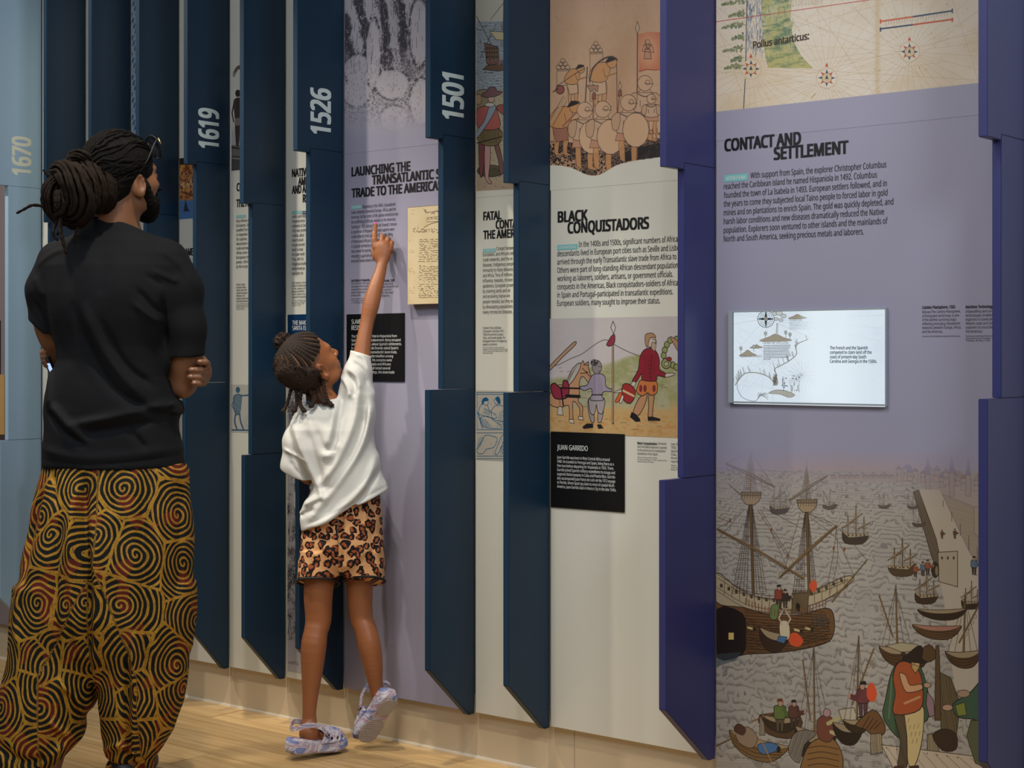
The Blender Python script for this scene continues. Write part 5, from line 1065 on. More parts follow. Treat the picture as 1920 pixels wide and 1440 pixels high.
V, Fc = wall_line('c.m.F.S.', 541, 1244, 560, 6, .0, WALL-SURF*1.6); mk('print_signature', V, Fc, m_grey, P[5])
# ---------------------------------------------------------------- manuscript page on a board
dw = WALL-.026; a = on_wall(763.5, 569, dw); b = on_wall(763.5, 389, dw); X1 = on_wall(862, 669, dw).x
doc = thing('manuscript_board', ((a.x+X1)/2, WALL, a.z), 'yellowed handwritten page mounted on a board on the lilac panel', 'document')
box('mount_board', (a.x, dw, a.z), (X1, WALL-.0002, b.z), mat('board_edge', (112, 84, 50), .5), doc, .0008)
ms = Canvas(764.3, 389.8, 861, 568, (206, 190, 154), S=1700, yw=dw-.0006); px, py = ms.field(); paper(ms, [(190, 168, 126), (216, 202, 170)], 91, .5); rm = random.Random(5)
def scrawl(x0_, x1_, y, h=2.2, w_=.8, col=(72, 56, 38), al=.9):
    x = x0_; pts = []
    while x < x1_:
        if rm.random() < .13: ms.line(pts, w_, col, al) if len(pts) > 1 else None; pts = []; x += 1.6; continue
        pts.append((x, y-rm.uniform(0, h)*(2.2 if rm.random() < .12 else 1))); x += rm.uniform(.7, 1.5)
    if len(pts) > 1: ms.line(pts, w_, col, al)
for y, x0_ in ((401, 796), (412, 802), (432, 774), (436.5, 774)): scrawl(x0_, 860, y, 4, 1)
ms.line([(795, 426), (806, 420), (820, 416), (840, 412)], 1.1, (72, 56, 38)); ms.line([(794, 392), (800, 398), (860, 393)], .9, (72, 56, 38)); ms.poly([(800, 408), (845, 404), (845, 414), (801, 416)], None, 1, (72, 56, 38), .8)
y = 450
while y < 562:
    if 494 < y < 499 or 540 < y < 542: y += 3; continue
    scrawl(785+rm.uniform(-1, 1), 860, y, 2.3, .85); y += 4.1
for y in (453, 470, 474, 506, 510, 514, 541, 546, 550): scrawl(766, 766+rm.uniform(8, 14), y, 2, .6, (140, 104, 62), .8)
for y in (395, 402): scrawl(770, 778, y, 2, .6, (150, 118, 76), .8)
ms.emit('manuscript_page', doc, .45)
# ---------------------------------------------------------------- distance-field modelling for the two people
# people are modelled in a frame turned with the view direction: x right, y away, z up, metres
f32 = np.float32
def L(px, py, Z): return np.array([(px-960)/F*Z, Z, CAMZ-(py-HZ)/F*Z])
def to_world(V):
    V = np.asarray(V, float); c, s = math.cos(YAW), math.sin(YAW)
    return np.stack([V[:, 0]*c-V[:, 1]*s, V[:, 0]*s+V[:, 1]*c, V[:, 2]], 1)
def smin(a, b, k):
    if k <= 0: return np.minimum(a, b)
    h = np.clip(.5+.5*(b-a)/k, 0, 1); return b*(1-h)+a*h-k*h*(1-h)
class Field:
    def __init__(s): s.pr = []; s.disp = None
    def add(s, fn, c, R, k=.02, op='+'): s.pr.append((fn, np.array(c, f32), R, k, op)); return s
    def cone(s, a, b, ra, rb, k=.02, op='+', flat=None):
        a = np.array(a, f32); b = np.array(b, f32); ba = b-a; L2 = float(ba@ba)+1e-9
        def fn(P):
            pa = P-a; t = np.clip(pa@ba/L2, 0, 1); q = pa-t[:, None]*ba
            return np.sqrt((q*q).sum(1))-(ra+(rb-ra)*t)
        return s.add(fn, (a+b)/2, math.sqrt(L2)/2+max(ra, rb), k, op)
    def chain(s, pts, k=.02, op='+'):
        for (a, ra), (b, rb) in zip(pts[:-1], pts[1:]): s.cone(a, b, ra, rb, k, op)
        return s
    def limb(s, pts, k=.02, n=26):
        """one smooth tapering limb through (point, radius) stations"""
        q = np.array([list(p)+[r, 0, 0][:1] for p, r in pts]); P4 = []
        m = len(q)-1; Q = np.vstack([2*q[0]-q[1], q, 2*q[-1]-q[-2]])
        for i in range(n+1):
            t = i/n*m; j = min(int(t), m-1); t -= j; a, b, c, d = Q[j:j+4]
            P4.append(.5*((2*b)+(-a+c)*t+(2*a-5*b+4*c-d)*t*t+(-a+3*b-3*c+d)*t**3))
        P4 = np.array(P4, f32); A = P4[:-1, :3]; BA = P4[1:, :3]-A; L2 = (BA*BA).sum(1)+1e-9; ra = P4[:-1, 3]; rb = P4[1:, 3]
        cen = (P4[:, :3].min(0)+P4[:, :3].max(0))/2; R = float(np.linalg.norm(P4[:, :3]-cen, axis=1).max()+P4[:, 3].max())
        def fn(P):
            out = np.full(len(P), 9., f32)
            for i in range(n):
                pa = P-A[i]; t = np.clip(pa@BA[i]/L2[i], 0, 1); qq = pa-t[:, None]*BA[i]; np.minimum(out, np.sqrt((qq*qq).sum(1))-(ra[i]+(rb[i]-ra[i])*t), out=out)
            return out
        return s.add(fn, cen, R, k)
    def ell(s, c, r, M=None, k=.02, op='+'):
        c = np.array(c, f32); r = np.array(r, f32); M = np.eye(3, dtype=f32) if M is None else np.array(M, f32)   # rows = axes
        def fn(P):
            q = (P-c)@M.T; k0 = np.sqrt(((q/r)**2).sum(1))+1e-9; k1 = np.sqrt(((q/(r*r))**2).sum(1))+1e-9
            return k0*(k0-1)/k1
        return s.add(fn, c, float(r.max()), k, op)
    def loft(s, rows, k=.02, op='+', n=2.3, axis=2):
        """rows: (z, cx, cy, half width, half depth) sorted by z; superellipse sections"""
        R_ = np.array(sorted(rows), f32); zz = R_[:, 0]
        c = np.array([R_[:, 1].mean(), R_[:, 2].mean(), (zz[0]+zz[-1])/2]); rad = float(np.hypot((zz[-1]-zz[0])/2, R_[:, 3:].max()+np.ptp(R_[:, 1])/2+.02))
        def fn(P):
            z = np.clip(P[:, 2], zz[0], zz[-1])
            g = [np.interp(z, zz, R_[:, i]) for i in range(1, 5)]
            qx = np.abs(P[:, 0]-g[0])/g[2]; qy = np.abs(P[:, 1]-g[1])/g[3]
            kk = (qx**n+qy**n)**(1/n); d = (kk-1)*np.minimum(g[2], g[3])
            dz = np.maximum(zz[0]-P[:, 2], P[:, 2]-zz[-1])
            e = .006; return np.maximum(d, dz)*1.0
        return s.add(fn, c, rad, k, op)
    def plane(s, pt, nrm, k=.0):
        pt = np.array(pt, f32); nrm = np.array(nrm, f32); nrm = nrm/np.linalg.norm(nrm)
        return s.add(lambda P: (P-pt)@nrm, pt, 1e9, k, '&')
    def ev(s, P, c=None, R=0):
        d = np.full(len(P), 9., f32)
        for fn, pc, pR, k, op in s.pr:
            if c is not None and pR < 1e8 and np.linalg.norm(pc-c)-pR*1.25 > R+k*2+.03: continue
            v = fn(P)
            if op == '+': d = smin(d, v, k)
            elif op == '-': d = -smin(-d, v, k)
            else: d = -smin(-d, -v, k)
        if s.disp is not None: d = d-s.disp(P)
        return d
def sdf_mesh(fld, h, pad=.012, lo=None, hi=None):
    if lo is None:
        cs = [(c, R) for f_, c, R, k, op in fld.pr if op == '+' and R < 1e8]
        lo = np.min([c-R for c, R in cs], 0)-pad; hi = np.max([c+R for c, R in cs], 0)+pad
    B = 8; lo = np.array(lo, float); n = np.ceil((np.array(hi)-lo)/h/B).astype(int)
    D = np.full(tuple(n*B+1), 1., f32); ax = [lo[i]+np.arange(n[i]*B+1)*h for i in range(3)]
    ii = np.stack(np.meshgrid(*[np.arange(k) for k in n], indexing='ij'), -1).reshape(-1, 3)
    cen = (lo+(ii+.5)*B*h).astype(f32)
    dc = np.concatenate([fld.ev(cen[i:i+20000]) for i in range(0, len(cen), 20000)])
    lim = B*h*.87*1.35+.012
    neg = dc < -lim
    for i0 in ii[neg]: x, y, z = i0*B; D[x:x+B+1, y:y+B+1, z:z+B+1] = -1
    act = ii[np.abs(dc) <= lim]
    g = np.stack(np.meshgrid(*[np.arange(B+1)]*3, indexing='ij'), -1).reshape(-1, 3)
    sup = {}
    for a in act: sup.setdefault(tuple(a//3), []).append(a)
    for key, bl_ in sup.items():
        P = np.concatenate([(lo+(a*B+g)*h) for a in bl_]).astype(f32)
        c = (lo+(np.array(key)*3+1.5)*B*h).astype(f32); v = fld.ev(P, c, 1.5*B*h*1.733)
        for j, a in enumerate(bl_):
            x, y, z = a*B; D[x:x+B+1, y:y+B+1, z:z+B+1] = v[j*len(g):(j+1)*len(g)].reshape(B+1, B+1, B+1)
    S_ = D < 0
    cnt = sum(S_[i:S_.shape[0]-1+i, j:S_.shape[1]-1+j, k:S_.shape[2]-1+k].astype(np.int8) for i in (0, 1) for j in (0, 1) for k in (0, 1))
    cell = (cnt > 0) & (cnt < 8); idx = -np.ones(cell.shape, int); cc = np.argwhere(cell); idx[cell] = np.arange(len(cc))
    acc = np.zeros((len(cc), 3)); num = np.zeros(len(cc))
    corners = [(i, j, k) for i in (0, 1) for j in (0, 1) for k in (0, 1)]
    val = {c: D[cc[:, 0]+c[0], cc[:, 1]+c[1], cc[:, 2]+c[2]] for c in corners}
    for a in corners:
        for d in range(3):
            if a[d]: continue
            b = list(a); b[d] = 1; b = tuple(b); va, vb = val[a], val[b]; m = (va < 0) != (vb < 0)
            t = np.where(m, va/(va-vb+1e-12), 0); t = np.clip(t, 0, 1)
            p = np.array(a, float)+np.array([1. if q == d else 0 for q in range(3)])*t[:, None]
            acc += p*m[:, None]; num += m
    V = lo+(cc+acc/np.maximum(num, 1)[:, None])*h; faces = []
    for d in range(3):
        o1, o2 = [(1, 2), (2, 0), (0, 1)][d]
        sl = [slice(1, -1)]*3; sl[d] = slice(0, -1); sl2 = list(sl); sl2[d] = slice(1, None)
        A = S_[tuple(sl)]; Bq = S_[tuple(sl2)]; e = np.argwhere(A != Bq); s0 = A[A != Bq]
        off = np.ones(3, int); off[d] = 0; e = e+off
        def cidx(u, v): q = e.copy(); q[:, o1] -= u; q[:, o2] -= v; return idx[q[:, 0], q[:, 1], q[:, 2]]
        q = np.stack([cidx(0, 0), cidx(1, 0), cidx(1, 1), cidx(0, 1)], 1)
        q[~s0] = q[~s0][:, ::-1]; faces.append(q)
    Fq = np.concatenate(faces); Fq = Fq[(Fq >= 0).all(1)]
    return V, Fq
def np_mesh(name, V, Fq, m, parent, world=False):
    """quads from numpy arrays, V in the people frame"""
    W = V if world else to_world(V); org = np.array(ORG['world'][parent.name]) if parent is not None else W.mean(0)
    me = bpy.data.meshes.new(name); W = (W-org).astype(f32)
    me.vertices.add(len(W)); me.vertices.foreach_set('co', W.ravel()); me.loops.add(len(Fq)*4); me.loops.foreach_set('vertex_index', Fq.astype(np.int32).ravel())
    me.polygons.add(len(Fq)); me.polygons.foreach_set('loop_start', np.arange(0, len(Fq)*4, 4, dtype=np.int32))
    me.polygons.foreach_set('use_smooth', np.ones(len(Fq), bool)); me.update(calc_edges=True); me.validate()
    if m: me.materials.append(m)
    o = bpy.data.objects.new(name, me); C.objects.link(o)
    if parent is not None: o.parent = parent
    else: o.location = org
    ORG['world'][o.name] = tuple(org); return o
def lmk(name, V, Fc, m, parent, smooth=True): return mk(name, to_world(np.array(V, float)), Fc, m, parent, smooth)
def wob(P, s, seed=0):
    a = seed*1.7; x, y, z = P[:, 0]*s, P[:, 1]*s, P[:, 2]*s
    return (np.sin(x+1.3*np.sin(y*.9+a)+a)*np.sin(y+1.1*np.sin(z*1.1)+a*2)+np.sin(z*1.2+1.2*np.sin(x*.8+a*3)))*.5
def folds(lines, Z0):
    """displacement from creases traced in photo pixels: (points, amplitude m, width px)"""
    segs = []
    for pts, A, w_ in lines:
        sp = spline([(a, b, 0) for a, b in pts], max(4, len(pts)*4))[:, :2]
        q = np.array([[L(a, b, Z0)[0], L(a, b, Z0)[2]] for a, b in sp]); segs.append((q, A, w_*Z0/F))
    def fn(P):
        X = P[:, [0, 2]]; out = np.zeros(len(P), f32)
        for q, A, w_ in segs:
            lo = q.min(0)-3*w_; hi = q.max(0)+3*w_; m = ((X > lo) & (X < hi)).all(1)
            if not m.any(): continue
            Xm = X[m]; d2 = np.full(len(Xm), 9.); te = np.zeros(len(Xm))
            for i in range(len(q)-1):
                a, b = q[i], q[i+1]; ba = b-a; t = np.clip(((Xm-a)@ba)/(ba@ba+1e-9), 0, 1); r = Xm-a-t[:, None]*ba; dd = (r*r).sum(1)
                up = dd < d2; d2 = np.where(up, dd, d2); te = np.where(up, (i+t)/(len(q)-1), te)
            out[m] += A*np.exp(-d2/(w_*w_))*np.clip(np.sin(te*math.pi)*1.6+.25, 0, 1)
        return out
    return fn
def axes(yaw, pitch, roll=0):
    """rows right, forward, up; yaw 0 looks away, positive turns right; pitch up"""
    cy, sy, cp, sp = math.cos(yaw), math.sin(yaw), math.cos(pitch), math.sin(pitch)
    fw = np.array([sy*cp, cy*cp, sp]); rt = np.array([cy, -sy, 0.]); up = np.cross(rt, fw)
    c, s = math.cos(roll), math.sin(roll); return np.array([rt*c+up*s, fw, up*c-rt*s])
def head(fd, Cn, M, s=1.0, child=False):
    T = lambda x, y, z: Cn+s*(x*M[0]+y*M[1]+z*M[2])
    E = lambda c, r, k=.012, op='+': fd.ell(T(*c), np.array(r)*s, M, k*s, op)
    E((0, -.006, .04), (.076, .096, .09), .02)
    E((0, .03, -.02), (.062, .06, .07), .03); E((0, .066, -.072), (.026, .022, .024), .03)
    for q in (-1, 1):
        E((q*.042, .056, -.016), (.024, .024, .022), .02); E((q*.045, .022, -.062), (.018, .034, .02), .025)
    E((0, .078, .03), (.05, .015, .014), .02)
    fd.cone(T(0, .088, .02), T(0, .108, -.016), .008*s, .012*s, .01*s)
    for q in (-1, 1): E((q*.011, .1, -.02), (.008, .009, .007), .006)
    E((0, .089, -.043), (.023, .011, .0065), .005); E((0, .088, -.054), (.02, .011, .0075), .005); E((0, .101, -.0485), (.02, .006, .0018), .003, '-')
    for q in (-1, 1): E((q*.031, .098, .01), (.017, .014, .011), .01, '-'); E((q*.031, .081, .008), (.0145, .0125, .0125), .002)
    for q in (-1, 1):
        Me = np.array([M[0], M[1], M[2]]); ry = .45*q
        a = M[0]*math.cos(ry)+M[1]*-math.sin(ry); b = np.cross(M[2], a); Me = np.array([a, b, M[2]])
        fd.ell(T(q*.079, -.006, -.012), np.array((.0075, .02, .033))*s, Me, .006*s); fd.ell(T(q*.086, -.002, -.008), np.array((.006, .011, .02))*s, Me, .004*s, '-')
        fd.ell(T(q*.079, -.002, -.037), np.array((.006, .009, .010))*s, Me, .006*s)
    return T
# ---------------------------------------------------------------- man seen from behind
ZM = 4.5
m_skin = mat('brown_skin', (122, 82, 56), .5, .45, var=.06, vscale=25, sss=.08)
m_tee = mat('black_cotton', (15, 17, 21), .85, .22, bump=.25, bscale=900)
m_hair = mat('black_hair', (12, 10, 9), .85, .15, var=.25, vscale=160, bump=.5, bscale=260)
m_lock = mat('dark_brown_locks', (27, 18, 11), .85, .15, var=.35, vscale=140, bump=.9, bscale=420)
mroot = L(215, HZ+CAMZ*F/4.53, 4.53); mr_w = to_world([mroot])[0]
man = thing('person', (mr_w[0], mr_w[1], 0), 'adult with dreadlocks in a bun, black T-shirt and spiral-print trousers, arms folded', 'person')
MB = Field(); HM = axes(math.radians(41), math.radians(10)); HC = L(231, 342, ZM+.0)
T = head(MB, HC, HM, 1.0)
nb = L(218, 432, ZM-.005)
MB.cone(T(0, -.03, -.03), nb, .058, .066, .03)
for a, b in ((L(218, 440, ZM), L(120, 496, ZM)), (L(218, 440, ZM), L(312, 502, ZM))): MB.cone(a, b, .04, .035, .03)
MB.loft([(L(0, y, ZM)[2], L((a+b)/2, y, ZM)[0], ZM, (b-a)/2*.0015, d) for y, a, b, d in ((480, 120, 312, .07), (520, 106, 324, .09), (600, 108, 318, .095), (700, 112, 305, .085), (800, 108, 318, .1), (900, 100, 330, .105), (960, 100, 320, .1))], .04)
sh_r = L(326, 520, ZM); el_r = L(343, 715, ZM+.03); MB.limb([(sh_r, .04), (L(347, 620, ZM+.0), .049), (L(345, 680, ZM+.01), .0455), (el_r, .037)], .02)
MB.limb([(el_r, .038), (L(300, 712, ZM+.16), .04), (L(200, 690, ZM+.24), .033), (L(140, 672, ZM+.2), .026)], .02)
MB.ell(L(341, 728, ZM+.02), (.027, .03, .026), None, .02)
sh_l = L(104, 520, ZM); el_l = L(114, 664, ZM+.06); MB.limb([(sh_l, .04), (L(90, 590, ZM+.01), .04), (L(95, 628, ZM+.02), .037), (el_l, .03)], .02)
MB.limb([(el_l, .037), (L(150, 715, ZM+.19), .04), (L(270, 712, ZM+.26), .034), (L(352, 702, ZM+.17), .026), (L(378, 698, ZM+.115), .027)], .02)
MB.ell(L(381, 696, ZM+.1), (.016, .035, .045), None, .02)
# left hand wrapped round the right upper arm: four fingers on its outer side
for (ky, ty, kx, tx, r) in ((684, 679, 389, 374, .0088), (694, 694, 387, 358, .0096), (706, 707, 383, 356, .0094), (718, 719, 375, 363, .0084)):
    MB.chain([(L(kx-3, ky, ZM+.1), r*1.12), (L(kx, ky, ZM+.045), r*1.08), (L(kx-1, (ky+ty)/2, ZM+.005), r*1.02), (L((kx+tx)/2+4, ty, ZM-.032), r), (L(tx, ty, ZM-.042), r*.92)], .0035)
MB.chain([(L(378, 690, ZM+.11), .013), (L(345, 668, ZM+.1), .011), (L(318, 660, ZM+.075), .01)], .006)
# right hand at the left side holding the phone
MB.ell(L(106, 680, ZM+.14), (.03, .035, .04), None, .015)
for k, (x, y) in enumerate(((80, 661), (81, 669), (83, 677), (87, 684))):
    MB.chain([(L(101, y+3, ZM+.13), .0095), (L(x+4, y+2, ZM+.09), .009), (L(x, y, ZM+.05), .0085), (L(x+4, y, ZM+.02), .0078)], .003)
MB.chain([(L(110, 668, ZM+.15), .013), (L(97, 652, ZM+.13), .0105), (L(92, 646, ZM+.11), .009)], .005)
# legs
for kx, fx, dz in ((150, 90, 0), (275, 240, 0)):
    MB.chain([(L((kx*2+215)/3, 960, ZM), .085), (L(kx, 1180, ZM+.01), .06), (L((kx+fx)/2, 1290, ZM-.02), .055), (L(fx-2, 1440, ZM-.04), .038)], .03)
V, Fq = sdf_mesh(MB, .0038); body = np_mesh('body', V, Fq, m_skin, man)
# nails
m_nail = mat('fingernail', (176, 134, 112), .3)
for tx, ty in ((373, 677.5), (358.5, 692.5), (356.5, 705.5), (363, 717.5)):
    f_ = Field(); f_.ell(L(tx+1.5, ty, ZM-.0498), (.0055, .0028, .0042)); V, Fq = sdf_mesh(f_, .0012, .004); np_mesh('fingernail', V, Fq, m_nail, body)
# eyes
m_eye = mat('eyeball', (226, 220, 212), .15); m_iris = mat('iris', (40, 24, 16), .15)
def eyes(T, s, par):
    for q in (-1, 1):
        f_ = Field(); f_.ell(T(q*.031, .0805, .008), np.array((.0122, .0126, .0085))*s); V, Fq = sdf_mesh(f_, .0022*s, .004); e_ = np_mesh('eye', V, Fq, m_eye, par)
        f_ = Field(); f_.ell(T(q*.031, .0895, .009), np.array((.0046, .0042, .0046))*s); V, Fq = sdf_mesh(f_, .0016*s, .004); np_mesh('iris', V, Fq, m_iris, e_)
eyes(T, 1, man)
# beard
bd = Field(); s = 1
bd.ell(T(0, .048, -.06), (.056, .054, .046), HM, .01); bd.ell(T(0, .068, -.088), (.034, .03, .036), HM, .02)
for q in (-1, 1): bd.chain([(T(q*.07, .012, .012), .009), (T(q*.066, .02, -.02), .014), (T(q*.052, .038, -.06), .022)], .015); bd.ell(T(q*.03, .088, -.03), (.022, .012, .006), HM, .01)
bd.ell(T(0, .105, -.047), (.022, .022, .010), HM, .004, '-'); bd.ell(T(0, .085, .015), (.07, .05, .045), HM, .01, '-')
bd.disp = lambda P: wob(P, 420, 1)*.0012+wob(P, 900, 2)*.0008
V, Fq = sdf_mesh(bd, .0026); np_mesh('beard', V, Fq, m_hair, man)
# scalp hair
hr = Field(); hr.ell(T(0, -.012, .045), (.086, .106, .1), HM, .01); hr.ell(T(0, -.06, -.01), (.066, .06, .06), HM, .03)
hr.ell(T(0, .12, .005), (.098, .062, .1), HM, .012, '-')
for q in (-1, 1): hr.ell(T(q*.09, .02, -.04), (.03, .05, .055), HM, .01, '-')
hr.ell(T(0, -.03, -.11), (.1, .1, .055), HM, .01, '-')
hr.disp = lambda P: np.abs(wob(P, 260, 5))*.0025+wob(P, 700, 2)*.001
V, Fq = sdf_mesh(hr, .0032); scalp = np_mesh('hair', V, Fq, m_hair, man)
# stubble at the nape
# locks combed over the head to the knot
rk = random.Random(12)
knot = L(182, 325, ZM-.055)
def on_head(v):      # push a head-frame direction onto the hair ellipsoid
    v = np.array(v); c = np.array((0, -.012, .045)); r = np.array((.088, .108, .102)); d = v-c; d = d/np.sqrt(((d/r)**2).sum()); return c+d
kn_h = np.array([(knot-HC)@HM[0], (knot-HC)@HM[1], (knot-HC)@HM[2]])
g = []
starts = []
for i in range(17): a = -1.25+i*2.5/16; starts.append((math.sin(a)*.085, .062+.02*math.cos(a), .115-.06*abs(a)/1.25+.0*a))
for i in range(12): starts.append((.08, .05-.011*i, .055-.003*i))
for i in range(9): starts.append((.078, -.022-.009*i, .012-.004*i))
for yy in (.035, -.005, -.04):
    for i in range(9): starts.append((-.06+.015*i, yy+rk.uniform(-.01, .01), .14))
for v0 in starts:
    a = on_head(v0); b = on_head(kn_h); pts = []
    for k in range(13):
        t = k/12; v = a*(1-t)+b*t; v = on_head(v+np.array((0, -.0, .012*math.sin(t*math.pi)*rk.uniform(-.6, 1)))); pts.append(T(*v))
    pts[-1] = knot+np.array([rk.uniform(-.02, .01), rk.uniform(-.01, .01), rk.uniform(-.03, .03)])
    r0 = rk.uniform(.0042, .0062); g.append(tube(spline(pts, 26), [r0*(.8+.25*math.sin(k*1.9+r0*9e3)) for k in range(26)], 7))
V, Fc = merge(g); lmk('combed_locks', V, Fc, mat('black_locks', (10, 8, 7), .85, .12, var=.4, vscale=120, bump=.9, bscale=420), man)
# the knot: thick bundles of locks
def bundle(path, rad, n, twist=1.2, r=.0062, name='lock_bundle', seg=34):
    P_ = spline(path, seg); T_ = np.gradient(P_, axis=0); T_ /= np.linalg.norm(T_, axis=1)[:, None]
    u = np.array([0, 1., 0]); g = []
    rings = [(0, 1)] if n < 5 else [(0.0, 1), (.5, max(3, n//3)), (1.0, n)]
    for fr, cnt in rings:
        for k in range(cnt):
            ph = 2*math.pi*k/cnt+rk.uniform(-.25, .25); pts = []; rr = r*rk.uniform(.85, 1.15); jj = rk.uniform(.85, 1.12)
            for i in range(seg):
                t = i/(seg-1); e = (math.sin(t*math.pi)*.55+.45); nn = np.cross(T_[i], u); nn /= np.linalg.norm(nn)+1e-9; bb_ = np.cross(T_[i], nn)
                a = ph+twist*t*2; rd = rad*fr*e*jj*(1+.06*math.sin(i*.9+ph*3)); pts.append(P_[i]+rd*(math.cos(a)*nn+math.sin(a)*bb_))
            g.append(tube(pts, [rr*(.9+.12*math.sin(i*2.1+ph*5)) for i in range(seg)], 7))
    V, Fc = merge(g); return lmk(name, V, Fc, m_lock, man)
ZB = ZM-.09
bundle([L(176, 300, ZB+.02), L(196, 322, ZB), L(206, 350, ZB-.01), L(206, 375, ZB), L(196, 396, ZB+.02)], .017, 12, .6)
bundle([L(150, 296, ZB+.02), L(168, 318, ZB-.02), L(182, 345, ZB-.03), L(188, 372, ZB-.02), L(182, 396, ZB)], .024, 15, .7)
bundle([L(128, 305, ZB+.02), L(150, 325, ZB-.04), L(166, 350, ZB-.05), L(170, 378, ZB-.04), L(160, 402, ZB-.01)], .024, 15, .7)
bundle([L(104, 322, ZB+.01), L(122, 322, ZB-.05), L(140, 350, ZB-.07), L(152, 385, ZB-.06), L(142, 408, ZB-.02), L(118, 404, ZB)], .034, 19, .9, .0068)
bundle([L(112, 330, ZB-.02), L(97, 350, ZB-.03), L(95, 372, ZB-.03), L(104, 396, ZB-.02), L(124, 410, ZB-.03), L(146, 410, ZB-.04)], .022, 15, .8)
bundle([L(132, 312, ZB-.03), L(132, 298, ZB-.02), L(146, 291, ZB-.02), L(160, 293, ZB-.02), L(172, 300, ZB-.01)], .012, 9, 1.2, .005)
bundle([L(110, 360, ZB-.05), L(118, 385, ZB-.06), L(112, 404, ZB-.04)], .02, 12, .8)
bundle([L(120, 350, ZB+.04), L(150, 350, ZB+.02), L(180, 350, ZB+.02)], .04, 14, .4)
for path, r0 in (([L(100, 338, ZB-.02), L(90, 330, ZB-.03), L(81, 318, ZB-.03)], .0042), ([L(96, 391, ZB-.02), L(78, 386, ZB-.04), L(60, 385, ZB-.05), L(46, 392, ZB-.05), L(31, 400, ZB-.05)], .0048),
                 ([L(114, 400, ZB-.05), L(113, 430, ZB-.07), L(118, 452, ZB-.075), L(125, 476, ZB-.075)], .0062), ([L(110, 408, ZB-.03), L(100, 432, ZB-.06), L(102, 444, ZB-.06), L(109, 451, ZB-.06)], .0045),
                 ([L(160, 404, ZB-.02), L(150, 420, ZB-.04), L(142, 438, ZB-.05), L(138, 456, ZB-.05)], .0052), ([L(118, 408, ZB-.03), L(112, 430, ZB-.05), L(107, 441, ZB-.05)], .004), ([L(196, 360, ZM-.1), L(215, 346, ZM-.11), L(238, 330, ZM-.1)], .0022)):
    P_ = spline(path, 22); V, Fc = tube(P_, [r0*(1.05-.35*(i/21)+.12*math.sin(i*1.7)) for i in range(22)], 8); lmk('loose_lock', V, Fc, m_lock, man)
# necklace
m_silver = mat('silver', (210, 212, 216), .2, metal=1)
g = []
cy_ = L(216, 418, ZM)
for i in range(44):
    a = i*2*math.pi/44; c = cy_+np.array([.0655*math.cos(a), .0635*math.sin(a), .006*math.sin(a*1)+(-.012*math.sin(a) if math.sin(a) > 0 else 0)])
    d = np.array([-math.sin(a), math.cos(a), 0])*.0042; g.append(tube([c-d, c+d], [.0024, .0024], 6))
V, Fc = merge(g); nk = lmk('necklace_chain', V, Fc, m_silver, man)
# sunglasses pushed up on the forehead: a thing of their own
m_frame = mat('sunglass_frame', (18, 17, 17), .55, .3); m_gold = mat('sunglass_metal', (170, 150, 110), .3, metal=.9)
ml = bpy.data.materials.new('tinted_lens'); ml.use_nodes = True; b_ = ml.node_tree.nodes['Principled BSDF']; b_.inputs['Base Color'].default_value = rgb(28, 34, 44)+(1,); b_.inputs['Roughness'].default_value = .08; b_.inputs['Alpha'].default_value = .9
G = lambda x, y, z: T(x*1.3, .096+y-z*.45, .088+z*1.55)
gw = to_world([G(0, 0, 0)])[0]; sg = thing('sunglasses', tuple(gw), 'dark sunglasses pushed up onto the forehead of the adult', 'sunglasses')
sh = [(-.026, .016), (-.01, .021), (.012, .021), (.027, .014), (.027, -.004), (.018, -.019), (0, -.022), (-.017, -.018), (-.026, -.004)]
for q in (-1, 1):
    loop = [G(q*(.030+x), -.0+.004*(1 if x < 0 else -1)-.008*max(0, x*q*q)/.027, z) for x, z in sh]; sp = spline(loop+[loop[0]], 36)
    V, Fc = tube(sp, .0021, 7, False); rim = lmk('rim', V, Fc, m_frame, sg)
    cpt = np.mean(loop, 0); Vl = [cpt]+list(sp[:-1]); lmk('lens', Vl, [(0, i, i % 35+1) for i in range(1, 36)], ml, rim)
    V, Fc = tube(spline([G(q*.057, -.006, .012), T(q*.078, .07, .10), T(q*.087, .03, .055), T(q*.086, -.004, .022)], 16), .0021, 7); lmk('temple_arm', V, Fc, m_frame, sg)
    V, Fc = tube([G(q*.057, -.003, .015), G(q*.064, -.01, .004)], .0026, 6); lmk('hinge', V, Fc, m_gold, sg)
V, Fc = tube(spline([G(-.012, 0, .006), G(0, .004, .01), G(.012, 0, .006)], 8), .0019, 7); lmk('bridge', V, Fc, m_gold, sg)
# phone
pc = L(97, 690, ZM+.012); pw = to_world([pc])[0]; ph = thing('smartphone', tuple(pw), 'dark smartphone with a lit screen held at the left side of the adult', 'phone')
u = np.array([.35, .2, -.92]); u /= np.linalg.norm(u); v = np.array([.55, -.83, 0.03]); v -= u*(u@v); v /= np.linalg.norm(v); nn = np.cross(u, v)
if nn[1] > 0: nn = -nn
def slab(c, hu, hv, hn): return [c+a*u*hu+b*v*hv+d*nn*hn for a in (-1, 1) for b in (-1, 1) for d in (-1, 1)]
BF = [(0, 1, 3, 2), (4, 6, 7, 5), (0, 4, 5, 1), (2, 3, 7, 6), (1, 5, 7, 3), (0, 2, 6, 4)]
lmk('phone_body', slab(pc, .034, .017, .004), BF, mat('phone_black', (16, 16, 18), .3), ph, False)
lmk('phone_screen', slab(pc+nn*.0044+u*.006, .022, .015, .0003), BF, mat('phone_screen_light', (120, 150, 220), .2, emit=(150, 175, 255), estr=1.5), ph, False)
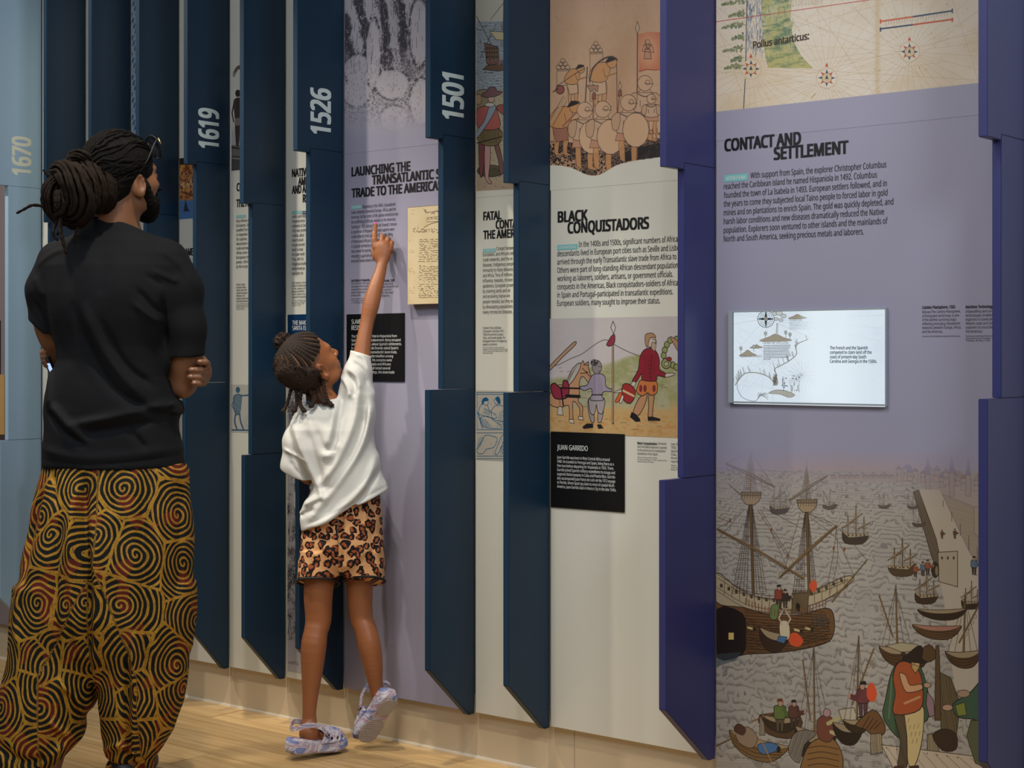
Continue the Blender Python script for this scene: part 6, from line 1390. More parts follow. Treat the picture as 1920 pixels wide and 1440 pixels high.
# T-shirt
TS = Field(); rows = []
for y, a, b, d in ((414, 172, 262, .066), (426, 160, 274, .074), (440, 138, 290, .085), (455, 114, 314, .1), (475, 97, 334, .112), (500, 84, 345, .124), (550, 82, 346, .13), (600, 94, 333, .128), (650, 106, 319, .118), (675, 108, 318, .116), (705, 100, 317, .118), (740, 89, 327, .122), (770, 85, 337, .125), (800, 84, 333, .123), (840, 83, 341, .125), (880, 83, 346, .127)):
    rows.append((L(0, y, ZM)[2], L((a+b)/2, y, ZM)[0], ZM, (b-a)/2*.0015, d))
TS.loft(rows, .02, n=2.35)
TS.chain([(L(112, 492, ZM), .062), (L(92, 545, ZM+.005), .0575), (L(87, 622, ZM+.01), .051)], .03)
TS.chain([(L(310, 488, ZM), .062), (L(339, 545, ZM), .0585), (L(346, 610, ZM), .0565), (L(347, 668, ZM), .0555)], .03)
TS.ell(L(215, 560, ZM-.03), (.16, .1, .12), None, .05)
TS.plane(L(347, 668, ZM), (0, .25, -1), .0)          # placeholder hems are cut below
TS.pr.pop()
def hemcut(fd, x, y, nrm, rad, Zc):      # end a sleeve: remove everything beyond a plane near the arm
    pt = L(x, y, Zc).astype(f32); nrm = np.array(nrm, f32)/np.linalg.norm(nrm)
    def fn(P):
        d = (P-pt)@nrm; q = P-pt; q = q-np.outer(q@nrm, nrm); rr = np.sqrt((q*q).sum(1))
        return np.maximum(np.maximum(-d, rr-rad), d-.07)
    fd.add(fn, pt+nrm*.08, .22, .002, '-')
hemcut(TS, 352, 667, (0.0, .12, -1), .058, ZM); hemcut(TS, 78, 616, (-.72, 0, -1), .062, ZM+.01)
TS.plane(L(186, 419, ZM), (.24, .28, 1), .004)
TS.plane(L(215, 874.5, ZM), (.0, 0, -1))
fl_ = folds([([(165, 580), (185, 650), (225, 720), (280, 760), (320, 775)], -.012, 9), ([(185, 580), (205, 640), (245, 700), (290, 745)], .011, 10), ([(210, 600), (250, 680), (300, 725)], -.008, 7),
             ([(110, 755), (145, 790), (185, 822)], .013, 9), ([(104, 765), (135, 800), (180, 832)], -.011, 7), ([(150, 795), (220, 782), (290, 765), (330, 758)], .012, 8), ([(170, 812), (240, 800), (310, 785)], -.009, 8), ([(258, 800), (290, 838)], -.007, 6),
             ([(80, 835), (160, 852), (250, 850), (344, 838)], .004, 8), ([(84, 858), (200, 866), (345, 852)], -.0025, 2.2), ([(330, 750), (338, 765), (336, 778)], .01, 9),
             ([(275, 545), (300, 575), (320, 590)], -.007, 6), ([(270, 570), (298, 596), (315, 605)], .006, 5), ([(300, 510), (330, 525), (345, 530)], .005, 5), ([(290, 520), (318, 538)], -.004, 4), ([(70, 560), (95, 610), (105, 660)], -.008, 7), ([(75, 520), (95, 560)], .005, 6),
             ([(318, 560), (318, 640)], -.01, 5), ([(80, 500), (110, 480), (140, 470)], .004, 5), ([(310, 470), (345, 498), (372, 540)], .004, 6), ([(100, 690), (110, 760)], .008, 9), ([(262, 432), (320, 462), (352, 490)], -.0012, 1.6), ([(215, 480), (214, 560)], -.004, 14)], ZM)
TS.disp = lambda P: fl_(P)+wob(P, 30, 3)*.0022
V, Fq = sdf_mesh(TS, .0048); np_mesh('black_t_shirt', V, Fq, m_tee, man)
V, Fc = tube([L(216, 427, ZM)+np.array([.067*math.cos(a), .0645*math.sin(a), -.016*math.cos(a)-.017*math.sin(a)]) for a in np.linspace(0, 2*math.pi, 40)], .0042, 8, False); lmk('collar', V, Fc, m_tee, man)
# trousers: spiral print
def spiral_mat():
    m = bpy.data.materials.new('spiral_print_cotton'); m.use_nodes = True; nt = m.node_tree; b = nt.nodes['Principled BSDF']; N = nt.nodes.new; K = nt.links.new
    uv = N('ShaderNodeUVMap'); no = N('ShaderNodeTexNoise'); no.inputs['Scale'].default_value = 9; no.inputs['Detail'].default_value = 2
    K(uv.outputs[0], no.inputs['Vector'])
    wv = N('ShaderNodeVectorMath'); wv.operation = 'SUBTRACT'; wv.inputs[1].default_value = (.5, .5, .5); K(no.outputs['Color'], wv.inputs[0])
    ws = N('ShaderNodeVectorMath'); ws.operation = 'SCALE'; ws.inputs[3].default_value = .03; K(wv.outputs[0], ws.inputs[0])
    ad = N('ShaderNodeVectorMath'); K(uv.outputs[0], ad.inputs[0]); K(ws.outputs[0], ad.inputs[1])
    vo = N('ShaderNodeTexVoronoi'); vo.voronoi_dimensions = '2D'; vo.inputs['Scale'].default_value = 6.9; vo.inputs['Randomness'].default_value = .95; K(ad.outputs[0], vo.inputs['Vector'])
    sc1 = N('ShaderNodeVectorMath'); sc1.operation = 'SUBTRACT'; K(ad.outputs[0], sc1.inputs[0]); K(vo.outputs['Position'], sc1.inputs[1])
    sp = N('ShaderNodeSeparateXYZ'); K(sc1.outputs[0], sp.inputs[0])
    at = N('ShaderNodeMath'); at.operation = 'ARCTAN2'; K(sp.outputs[1], at.inputs[0]); K(sp.outputs[0], at.inputs[1])
    a2 = N('ShaderNodeMath'); a2.operation = 'DIVIDE'; a2.inputs[1].default_value = 2*math.pi; K(at.outputs[0], a2.inputs[0])
    ln = N('ShaderNodeVectorMath'); ln.operation = 'LENGTH'; K(sc1.outputs[0], ln.inputs[0])
    dd = N('ShaderNodeMath'); dd.operation = 'MULTIPLY_ADD'; dd.inputs[1].default_value = 66.0; K(ln.outputs['Value'], dd.inputs[0]); K(a2.outputs[0], dd.inputs[2])
    fr = N('ShaderNodeMath'); fr.operation = 'FRACT'; K(dd.outputs[0], fr.inputs[0])
    st = N('ShaderNodeMath'); st.operation = 'GREATER_THAN'; st.inputs[1].default_value = .39; K(fr.outputs[0], st.inputs[0])
    # cell borders are gold
    ve = N('ShaderNodeTexVoronoi'); ve.voronoi_dimensions = '2D'; ve.feature = 'DISTANCE_TO_EDGE'; ve.inputs['Scale'].default_value = 6.9; ve.inputs['Randomness'].default_value = .95; K(ad.outputs[0], ve.inputs['Vector'])
    ge = N('ShaderNodeMath'); ge.operation = 'GREATER_THAN'; ge.inputs[1].default_value = .028; K(ve.outputs['Distance'], ge.inputs[0])
    blk = N('ShaderNodeMath'); blk.operation = 'MULTIPLY'; K(st.outputs[0], blk.inputs[0]); K(ge.outputs[0], blk.inputs[1])
    # dark red blocks replace parts of the black rings
    n3 = N('ShaderNodeTexVoronoi'); n3.voronoi_dimensions = '2D'; n3.inputs['Scale'].default_value = 27; K(uv.outputs[0], n3.inputs['Vector'])
    rd = N('ShaderNodeSeparateColor'); K(n3.outputs['Color'], rd.inputs[0]); rg = N('ShaderNodeMath'); rg.operation = 'GREATER_THAN'; rg.inputs[1].default_value = .77; K(rd.outputs[0], rg.inputs[0])
    mxb = N('ShaderNodeMix'); mxb.data_type = 'RGBA'; mxb.inputs[6].default_value = rgb(15, 18, 18)+(1,); mxb.inputs[7].default_value = rgb(88, 26, 18)+(1,); K(rg.outputs[0], mxb.inputs[0])
    # gold with crackle
    cr = N('ShaderNodeTexVoronoi'); cr.voronoi_dimensions = '2D'; cr.feature = 'DISTANCE_TO_EDGE'; cr.inputs['Scale'].default_value = 150; K(uv.outputs[0], cr.inputs['Vector'])
    cl = N('ShaderNodeMath'); cl.operation = 'LESS_THAN'; cl.inputs[1].default_value = .05; K(cr.outputs['Distance'], cl.inputs[0])
    cn = N('ShaderNodeTexNoise'); cn.inputs['Scale'].default_value = 60; K(uv.outputs[0], cn.inputs['Vector']); cg = N('ShaderNodeMath'); cg.operation = 'GREATER_THAN'; cg.inputs[1].default_value = .52; K(cn.outputs['Fac'], cg.inputs[0])
    cm = N('ShaderNodeMath'); cm.operation = 'MULTIPLY'; K(cl.outputs[0], cm.inputs[0]); K(cg.outputs[0], cm.inputs[1])
    gv = N('ShaderNodeMix'); gv.data_type = 'RGBA'; gv.inputs[6].default_value = rgb(178, 138, 46)+(1,); gv.inputs[7].default_value = rgb(146, 102, 32)+(1,); K(no.outputs['Fac'], gv.inputs[0])
    gm_ = N('ShaderNodeMix'); gm_.data_type = 'RGBA'; K(cm.outputs[0], gm_.inputs[0]); K(gv.outputs[2], gm_.inputs[6]); gm_.inputs[7].default_value = rgb(60, 40, 20)+(1,)
    fin_ = N('ShaderNodeMix'); fin_.data_type = 'RGBA'; K(blk.outputs[0], fin_.inputs[0]); K(gm_.outputs[2], fin_.inputs[6]); K(mxb.outputs[2], fin_.inputs[7])
    K(fin_.outputs[2], b.inputs['Base Color']); b.inputs['Roughness'].default_value = .8; b.inputs['Specular IOR Level'].default_value = .25
    return m
m_spiral = spiral_mat()
TR = Field()
TR.loft([(L(0, y, ZM)[2], L((a+b)/2, y, ZM)[0], ZM, (b-a)/2*.0015, d) for y, a, b, d in ((862, 92, 340, .118), (880, 82, 352, .125), (960, 62, 360, .15), (1060, 44, 362, .165), (1150, 36, 360, .165), (1215, 40, 352, .14), (1262, 110, 290, .08))], .03, n=2.2)
def leg(rows, k): TR.loft([(L(0, y, ZM)[2], L((a+b)/2, y, ZM)[0], ZM+o_, (b-a)/2*.0015, d) for y, a, b, d, o_ in rows], k, n=2.1)
leg(((1100, 30, 195, .13, 0), (1180, 26, 190, .14, 0), (1250, 16, 184, .14, -.01), (1320, 2, 170, .13, -.02), (1380, -14, 158, .12, -.03), (1420, -28, 120, .1, -.04), (1450, -10, 86, .075, -.05), (1478, 6, 66, .05, -.05)), .035)
leg(((1100, 200, 360, .13, 0), (1180, 196, 358, .14, 0), (1250, 190, 352, .14, 0), (1320, 188, 342, .13, 0), (1370, 192, 326, .115, 0), (1400, 200, 306, .1, 0), (1425, 204, 288, .085, 0), (1440, 200, 286, .08, 0), (1466, 206, 280, .06, 0)), .035)
tf = folds([([(180, 890), (185, 980), (196, 1100), (192, 1240)], -.018, 8), ([(165, 900), (160, 1000), (168, 1120), (178, 1230)], .012, 9), ([(205, 980), (206, 1120), (196, 1260)], .01, 9), ([(140, 950), (132, 1080), (136, 1250)], -.01, 8), ([(100, 900), (75, 1000), (60, 1120)], -.007, 7), ([(290, 880), (286, 980), (290, 1100), (280, 1300)], -.01, 9), ([(315, 950), (318, 1100), (312, 1260)], .008, 9), ([(275, 1180), (276, 1300), (270, 1420)], .016, 7), ([(262, 1200), (258, 1330), (262, 1420)], -.01, 6),
            ([(140, 1260), (165, 1290), (172, 1330)], .014, 7), ([(120, 1330), (150, 1370), (90, 1420)], .012, 8), ([(205, 1400), (240, 1380), (290, 1402)], .008, 6), ([(200, 1418), (240, 1424), (290, 1414)], -.008, 5), ([(30, 1380), (70, 1405), (120, 1400)], -.01, 8), ([(70, 1060), (50, 1140), (60, 1200)], .008, 8), ([(225, 880), (232, 960)], -.006, 5), ([(120, 880), (125, 940)], -.006, 5), ([(340, 880), (345, 1000), (340, 1150)], -.006, 6)], ZM)
TR.disp = lambda P: tf(P)*1.5+wob(P, 26, 7)*.003
TR.plane(L(215, 866, ZM), (0, 0, 1))
V, Fq = sdf_mesh(TR, .0055); tr = np_mesh('spiral_print_trousers', V, Fq, m_spiral, man)
# cloth coordinates: arc length round each leg, height
cl_ = np.where(V[:, 0] < L(190, 0, ZM)[0], L(100, 0, ZM)[0], L(280, 0, ZM)[0]); cxm = L(205, 0, ZM)[0]
zz_ = np.clip((V[:, 2]-L(0, 1250, ZM)[2])/.3, 0, 1); cx0 = cl_*(1-zz_)+cxm*zz_
uu = np.stack([V[:, 0]+.45*(V[:, 1]-ZM)*np.sign(V[:, 0]-cx0), V[:, 2]*.98+.15*(V[:, 1]-ZM)], 1).astype(f32)
lay = tr.data.uv_layers.new(name='UVMap'); li = np.zeros(len(tr.data.loops), np.int32); tr.data.loops.foreach_get('vertex_index', li); lay.data.foreach_set('uv', uu[li].ravel())
# shoes
m_shoe = mat('black_shoe', (26, 25, 26), .5); 
for cx_, s_, zo in ((36, -1, -.05), (243, 1, 0)):
    f_ = Field(); bx = L(cx_, 0, ZM+zo)[0]; f_.ell((bx, ZM+zo-.02, .045), (.042, .075, .045), None, .03); f_.ell((bx+s_*.01, ZM+zo+.1, .035), (.046, .09, .036), None, .04); f_.cone((bx, ZM+zo-.03, .06), (bx, ZM+zo-.03, .1), .04, .042, .02); f_.plane((bx, ZM, .004), (0, 0, -1))
    V, Fq = sdf_mesh(f_, .006); np_mesh('shoe', V, Fq, m_shoe, man)
# ---------------------------------------------------------------- child on tiptoe pointing at the panel
ZC = 4.85; PXM = ZC/F
m_cskin = mat('warm_brown_skin', (148, 92, 56), .45, .45, var=.05, vscale=30, sss=.1)
m_white_t = mat('white_cotton', (206, 207, 202), .85, .25, bump=.2, bscale=900)
m_chair_ = mat('dark_brown_curls', (50, 36, 28), .8, .3, var=.4, vscale=240, bump=1.0, bscale=620)
cw = to_world([L(625, HZ+CAMZ*F/ZC, ZC)])[0]
kid = thing('person', (cw[0], cw[1], 0), 'child in a white T-shirt and leopard-print shorts on tiptoe, pointing up at the lilac panel', 'person')
CB = Field(); CM = axes(math.radians(54), math.radians(38)); CC = L(584, 690, ZC-.01); CT = head(CB, CC, CM, .86, True)
CB.cone(CT(0, -.03, -.04), L(622, 768, ZC), .036, .04, .02)
CB.loft([(L(0, y, ZC)[2], L((a+b)/2, y, ZC)[0], ZC, (b-a)/2*PXM, d) for y, a, b, d in ((775, 585, 675, .04), (800, 572, 685, .058), (860, 580, 690, .062), (930, 592, 700, .062), (985, 585, 702, .07), (1040, 578, 706, .072), (1062, 590, 700, .05))], .02)
CB.limb([(L(650, 790, ZC), .04), (L(670, 735, ZC), .036), (L(680, 652, ZC+.02), .0245), (L(688, 606, ZC+.035), .021), (L(695, 574, ZC+.045), .0255), (L(703, 543, ZC+.055), .0232), (L(712, 513, ZC+.07), .0185), (L(717, 493, ZC+.079), .0155)], .012)
hz_ = ZC+.084
CB.ell(L(716.5, 471, hz_), (.0285, .0145, .034), None, .012); CB.ell(L(716, 482, hz_), (.022, .013, .02), None, .012)
CB.chain([(L(703, 463, hz_), .0095), (L(702, 449, hz_+.004), .0082), (L(702.5, 436, hz_+.022), .0072), (L(704, 420, hz_+.05), .0058)], .005)
for kx, ky, px_, py_, r in ((714, 458, 717, 443, .0083), (723, 461, 727.5, 448, .0079), (731, 466, 734.5, 455, .0072)):
    CB.chain([(L(kx, ky+2, hz_), r*1.1), (L(px_, py_, hz_+.012), r), (L(px_-1, py_+9, hz_+.03), r*.92), (L(px_-1, py_+18, hz_+.021), r*.85)], .0035)
CB.chain([(L(704, 482, hz_+.012), .01), (L(701, 470, hz_+.024), .0088), (L(708, 460, hz_+.034), .0078), (L(716, 456, hz_+.037), .007)], .004)
CB.limb([(L(590, 800, ZC), .036), (L(566, 850, ZC+.0), .028), (L(568, 884, ZC-.0), .0235), (L(590, 898, ZC+.05), .021), (L(640, 890, ZC+.13), .0155)], .012)
CB.ell(L(652, 888, ZC+.15), (.024, .018, .016), None, .01)
for k in range(4): CB.chain([(L(660, 884+k*5, ZC+.15), .0068), (L(674, 882+k*6, ZC+.165), .006), (L(684, 884+k*6, ZC+.16), .0055)], .003)
CB.chain([(L(652, 880, ZC+.16), .0075), (L(662, 870, ZC+.17), .0065)], .003)
zl = ZC-.03; zr = ZC+.01
CB.limb([(L(606, 1030, ZC-.01), .05), (L(597, 1105, zl+.01), .0445), (L(597, 1160, zl+.01), .0395), (L(592, 1185, zl-.002), .036), (L(588, 1213, zl-.01), .0385), (L(585, 1260, zl-.01), .032), (L(582, 1300, zl-.01), .0245), (L(580, 1335, zl-.01), .0205), (L(580, 1352, zl-.01), .0225), (L(579, 1374, zl-.025), .0255)], .015)
CB.chain([(L(579, 1376, zl-.02), .0255), (L(600, 1388, zl+.02), .019), (L(618, 1397, zl+.05), .015)], .015)
CB.limb([(L(678, 1030, ZC), .05), (L(675, 1100, zr), .0395), (L(677, 1155, zr+.0), .0355), (L(685, 1180, zr-.01), .034), (L(692, 1210, zr-.018), .0355), (L(699, 1245, zr-.015), .0305), (L(703, 1275, zr-.008), .0235), (L(706, 1293, zr), .021)], .015)
CB.chain([(L(712, 1303, zr+.0), .022), (L(704, 1333, zr+.03), .021), (L(696, 1362, zr+.035), .014)], .012)
V, Fq = sdf_mesh(CB, .0028); cbody = np_mesh('body', V, Fq, m_cskin, kid)
eyes(CT, .86, kid)
f_ = Field(); f_.ell(L(703.9, 419.6, hz_+.0452), (.0052, .002, .0056)); V, Fq = sdf_mesh(f_, .001, .003); o_ = np_mesh('painted_fingernail', V, Fq, mat('pink_nail_varnish', (226, 60, 170), .2), cbody); o_['label'] = 'bright pink fingernail'
# hair
H = Field(); H.ell(L(566, 684, ZC-.025), (.083, .08, .074), None, .02); H.ell(CT(0, -.02, .035), (.07, .084, .078), CM, .01); H.ell(L(580, 708, ZC-.015), (.052, .055, .045), None, .03)
H.ell(CT(0, .083, .06), (.1, .074, .11), CM, .01, '-'); H.ell(CT(.085, .03, -.055), (.045, .06, .07), CM, .012, '-'); H.ell(CT(-.085, .03, -.055), (.045, .06, .07), CM, .012, '-')
H.plane(L(566, 668, ZC), (.3, -.25, 1), .012)
H.disp = lambda P: np.abs(wob(P, 300, 3))*.003+wob(P, 800, 5)*.0014+wob(P, 70, 1)*.003
V, Fq = sdf_mesh(H, .003); np_mesh('hair', V, Fq, m_chair_, kid)
rk = random.Random(4); es = .86
def on_c(v, rr=(.0765, .0965, .0905)):
    c = np.array((0, -.006, .04)); r = np.array(rr); d = np.array(v)-c; d = d/np.sqrt(((d/r)**2).sum()); return c+d
bunh = np.array((-.018, -.03, .13)); m_braid = mat('cornrow_braids', (46, 35, 29), .75, .3, var=.4, vscale=300, bump=.9, bscale=700)
sts = [np.array((math.sin(a)*.078, .07*math.cos(a)+.012, .10-.05*abs(math.sin(a))**2)) for a in [-1.25+i*2.55/10 for i in range(11)]]
for q in (-1, 1): sts += [np.array(v) for v in ((q*.0765, .012, .05), (q*.0765, -.008, .042), (q*.074, -.028, .036), (q*.066, -.05, .034), (q*.052, -.068, .036))]
sts += [np.array(v) for v in ((.05, -.085, .05), (.036, -.094, .045), (.02, -.1, .04), (.004, -.102, .04), (-.014, -.1, .04), (-.03, -.096, .045), (-.046, -.086, .05))]
for st in sts:
    a = math.asin(max(-1, min(1, st[0]/.078))); A_ = on_c(st); B_ = on_c(bunh); pts = []
    for k in range(22):
        t = k/21; v = A_*(1-t)+B_*t+np.array((math.sin(a)*.03*math.sin(t*math.pi), .0, .0)); pts.append(CT(*on_c(v)))
    sp = spline(pts, 60); V, Fc = tube(sp, [.0072*(.8+.26*abs(math.sin(k*.85))) for k in range(60)], 8); lmk('cornrow', V, Fc, m_braid, kid)
sc_f = Field(); sc_f.ell(CT(0, -.009, .045), np.array((.0772, .094, .0895))*es, CM); sc_f.ell(CT(0, .102, .005), (.1, .066, .088), CM, .004, '-'); sc_f.ell(CT(.08, .03, -.04), (.04, .06, .06), CM, .004, '-'); sc_f.ell(CT(-.08, .03, -.04), (.04, .06, .06), CM, .004, '-')
V, Fq = sdf_mesh(sc_f, .003); np_mesh('parted_scalp', V, Fq, mat('scalp_between_braids', (128, 88, 64), .6, .3, var=.35, vscale=420), kid)
PF = Field(); bc = L(531, 641, ZC-.03); PF.ell(bc, (.026, .026, .027), None, .01); PF.ell(L(543, 655, ZC-.03), (.022, .024, .022), None, .02)
PF.disp = lambda P: wob(P, 330, 2)*.004+wob(P, 760, 4)*.002
V, Fq = sdf_mesh(PF, .0022); puff = np_mesh('hair_puff', V, Fq, m_chair_, kid)
g = []
for k in range(110):
    d = np.array([rk.gauss(0, 1), rk.gauss(0, 1), rk.gauss(0, 1)]); d /= np.linalg.norm(d); p0 = bc+d*.024; t1 = np.cross(d, [0, .3, 1]); t1 /= np.linalg.norm(t1); t2 = np.cross(d, t1); w_ = rk.uniform(.003, .005)
    g.append(tube([p0+d*(.0012*j)+w_*(math.cos(j*1.3)*t1+math.sin(j*1.3)*t2) for j in range(7)], .0009, 4))
for k in range(1500):
    d = np.array([rk.gauss(0, 1), rk.gauss(0, 1), rk.gauss(0, 1)]); d /= np.linalg.norm(d)
    if d[1] > .35 or (d[0] > .55 and d[2] > -.1) or d[2] > .5: continue
    p0 = L(566, 684, ZC-.025)+d*np.array([.0825, .0795, .0735])
    if (p0-L(566, 670, ZC))@np.array([.3, -.25, 1]) > 0: continue
    t1 = np.cross(d, [0, .3, 1]); t1 /= np.linalg.norm(t1)+1e-9; t2 = np.cross(d, t1); w_ = rk.uniform(.002, .004); ph_ = rk.uniform(0, 6)
    g.append(tube([p0+d*(.0011*j)+w_*(math.cos(j*1.4+ph_)*t1+math.sin(j*1.4+ph_)*t2) for j in range(6)], .0008, 3, False))
V, Fc = merge(g); o_ = lmk('flyaway_curls', V, Fc, m_chair_, kid); o_['kind'] = 'stuff'
for path, r0 in (([(552, 716, -.04), (546, 730, -.05), (541, 748, -.06), (535.6, 764, -.065), (530, 772, -.065)], .0052), ([(556, 722, -.06), (556, 738, -.07), (557, 753, -.075), (554, 764, -.08), (552, 771, -.08)], .006),
                 ([(566, 722, -.06), (564, 738, -.075), (562.5, 755, -.08), (566, 764, -.085), (570.5, 771, -.085)], .006), ([(580, 722, -.06), (584, 736, -.07), (591, 748, -.08), (587, 756, -.085), (583, 762, -.085)], .0062),
                 ([(602, 698, -.055), (606, 715, -.065), (609, 732, -.075), (614, 749, -.085), (623, 761, -.09)], .0056), ([(595, 722, -.05), (597, 736, -.065), (602, 748, -.08), (609, 755, -.085)], .0074), ([(574, 728, -.02), (577, 740, -.04), (579, 748, -.05)], .006)):
    P_ = spline([L(a, b, ZC+c*.8) for a, b, c in path], 44); g = []
    for ph in (0, math.pi):      # two strands twisted together
        pts = [P_[i]+r0*.42*np.array([math.cos(i*.75+ph), math.sin(i*.75+ph), .3*math.sin(i*.75+ph)]) for i in range(44)]; g.append(tube(pts, [r0*.72*(1+(.35 if i > 36 else 0)) for i in range(44)], 7))
    V, Fc = merge(g); lmk('hair_twist', V, Fc, m_chair_, kid)
# T-shirt
CS = Field(); CS.loft([(L(0, y, ZC)[2], L((a+b)/2, y, ZC)[0], ZC-.005, (b-a)/2*PXM, d) for y, a, b, d in ((748, 602, 688, .045), (762, 578, 697, .06), (780, 556, 700, .075), (805, 545, 702, .088), (840, 552, 707, .094), (880, 572, 719, .097), (910, 590, 727, .099), (935, 578, 730, .1), (960, 561, 731, .1), (990, 566, 733, .1), (1010, 570, 735, .1))], .02, n=2.2)
CS.chain([(L(580, 792, ZC), .05), (L(562, 832, ZC-.005), .0485), (L(557, 872, ZC-.005), .046), (L(560, 893, ZC), .045)], .022)
CS.chain([(L(655, 775, ZC), .058), (L(667, 738, ZC), .048), (L(670, 702, ZC+.005), .042), (L(678, 654, ZC+.02), .027), (L(680, 646, ZC+.023), .027)], .02)
CS.cone(L(672, 700, ZC+.01), L(690, 735, ZC+.0), .024, .014, .02)
def cut(fd, x, y, Zc, nrm, rad, off=.07):
    pt = L(x, y, Zc).astype(f32); nrm = np.array(nrm, f32)/np.linalg.norm(nrm)
    def fn(P):
        q = P-pt; d = q@nrm; q = q-np.outer(d, nrm); return np.maximum(np.maximum(-d, np.sqrt((q*q).sum(1))-rad), d-.055)
    fd.add(fn, pt+nrm*off, off+rad, .0015, '-')
cut(CS, 677, 663, ZC+.015, (.3, .0, .95), .06); cut(CS, 554, 890, ZC-.005, (-.42, .1, -1), .055, .03)
CS.plane(L(570, 993, ZC), (.435, .0, -.9), .001)
CS.cone(L(606, 735, ZC), L(622, 775, ZC), .05, .034, .008, '-')
cf = folds([([(697, 740), (694, 790), (672, 850), (630, 910), (590, 965)], .017, 8), ([(688, 760), (680, 820), (650, 880), (605, 940)], -.013, 6), ([(676, 720), (668, 790), (640, 860), (606, 905)], .012, 7), ([(710, 850), (690, 905), (640, 955), (600, 980)], .012, 7), ([(712, 880), (680, 930), (625, 970)], -.01, 6),
            ([(648, 730), (640, 780), (634, 830), (632, 845)], -.011, 6), ([(632, 760), (628, 800), (620, 835)], .01, 7), ([(610, 850), (628, 848), (645, 825)], .011, 8), ([(600, 800), (612, 835), (628, 842)], -.007, 6), ([(555, 795), (575, 850), (600, 905), (612, 925)], .012, 7), ([(545, 800), (562, 860), (590, 905)], -.009, 6), ([(580, 800), (600, 860), (610, 900)], -.008, 7),
            ([(535, 840), (555, 850), (578, 862)], .007, 3), ([(548, 862), (560, 880), (576, 892)], -.006, 4), ([(570, 945), (600, 930), (615, 925)], .011, 6), ([(565, 965), (598, 950)], -.008, 5), ([(575, 985), (610, 975), (660, 950), (725, 918)], .0035, 5),
            ([(652, 690), (672, 705), (680, 730)], .009, 5), ([(662, 678), (682, 695), (690, 725)], -.007, 4), ([(655, 700), (668, 722), (668, 745)], -.009, 4), ([(640, 705), (655, 725), (660, 745)], .008, 4), ([(666, 664), (684, 672), (694, 700)], .004, 3), ([(700, 800), (716, 860), (724, 905)], -.006, 7), ([(577, 982), (640, 952), (730, 908)], -.0022, 1.6)], ZC)
CS.disp = lambda P: cf(P)+wob(P, 40, 9)*.002
V, Fq = sdf_mesh(CS, .0036); np_mesh('white_t_shirt', V, Fq, m_white_t, kid)
# shorts
def leo_mat():
    m = bpy.data.materials.new('leopard_print'); m.use_nodes = True; nt = m.node_tree; b = nt.nodes['Principled BSDF']; N = nt.nodes.new; K = nt.links.new
    uv = N('ShaderNodeUVMap'); no = N('ShaderNodeTexNoise'); no.inputs['Scale'].default_value = 55; no.inputs['Detail'].default_value = 1; K(uv.outputs[0], no.inputs['Vector'])
    s1 = N('ShaderNodeVectorMath'); s1.operation = 'SUBTRACT'; s1.inputs[1].default_value = (.5, .5, .5); K(no.outputs['Color'], s1.inputs[0]); s2 = N('ShaderNodeVectorMath'); s2.operation = 'SCALE'; s2.inputs[3].default_value = .022; K(s1.outputs[0], s2.inputs[0])
    ad = N('ShaderNodeVectorMath'); K(uv.outputs[0], ad.inputs[0]); K(s2.outputs[0], ad.inputs[1])
    vo = N('ShaderNodeTexVoronoi'); vo.voronoi_dimensions = '2D'; vo.inputs['Scale'].default_value = 38; vo.inputs['Randomness'].default_value = .85; K(ad.outputs[0], vo.inputs['Vector'])
    n2 = N('ShaderNodeTexNoise'); n2.inputs['Scale'].default_value = 90; n2.inputs['Detail'].default_value = 0; K(uv.outputs[0], n2.inputs['Vector'])
    def mth(op, a, b_): q = N('ShaderNodeMath'); q.operation = op; K(a, q.inputs[0]) if not isinstance(a, float) else setattr(q.inputs[0], 'default_value', a); K(b_, q.inputs[1]) if not isinstance(b_, float) else setattr(q.inputs[1], 'default_value', b_); return q.outputs[0]
    D = vo.outputs['Distance']; spot_ = mth('LESS_THAN', D, .46); ins = mth('LESS_THAN', D, .2); gap = mth('GREATER_THAN', n2.outputs['Fac'], .63)
    ring = mth('MULTIPLY', mth('MULTIPLY', spot_, mth('SUBTRACT', 1.0, ins)), mth('SUBTRACT', 1.0, gap)); core = mth('MULTIPLY', spot_, mth('SUBTRACT', 1.0, ring))
    m1 = N('ShaderNodeMix'); m1.data_type = 'RGBA'; K(core, m1.inputs[0]); m1.inputs[6].default_value = rgb(214, 162, 112)+(1,); m1.inputs[7].default_value = rgb(156, 84, 48)+(1,)
    m2 = N('ShaderNodeMix'); m2.data_type = 'RGBA'; K(ring, m2.inputs[0]); K(m1.outputs[2], m2.inputs[6]); m2.inputs[7].default_value = rgb(28, 22, 24)+(1,)
    K(m2.outputs[2], b.inputs['Base Color']); b.inputs['Roughness'].default_value = .8; b.inputs['Specular IOR Level'].default_value = .25; return m
SH = Field(); ks = lambda rows, k, o=0.: SH.loft([(L(0, y, ZC)[2], L((a+b)/2, y, ZC)[0], ZC+o, (b-a)/2*PXM, d) for y, a, b, d in rows], k, n=2.2)
ks(((900, 600, 706, .07), (940, 588, 714, .082), (980, 568, 717, .092), (1020, 564, 718, .094), (1055, 563, 718, .085), (1075, 580, 705, .06)), .02)
ks(((1030, 566, 640, .08), (1060, 561, 641, .08), (1085, 558, 636, .078), (1125, 556, 634, .076)), .012, -.008); ks(((1030, 640, 718, .08), (1060, 640, 720, .08), (1085, 644, 721, .075), (1125, 646, 722, .074)), .012, .004)
SH.plane(L(640, 1091.5, ZC), (.0, -.32, -1), .001)
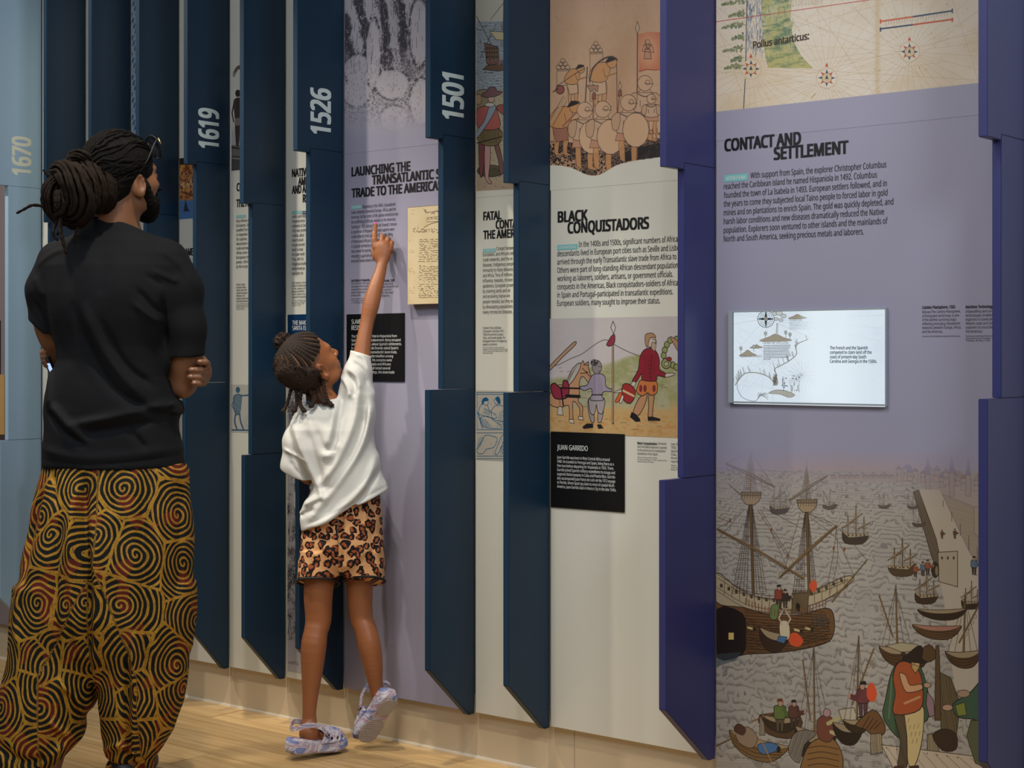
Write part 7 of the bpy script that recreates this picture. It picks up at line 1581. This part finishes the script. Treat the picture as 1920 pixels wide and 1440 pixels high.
sf = folds([([(648, 940), (645, 1000), (641, 1070)], -.014, 5), ([(640, 1060), (628, 1030), (600, 1010)], .005, 6), ([(655, 1060), (680, 1035), (700, 1020)], .005, 6), ([(600, 1000), (596, 1060)], -.004, 6), ([(700, 980), (704, 1060)], -.004, 6), ([(690, 940), (690, 980)], .005, 4)], ZC)
SH.disp = lambda P: sf(P)+wob(P, 60, 2)*.0015
V, Fq = sdf_mesh(SH, .0036); so = np_mesh('leopard_print_shorts', V, Fq, leo_mat(), kid)
uu = np.stack([V[:, 0]+.4*(V[:, 1]-ZC)*np.sign(V[:, 0]-L(640, 0, ZC)[0]), V[:, 2]+.2*(V[:, 1]-ZC)], 1).astype(f32); lay = so.data.uv_layers.new(name='UVMap'); li = np.zeros(len(so.data.loops), np.int32); so.data.loops.foreach_get('vertex_index', li); lay.data.foreach_set('uv', uu[li].ravel())
m_trimb = mat('black_binding', (18, 18, 20), .7)
for cx_, y, hw, hd, o in ((596.5, 1092.5, 39.5, .0775, -.008), (683, 1089, 38.5, .075, .004)):
    c0 = L(cx_, y, ZC+o); pts = [c0+np.array([hw*PXM*np.sign(math.cos(a))*abs(math.cos(a))**.9, hd*np.sign(math.sin(a))*abs(math.sin(a))**.9, -.32*hd*math.sin(a)]) for a in np.linspace(0, 2*math.pi, 44)]
    V, Fc = tube(pts, .0042, 8, False); lmk('shorts_binding', V, Fc, m_trimb, so)
# clogs
def marble():
    m = bpy.data.materials.new('marbled_foam'); m.use_nodes = True; nt = m.node_tree; b = nt.nodes['Principled BSDF']; N = nt.nodes.new; K = nt.links.new
    tc = N('ShaderNodeTexCoord'); mp = N('ShaderNodeMapping'); mp.inputs['Scale'].default_value = (1.2, 1.2, 3.4); K(tc.outputs['Object'], mp.inputs[0]); n = N('ShaderNodeTexNoise'); n.inputs['Scale'].default_value = 11; n.inputs['Detail'].default_value = 3; n.inputs['Distortion'].default_value = .9; K(mp.outputs[0], n.inputs['Vector'])
    r = N('ShaderNodeValToRGB'); r.color_ramp.interpolation = 'EASE'; e = r.color_ramp.elements; e[0].position = .3; e[0].color = rgb(96, 106, 156)+(1,); e[1].position = .72; e[1].color = rgb(130, 130, 176)+(1,)
    for p_, c_ in ((.4, (148, 146, 178)), (.46, (198, 198, 200)), (.52, (168, 132, 154)), (.57, (192, 192, 200)), (.63, (108, 122, 170))): q = e.new(p_); q.color = rgb(*c_)+(1,)
    K(n.outputs['Fac'], r.inputs[0]); K(r.outputs[0], b.inputs['Base Color']); b.inputs['Roughness'].default_value = .5; return m
m_marb = marble(); m_sole = mat('worn_foam_sole', (168, 160, 156), .6, .3, var=.12, vscale=60); m_riv = mat('black_rivet', (20, 22, 26), .35)
def clog(O, fw, upv, label, side):
    fw = np.array(fw, float); fw /= np.linalg.norm(fw); upv = np.array(upv, float); upv -= fw*(upv@fw); upv /= np.linalg.norm(upv); rt = np.cross(fw, upv); A = np.array([rt, fw, upv]); O = np.array(O, float)
    T_ = lambda x, y, z: O+x*rt+y*fw+z*upv
    wl = to_world([O])[0]; root = thing('clog', tuple(wl), label, 'shoe', 'clogs worn by the child')
    S_ = Field(); ys = np.array([-.1, -.09, -.07, -.03, .01, .05, .08, .095, .102]); ws = np.array([.02, .028, .033, .0305, .0335, .0395, .036, .03, .02]); zb = np.array([.006, .002, 0, .001, .001, .0, .006, .012, .018]); ztp = np.array([.042, .048, .048, .041, .036, .035, .036, .036, .034])
    def fn(P):
        q = (P-O.astype(f32))@A.T.astype(f32); y = np.clip(q[:, 1], -.1, .102); w_ = np.interp(y, ys, ws)-.009
        dx = np.abs(q[:, 0]+side*.003*np.sin((y+.1)*14))-w_; dz = np.maximum(q[:, 2]-np.interp(y, ys, ztp)+.009, np.interp(y, ys, zb)+.009-q[:, 2]); dy = np.abs(q[:, 1])-.094
        v = np.stack([dx, dz, dy], 1); return np.sqrt((np.maximum(v, 0)**2).sum(1))+np.minimum(v.max(1), 0)-.009
    S_.add(fn, O+.016*upv, .108, .003); ins = lambda c, r, op, k: S_.ell(T_(*c), r, A, k, op)
    ins((0, -.045, .056), (.026, .055, .02), '-', .003)
    for k in range(9): S_.cone(T_(-.028, .082-k*.013, -.001), T_(.028, .075-k*.013, -.001), .0016, .0016, .001, '-')
    V, Fq = sdf_mesh(S_, .0022, lo=O-.12, hi=O+.12); np_mesh('sole', V, Fq, m_marb, root)
    for (y0_, y1_, w0_) in ((-.082, -.035, .024), (.0, .075, .031)):      # worn treads under heel and ball
        O_ = Field(); O_.cone(T_(0, y0_+w0_*.7, .0006), T_(0, y1_-w0_*.5, .0012), w0_, w0_*1.02, .001); O_.plane(T_(0, 0, -.0012), -upv, .0005); O_.plane(T_(0, 0, .0035), upv, .0005)
        if y0_ > -.05:
            for k in range(10): O_.cone(T_(-.034, y0_+.004+k*.0085, -.0022), T_(.034, y0_-.004+k*.0085, -.0022), .0026, .0026, .0004, '-')
        V, Fq = sdf_mesh(O_, .0012, lo=O-.12, hi=O+.12); np_mesh('tread_pad', V, Fq, m_sole, root)
    Tp = Field(); Tp.ell(T_(0, .042, .028), (.0425, .0625, .046), A, .004); Tp.ell(T_(0, .002, .036), (.038, .05, .042), A, .02)
    Tp.ell(T_(0, .034, .024), (.0375, .058, .0415), A, .002, '-'); Tp.ell(T_(0, -.04, .055), (.05, .055, .055), A, .006, '-'); Tp.ell(T_(0, -.02, .032), (.033, .045, .036), A, .003, '-'); Tp.plane(T_(0, 0, .03), -upv, .001)
    for y, x in ((.03, .0405), (.052, .039), (.072, .033), (.088, .024)):
        for q in (-1, 1): Tp.ell(T_(q*x, y, .043-.0*y), (.012, .0055, .005), A, .001, '-')
    for x in (-.015, 0, .015):
        for y in (.03, .052, .07): Tp.cone(T_(x, y, .03), T_(x, y+.01, .09), .0036, .0036, .001, '-')
    V, Fq = sdf_mesh(Tp, .0019, lo=O-.12, hi=O+.12); np_mesh('upper', V, Fq, m_marb, root)
    pth = spline([(.0415, .012, .055), (.043, -.018, .08), (.038, -.055, .089), (.024, -.08, .08), (0, -.09, .075), (-.024, -.08, .08), (-.038, -.055, .089), (-.043, -.018, .08), (-.0415, .012, .055)], 40); Vb = []; Fb = []
    for i, p_ in enumerate(pth):
        t = np.gradient(pth, axis=0)[i]; t /= np.linalg.norm(t); nn = np.cross(t, [0, 0, 1]); nn /= np.linalg.norm(nn)
        for a, b in ((-1, -1), (-1, 1), (1, 1), (1, -1)): c = p_+nn*a*.0016+np.array([0, 0, 1])*b*.0075; Vb.append(T_(*c))
    for i in range(39):
        for k in range(4): Fb.append((i*4+k, i*4+(k+1) % 4, i*4+4+(k+1) % 4, i*4+4+k))
    Fb += [(0, 3, 2, 1), (156, 157, 158, 159)]; st_ = lmk('heel_strap', Vb, Fb, m_marb, root, False)
    for q in (-1, 1): V, Fc = tube([T_(q*.041, .011, .055), T_(q*.0455, .011, .055)], [.0068, .006], 14); lmk('rivet', V, Fc, m_riv, root); V, Fc = tube([T_(q*.0456, .011+.004*math.cos(a), .055+.004*math.sin(a)) for a in np.linspace(.6, 5.7, 14)], .0005, 4); lmk('rivet_emblem', V, Fc, m_white, root)
    return root
clog(L(592, 1415, 4.815)+np.array([0, 0, .0085]), (.74, .66, -.085), (.05, .08, 1), 'marbled lavender foam clog standing nearly flat, the left one of the child', -1)
clog(L(708, 1352, 4.852), (-.50, .36, -.80), (-.42, .85, .35), 'marbled lavender foam clog raised on its toe with the sole showing', 1)
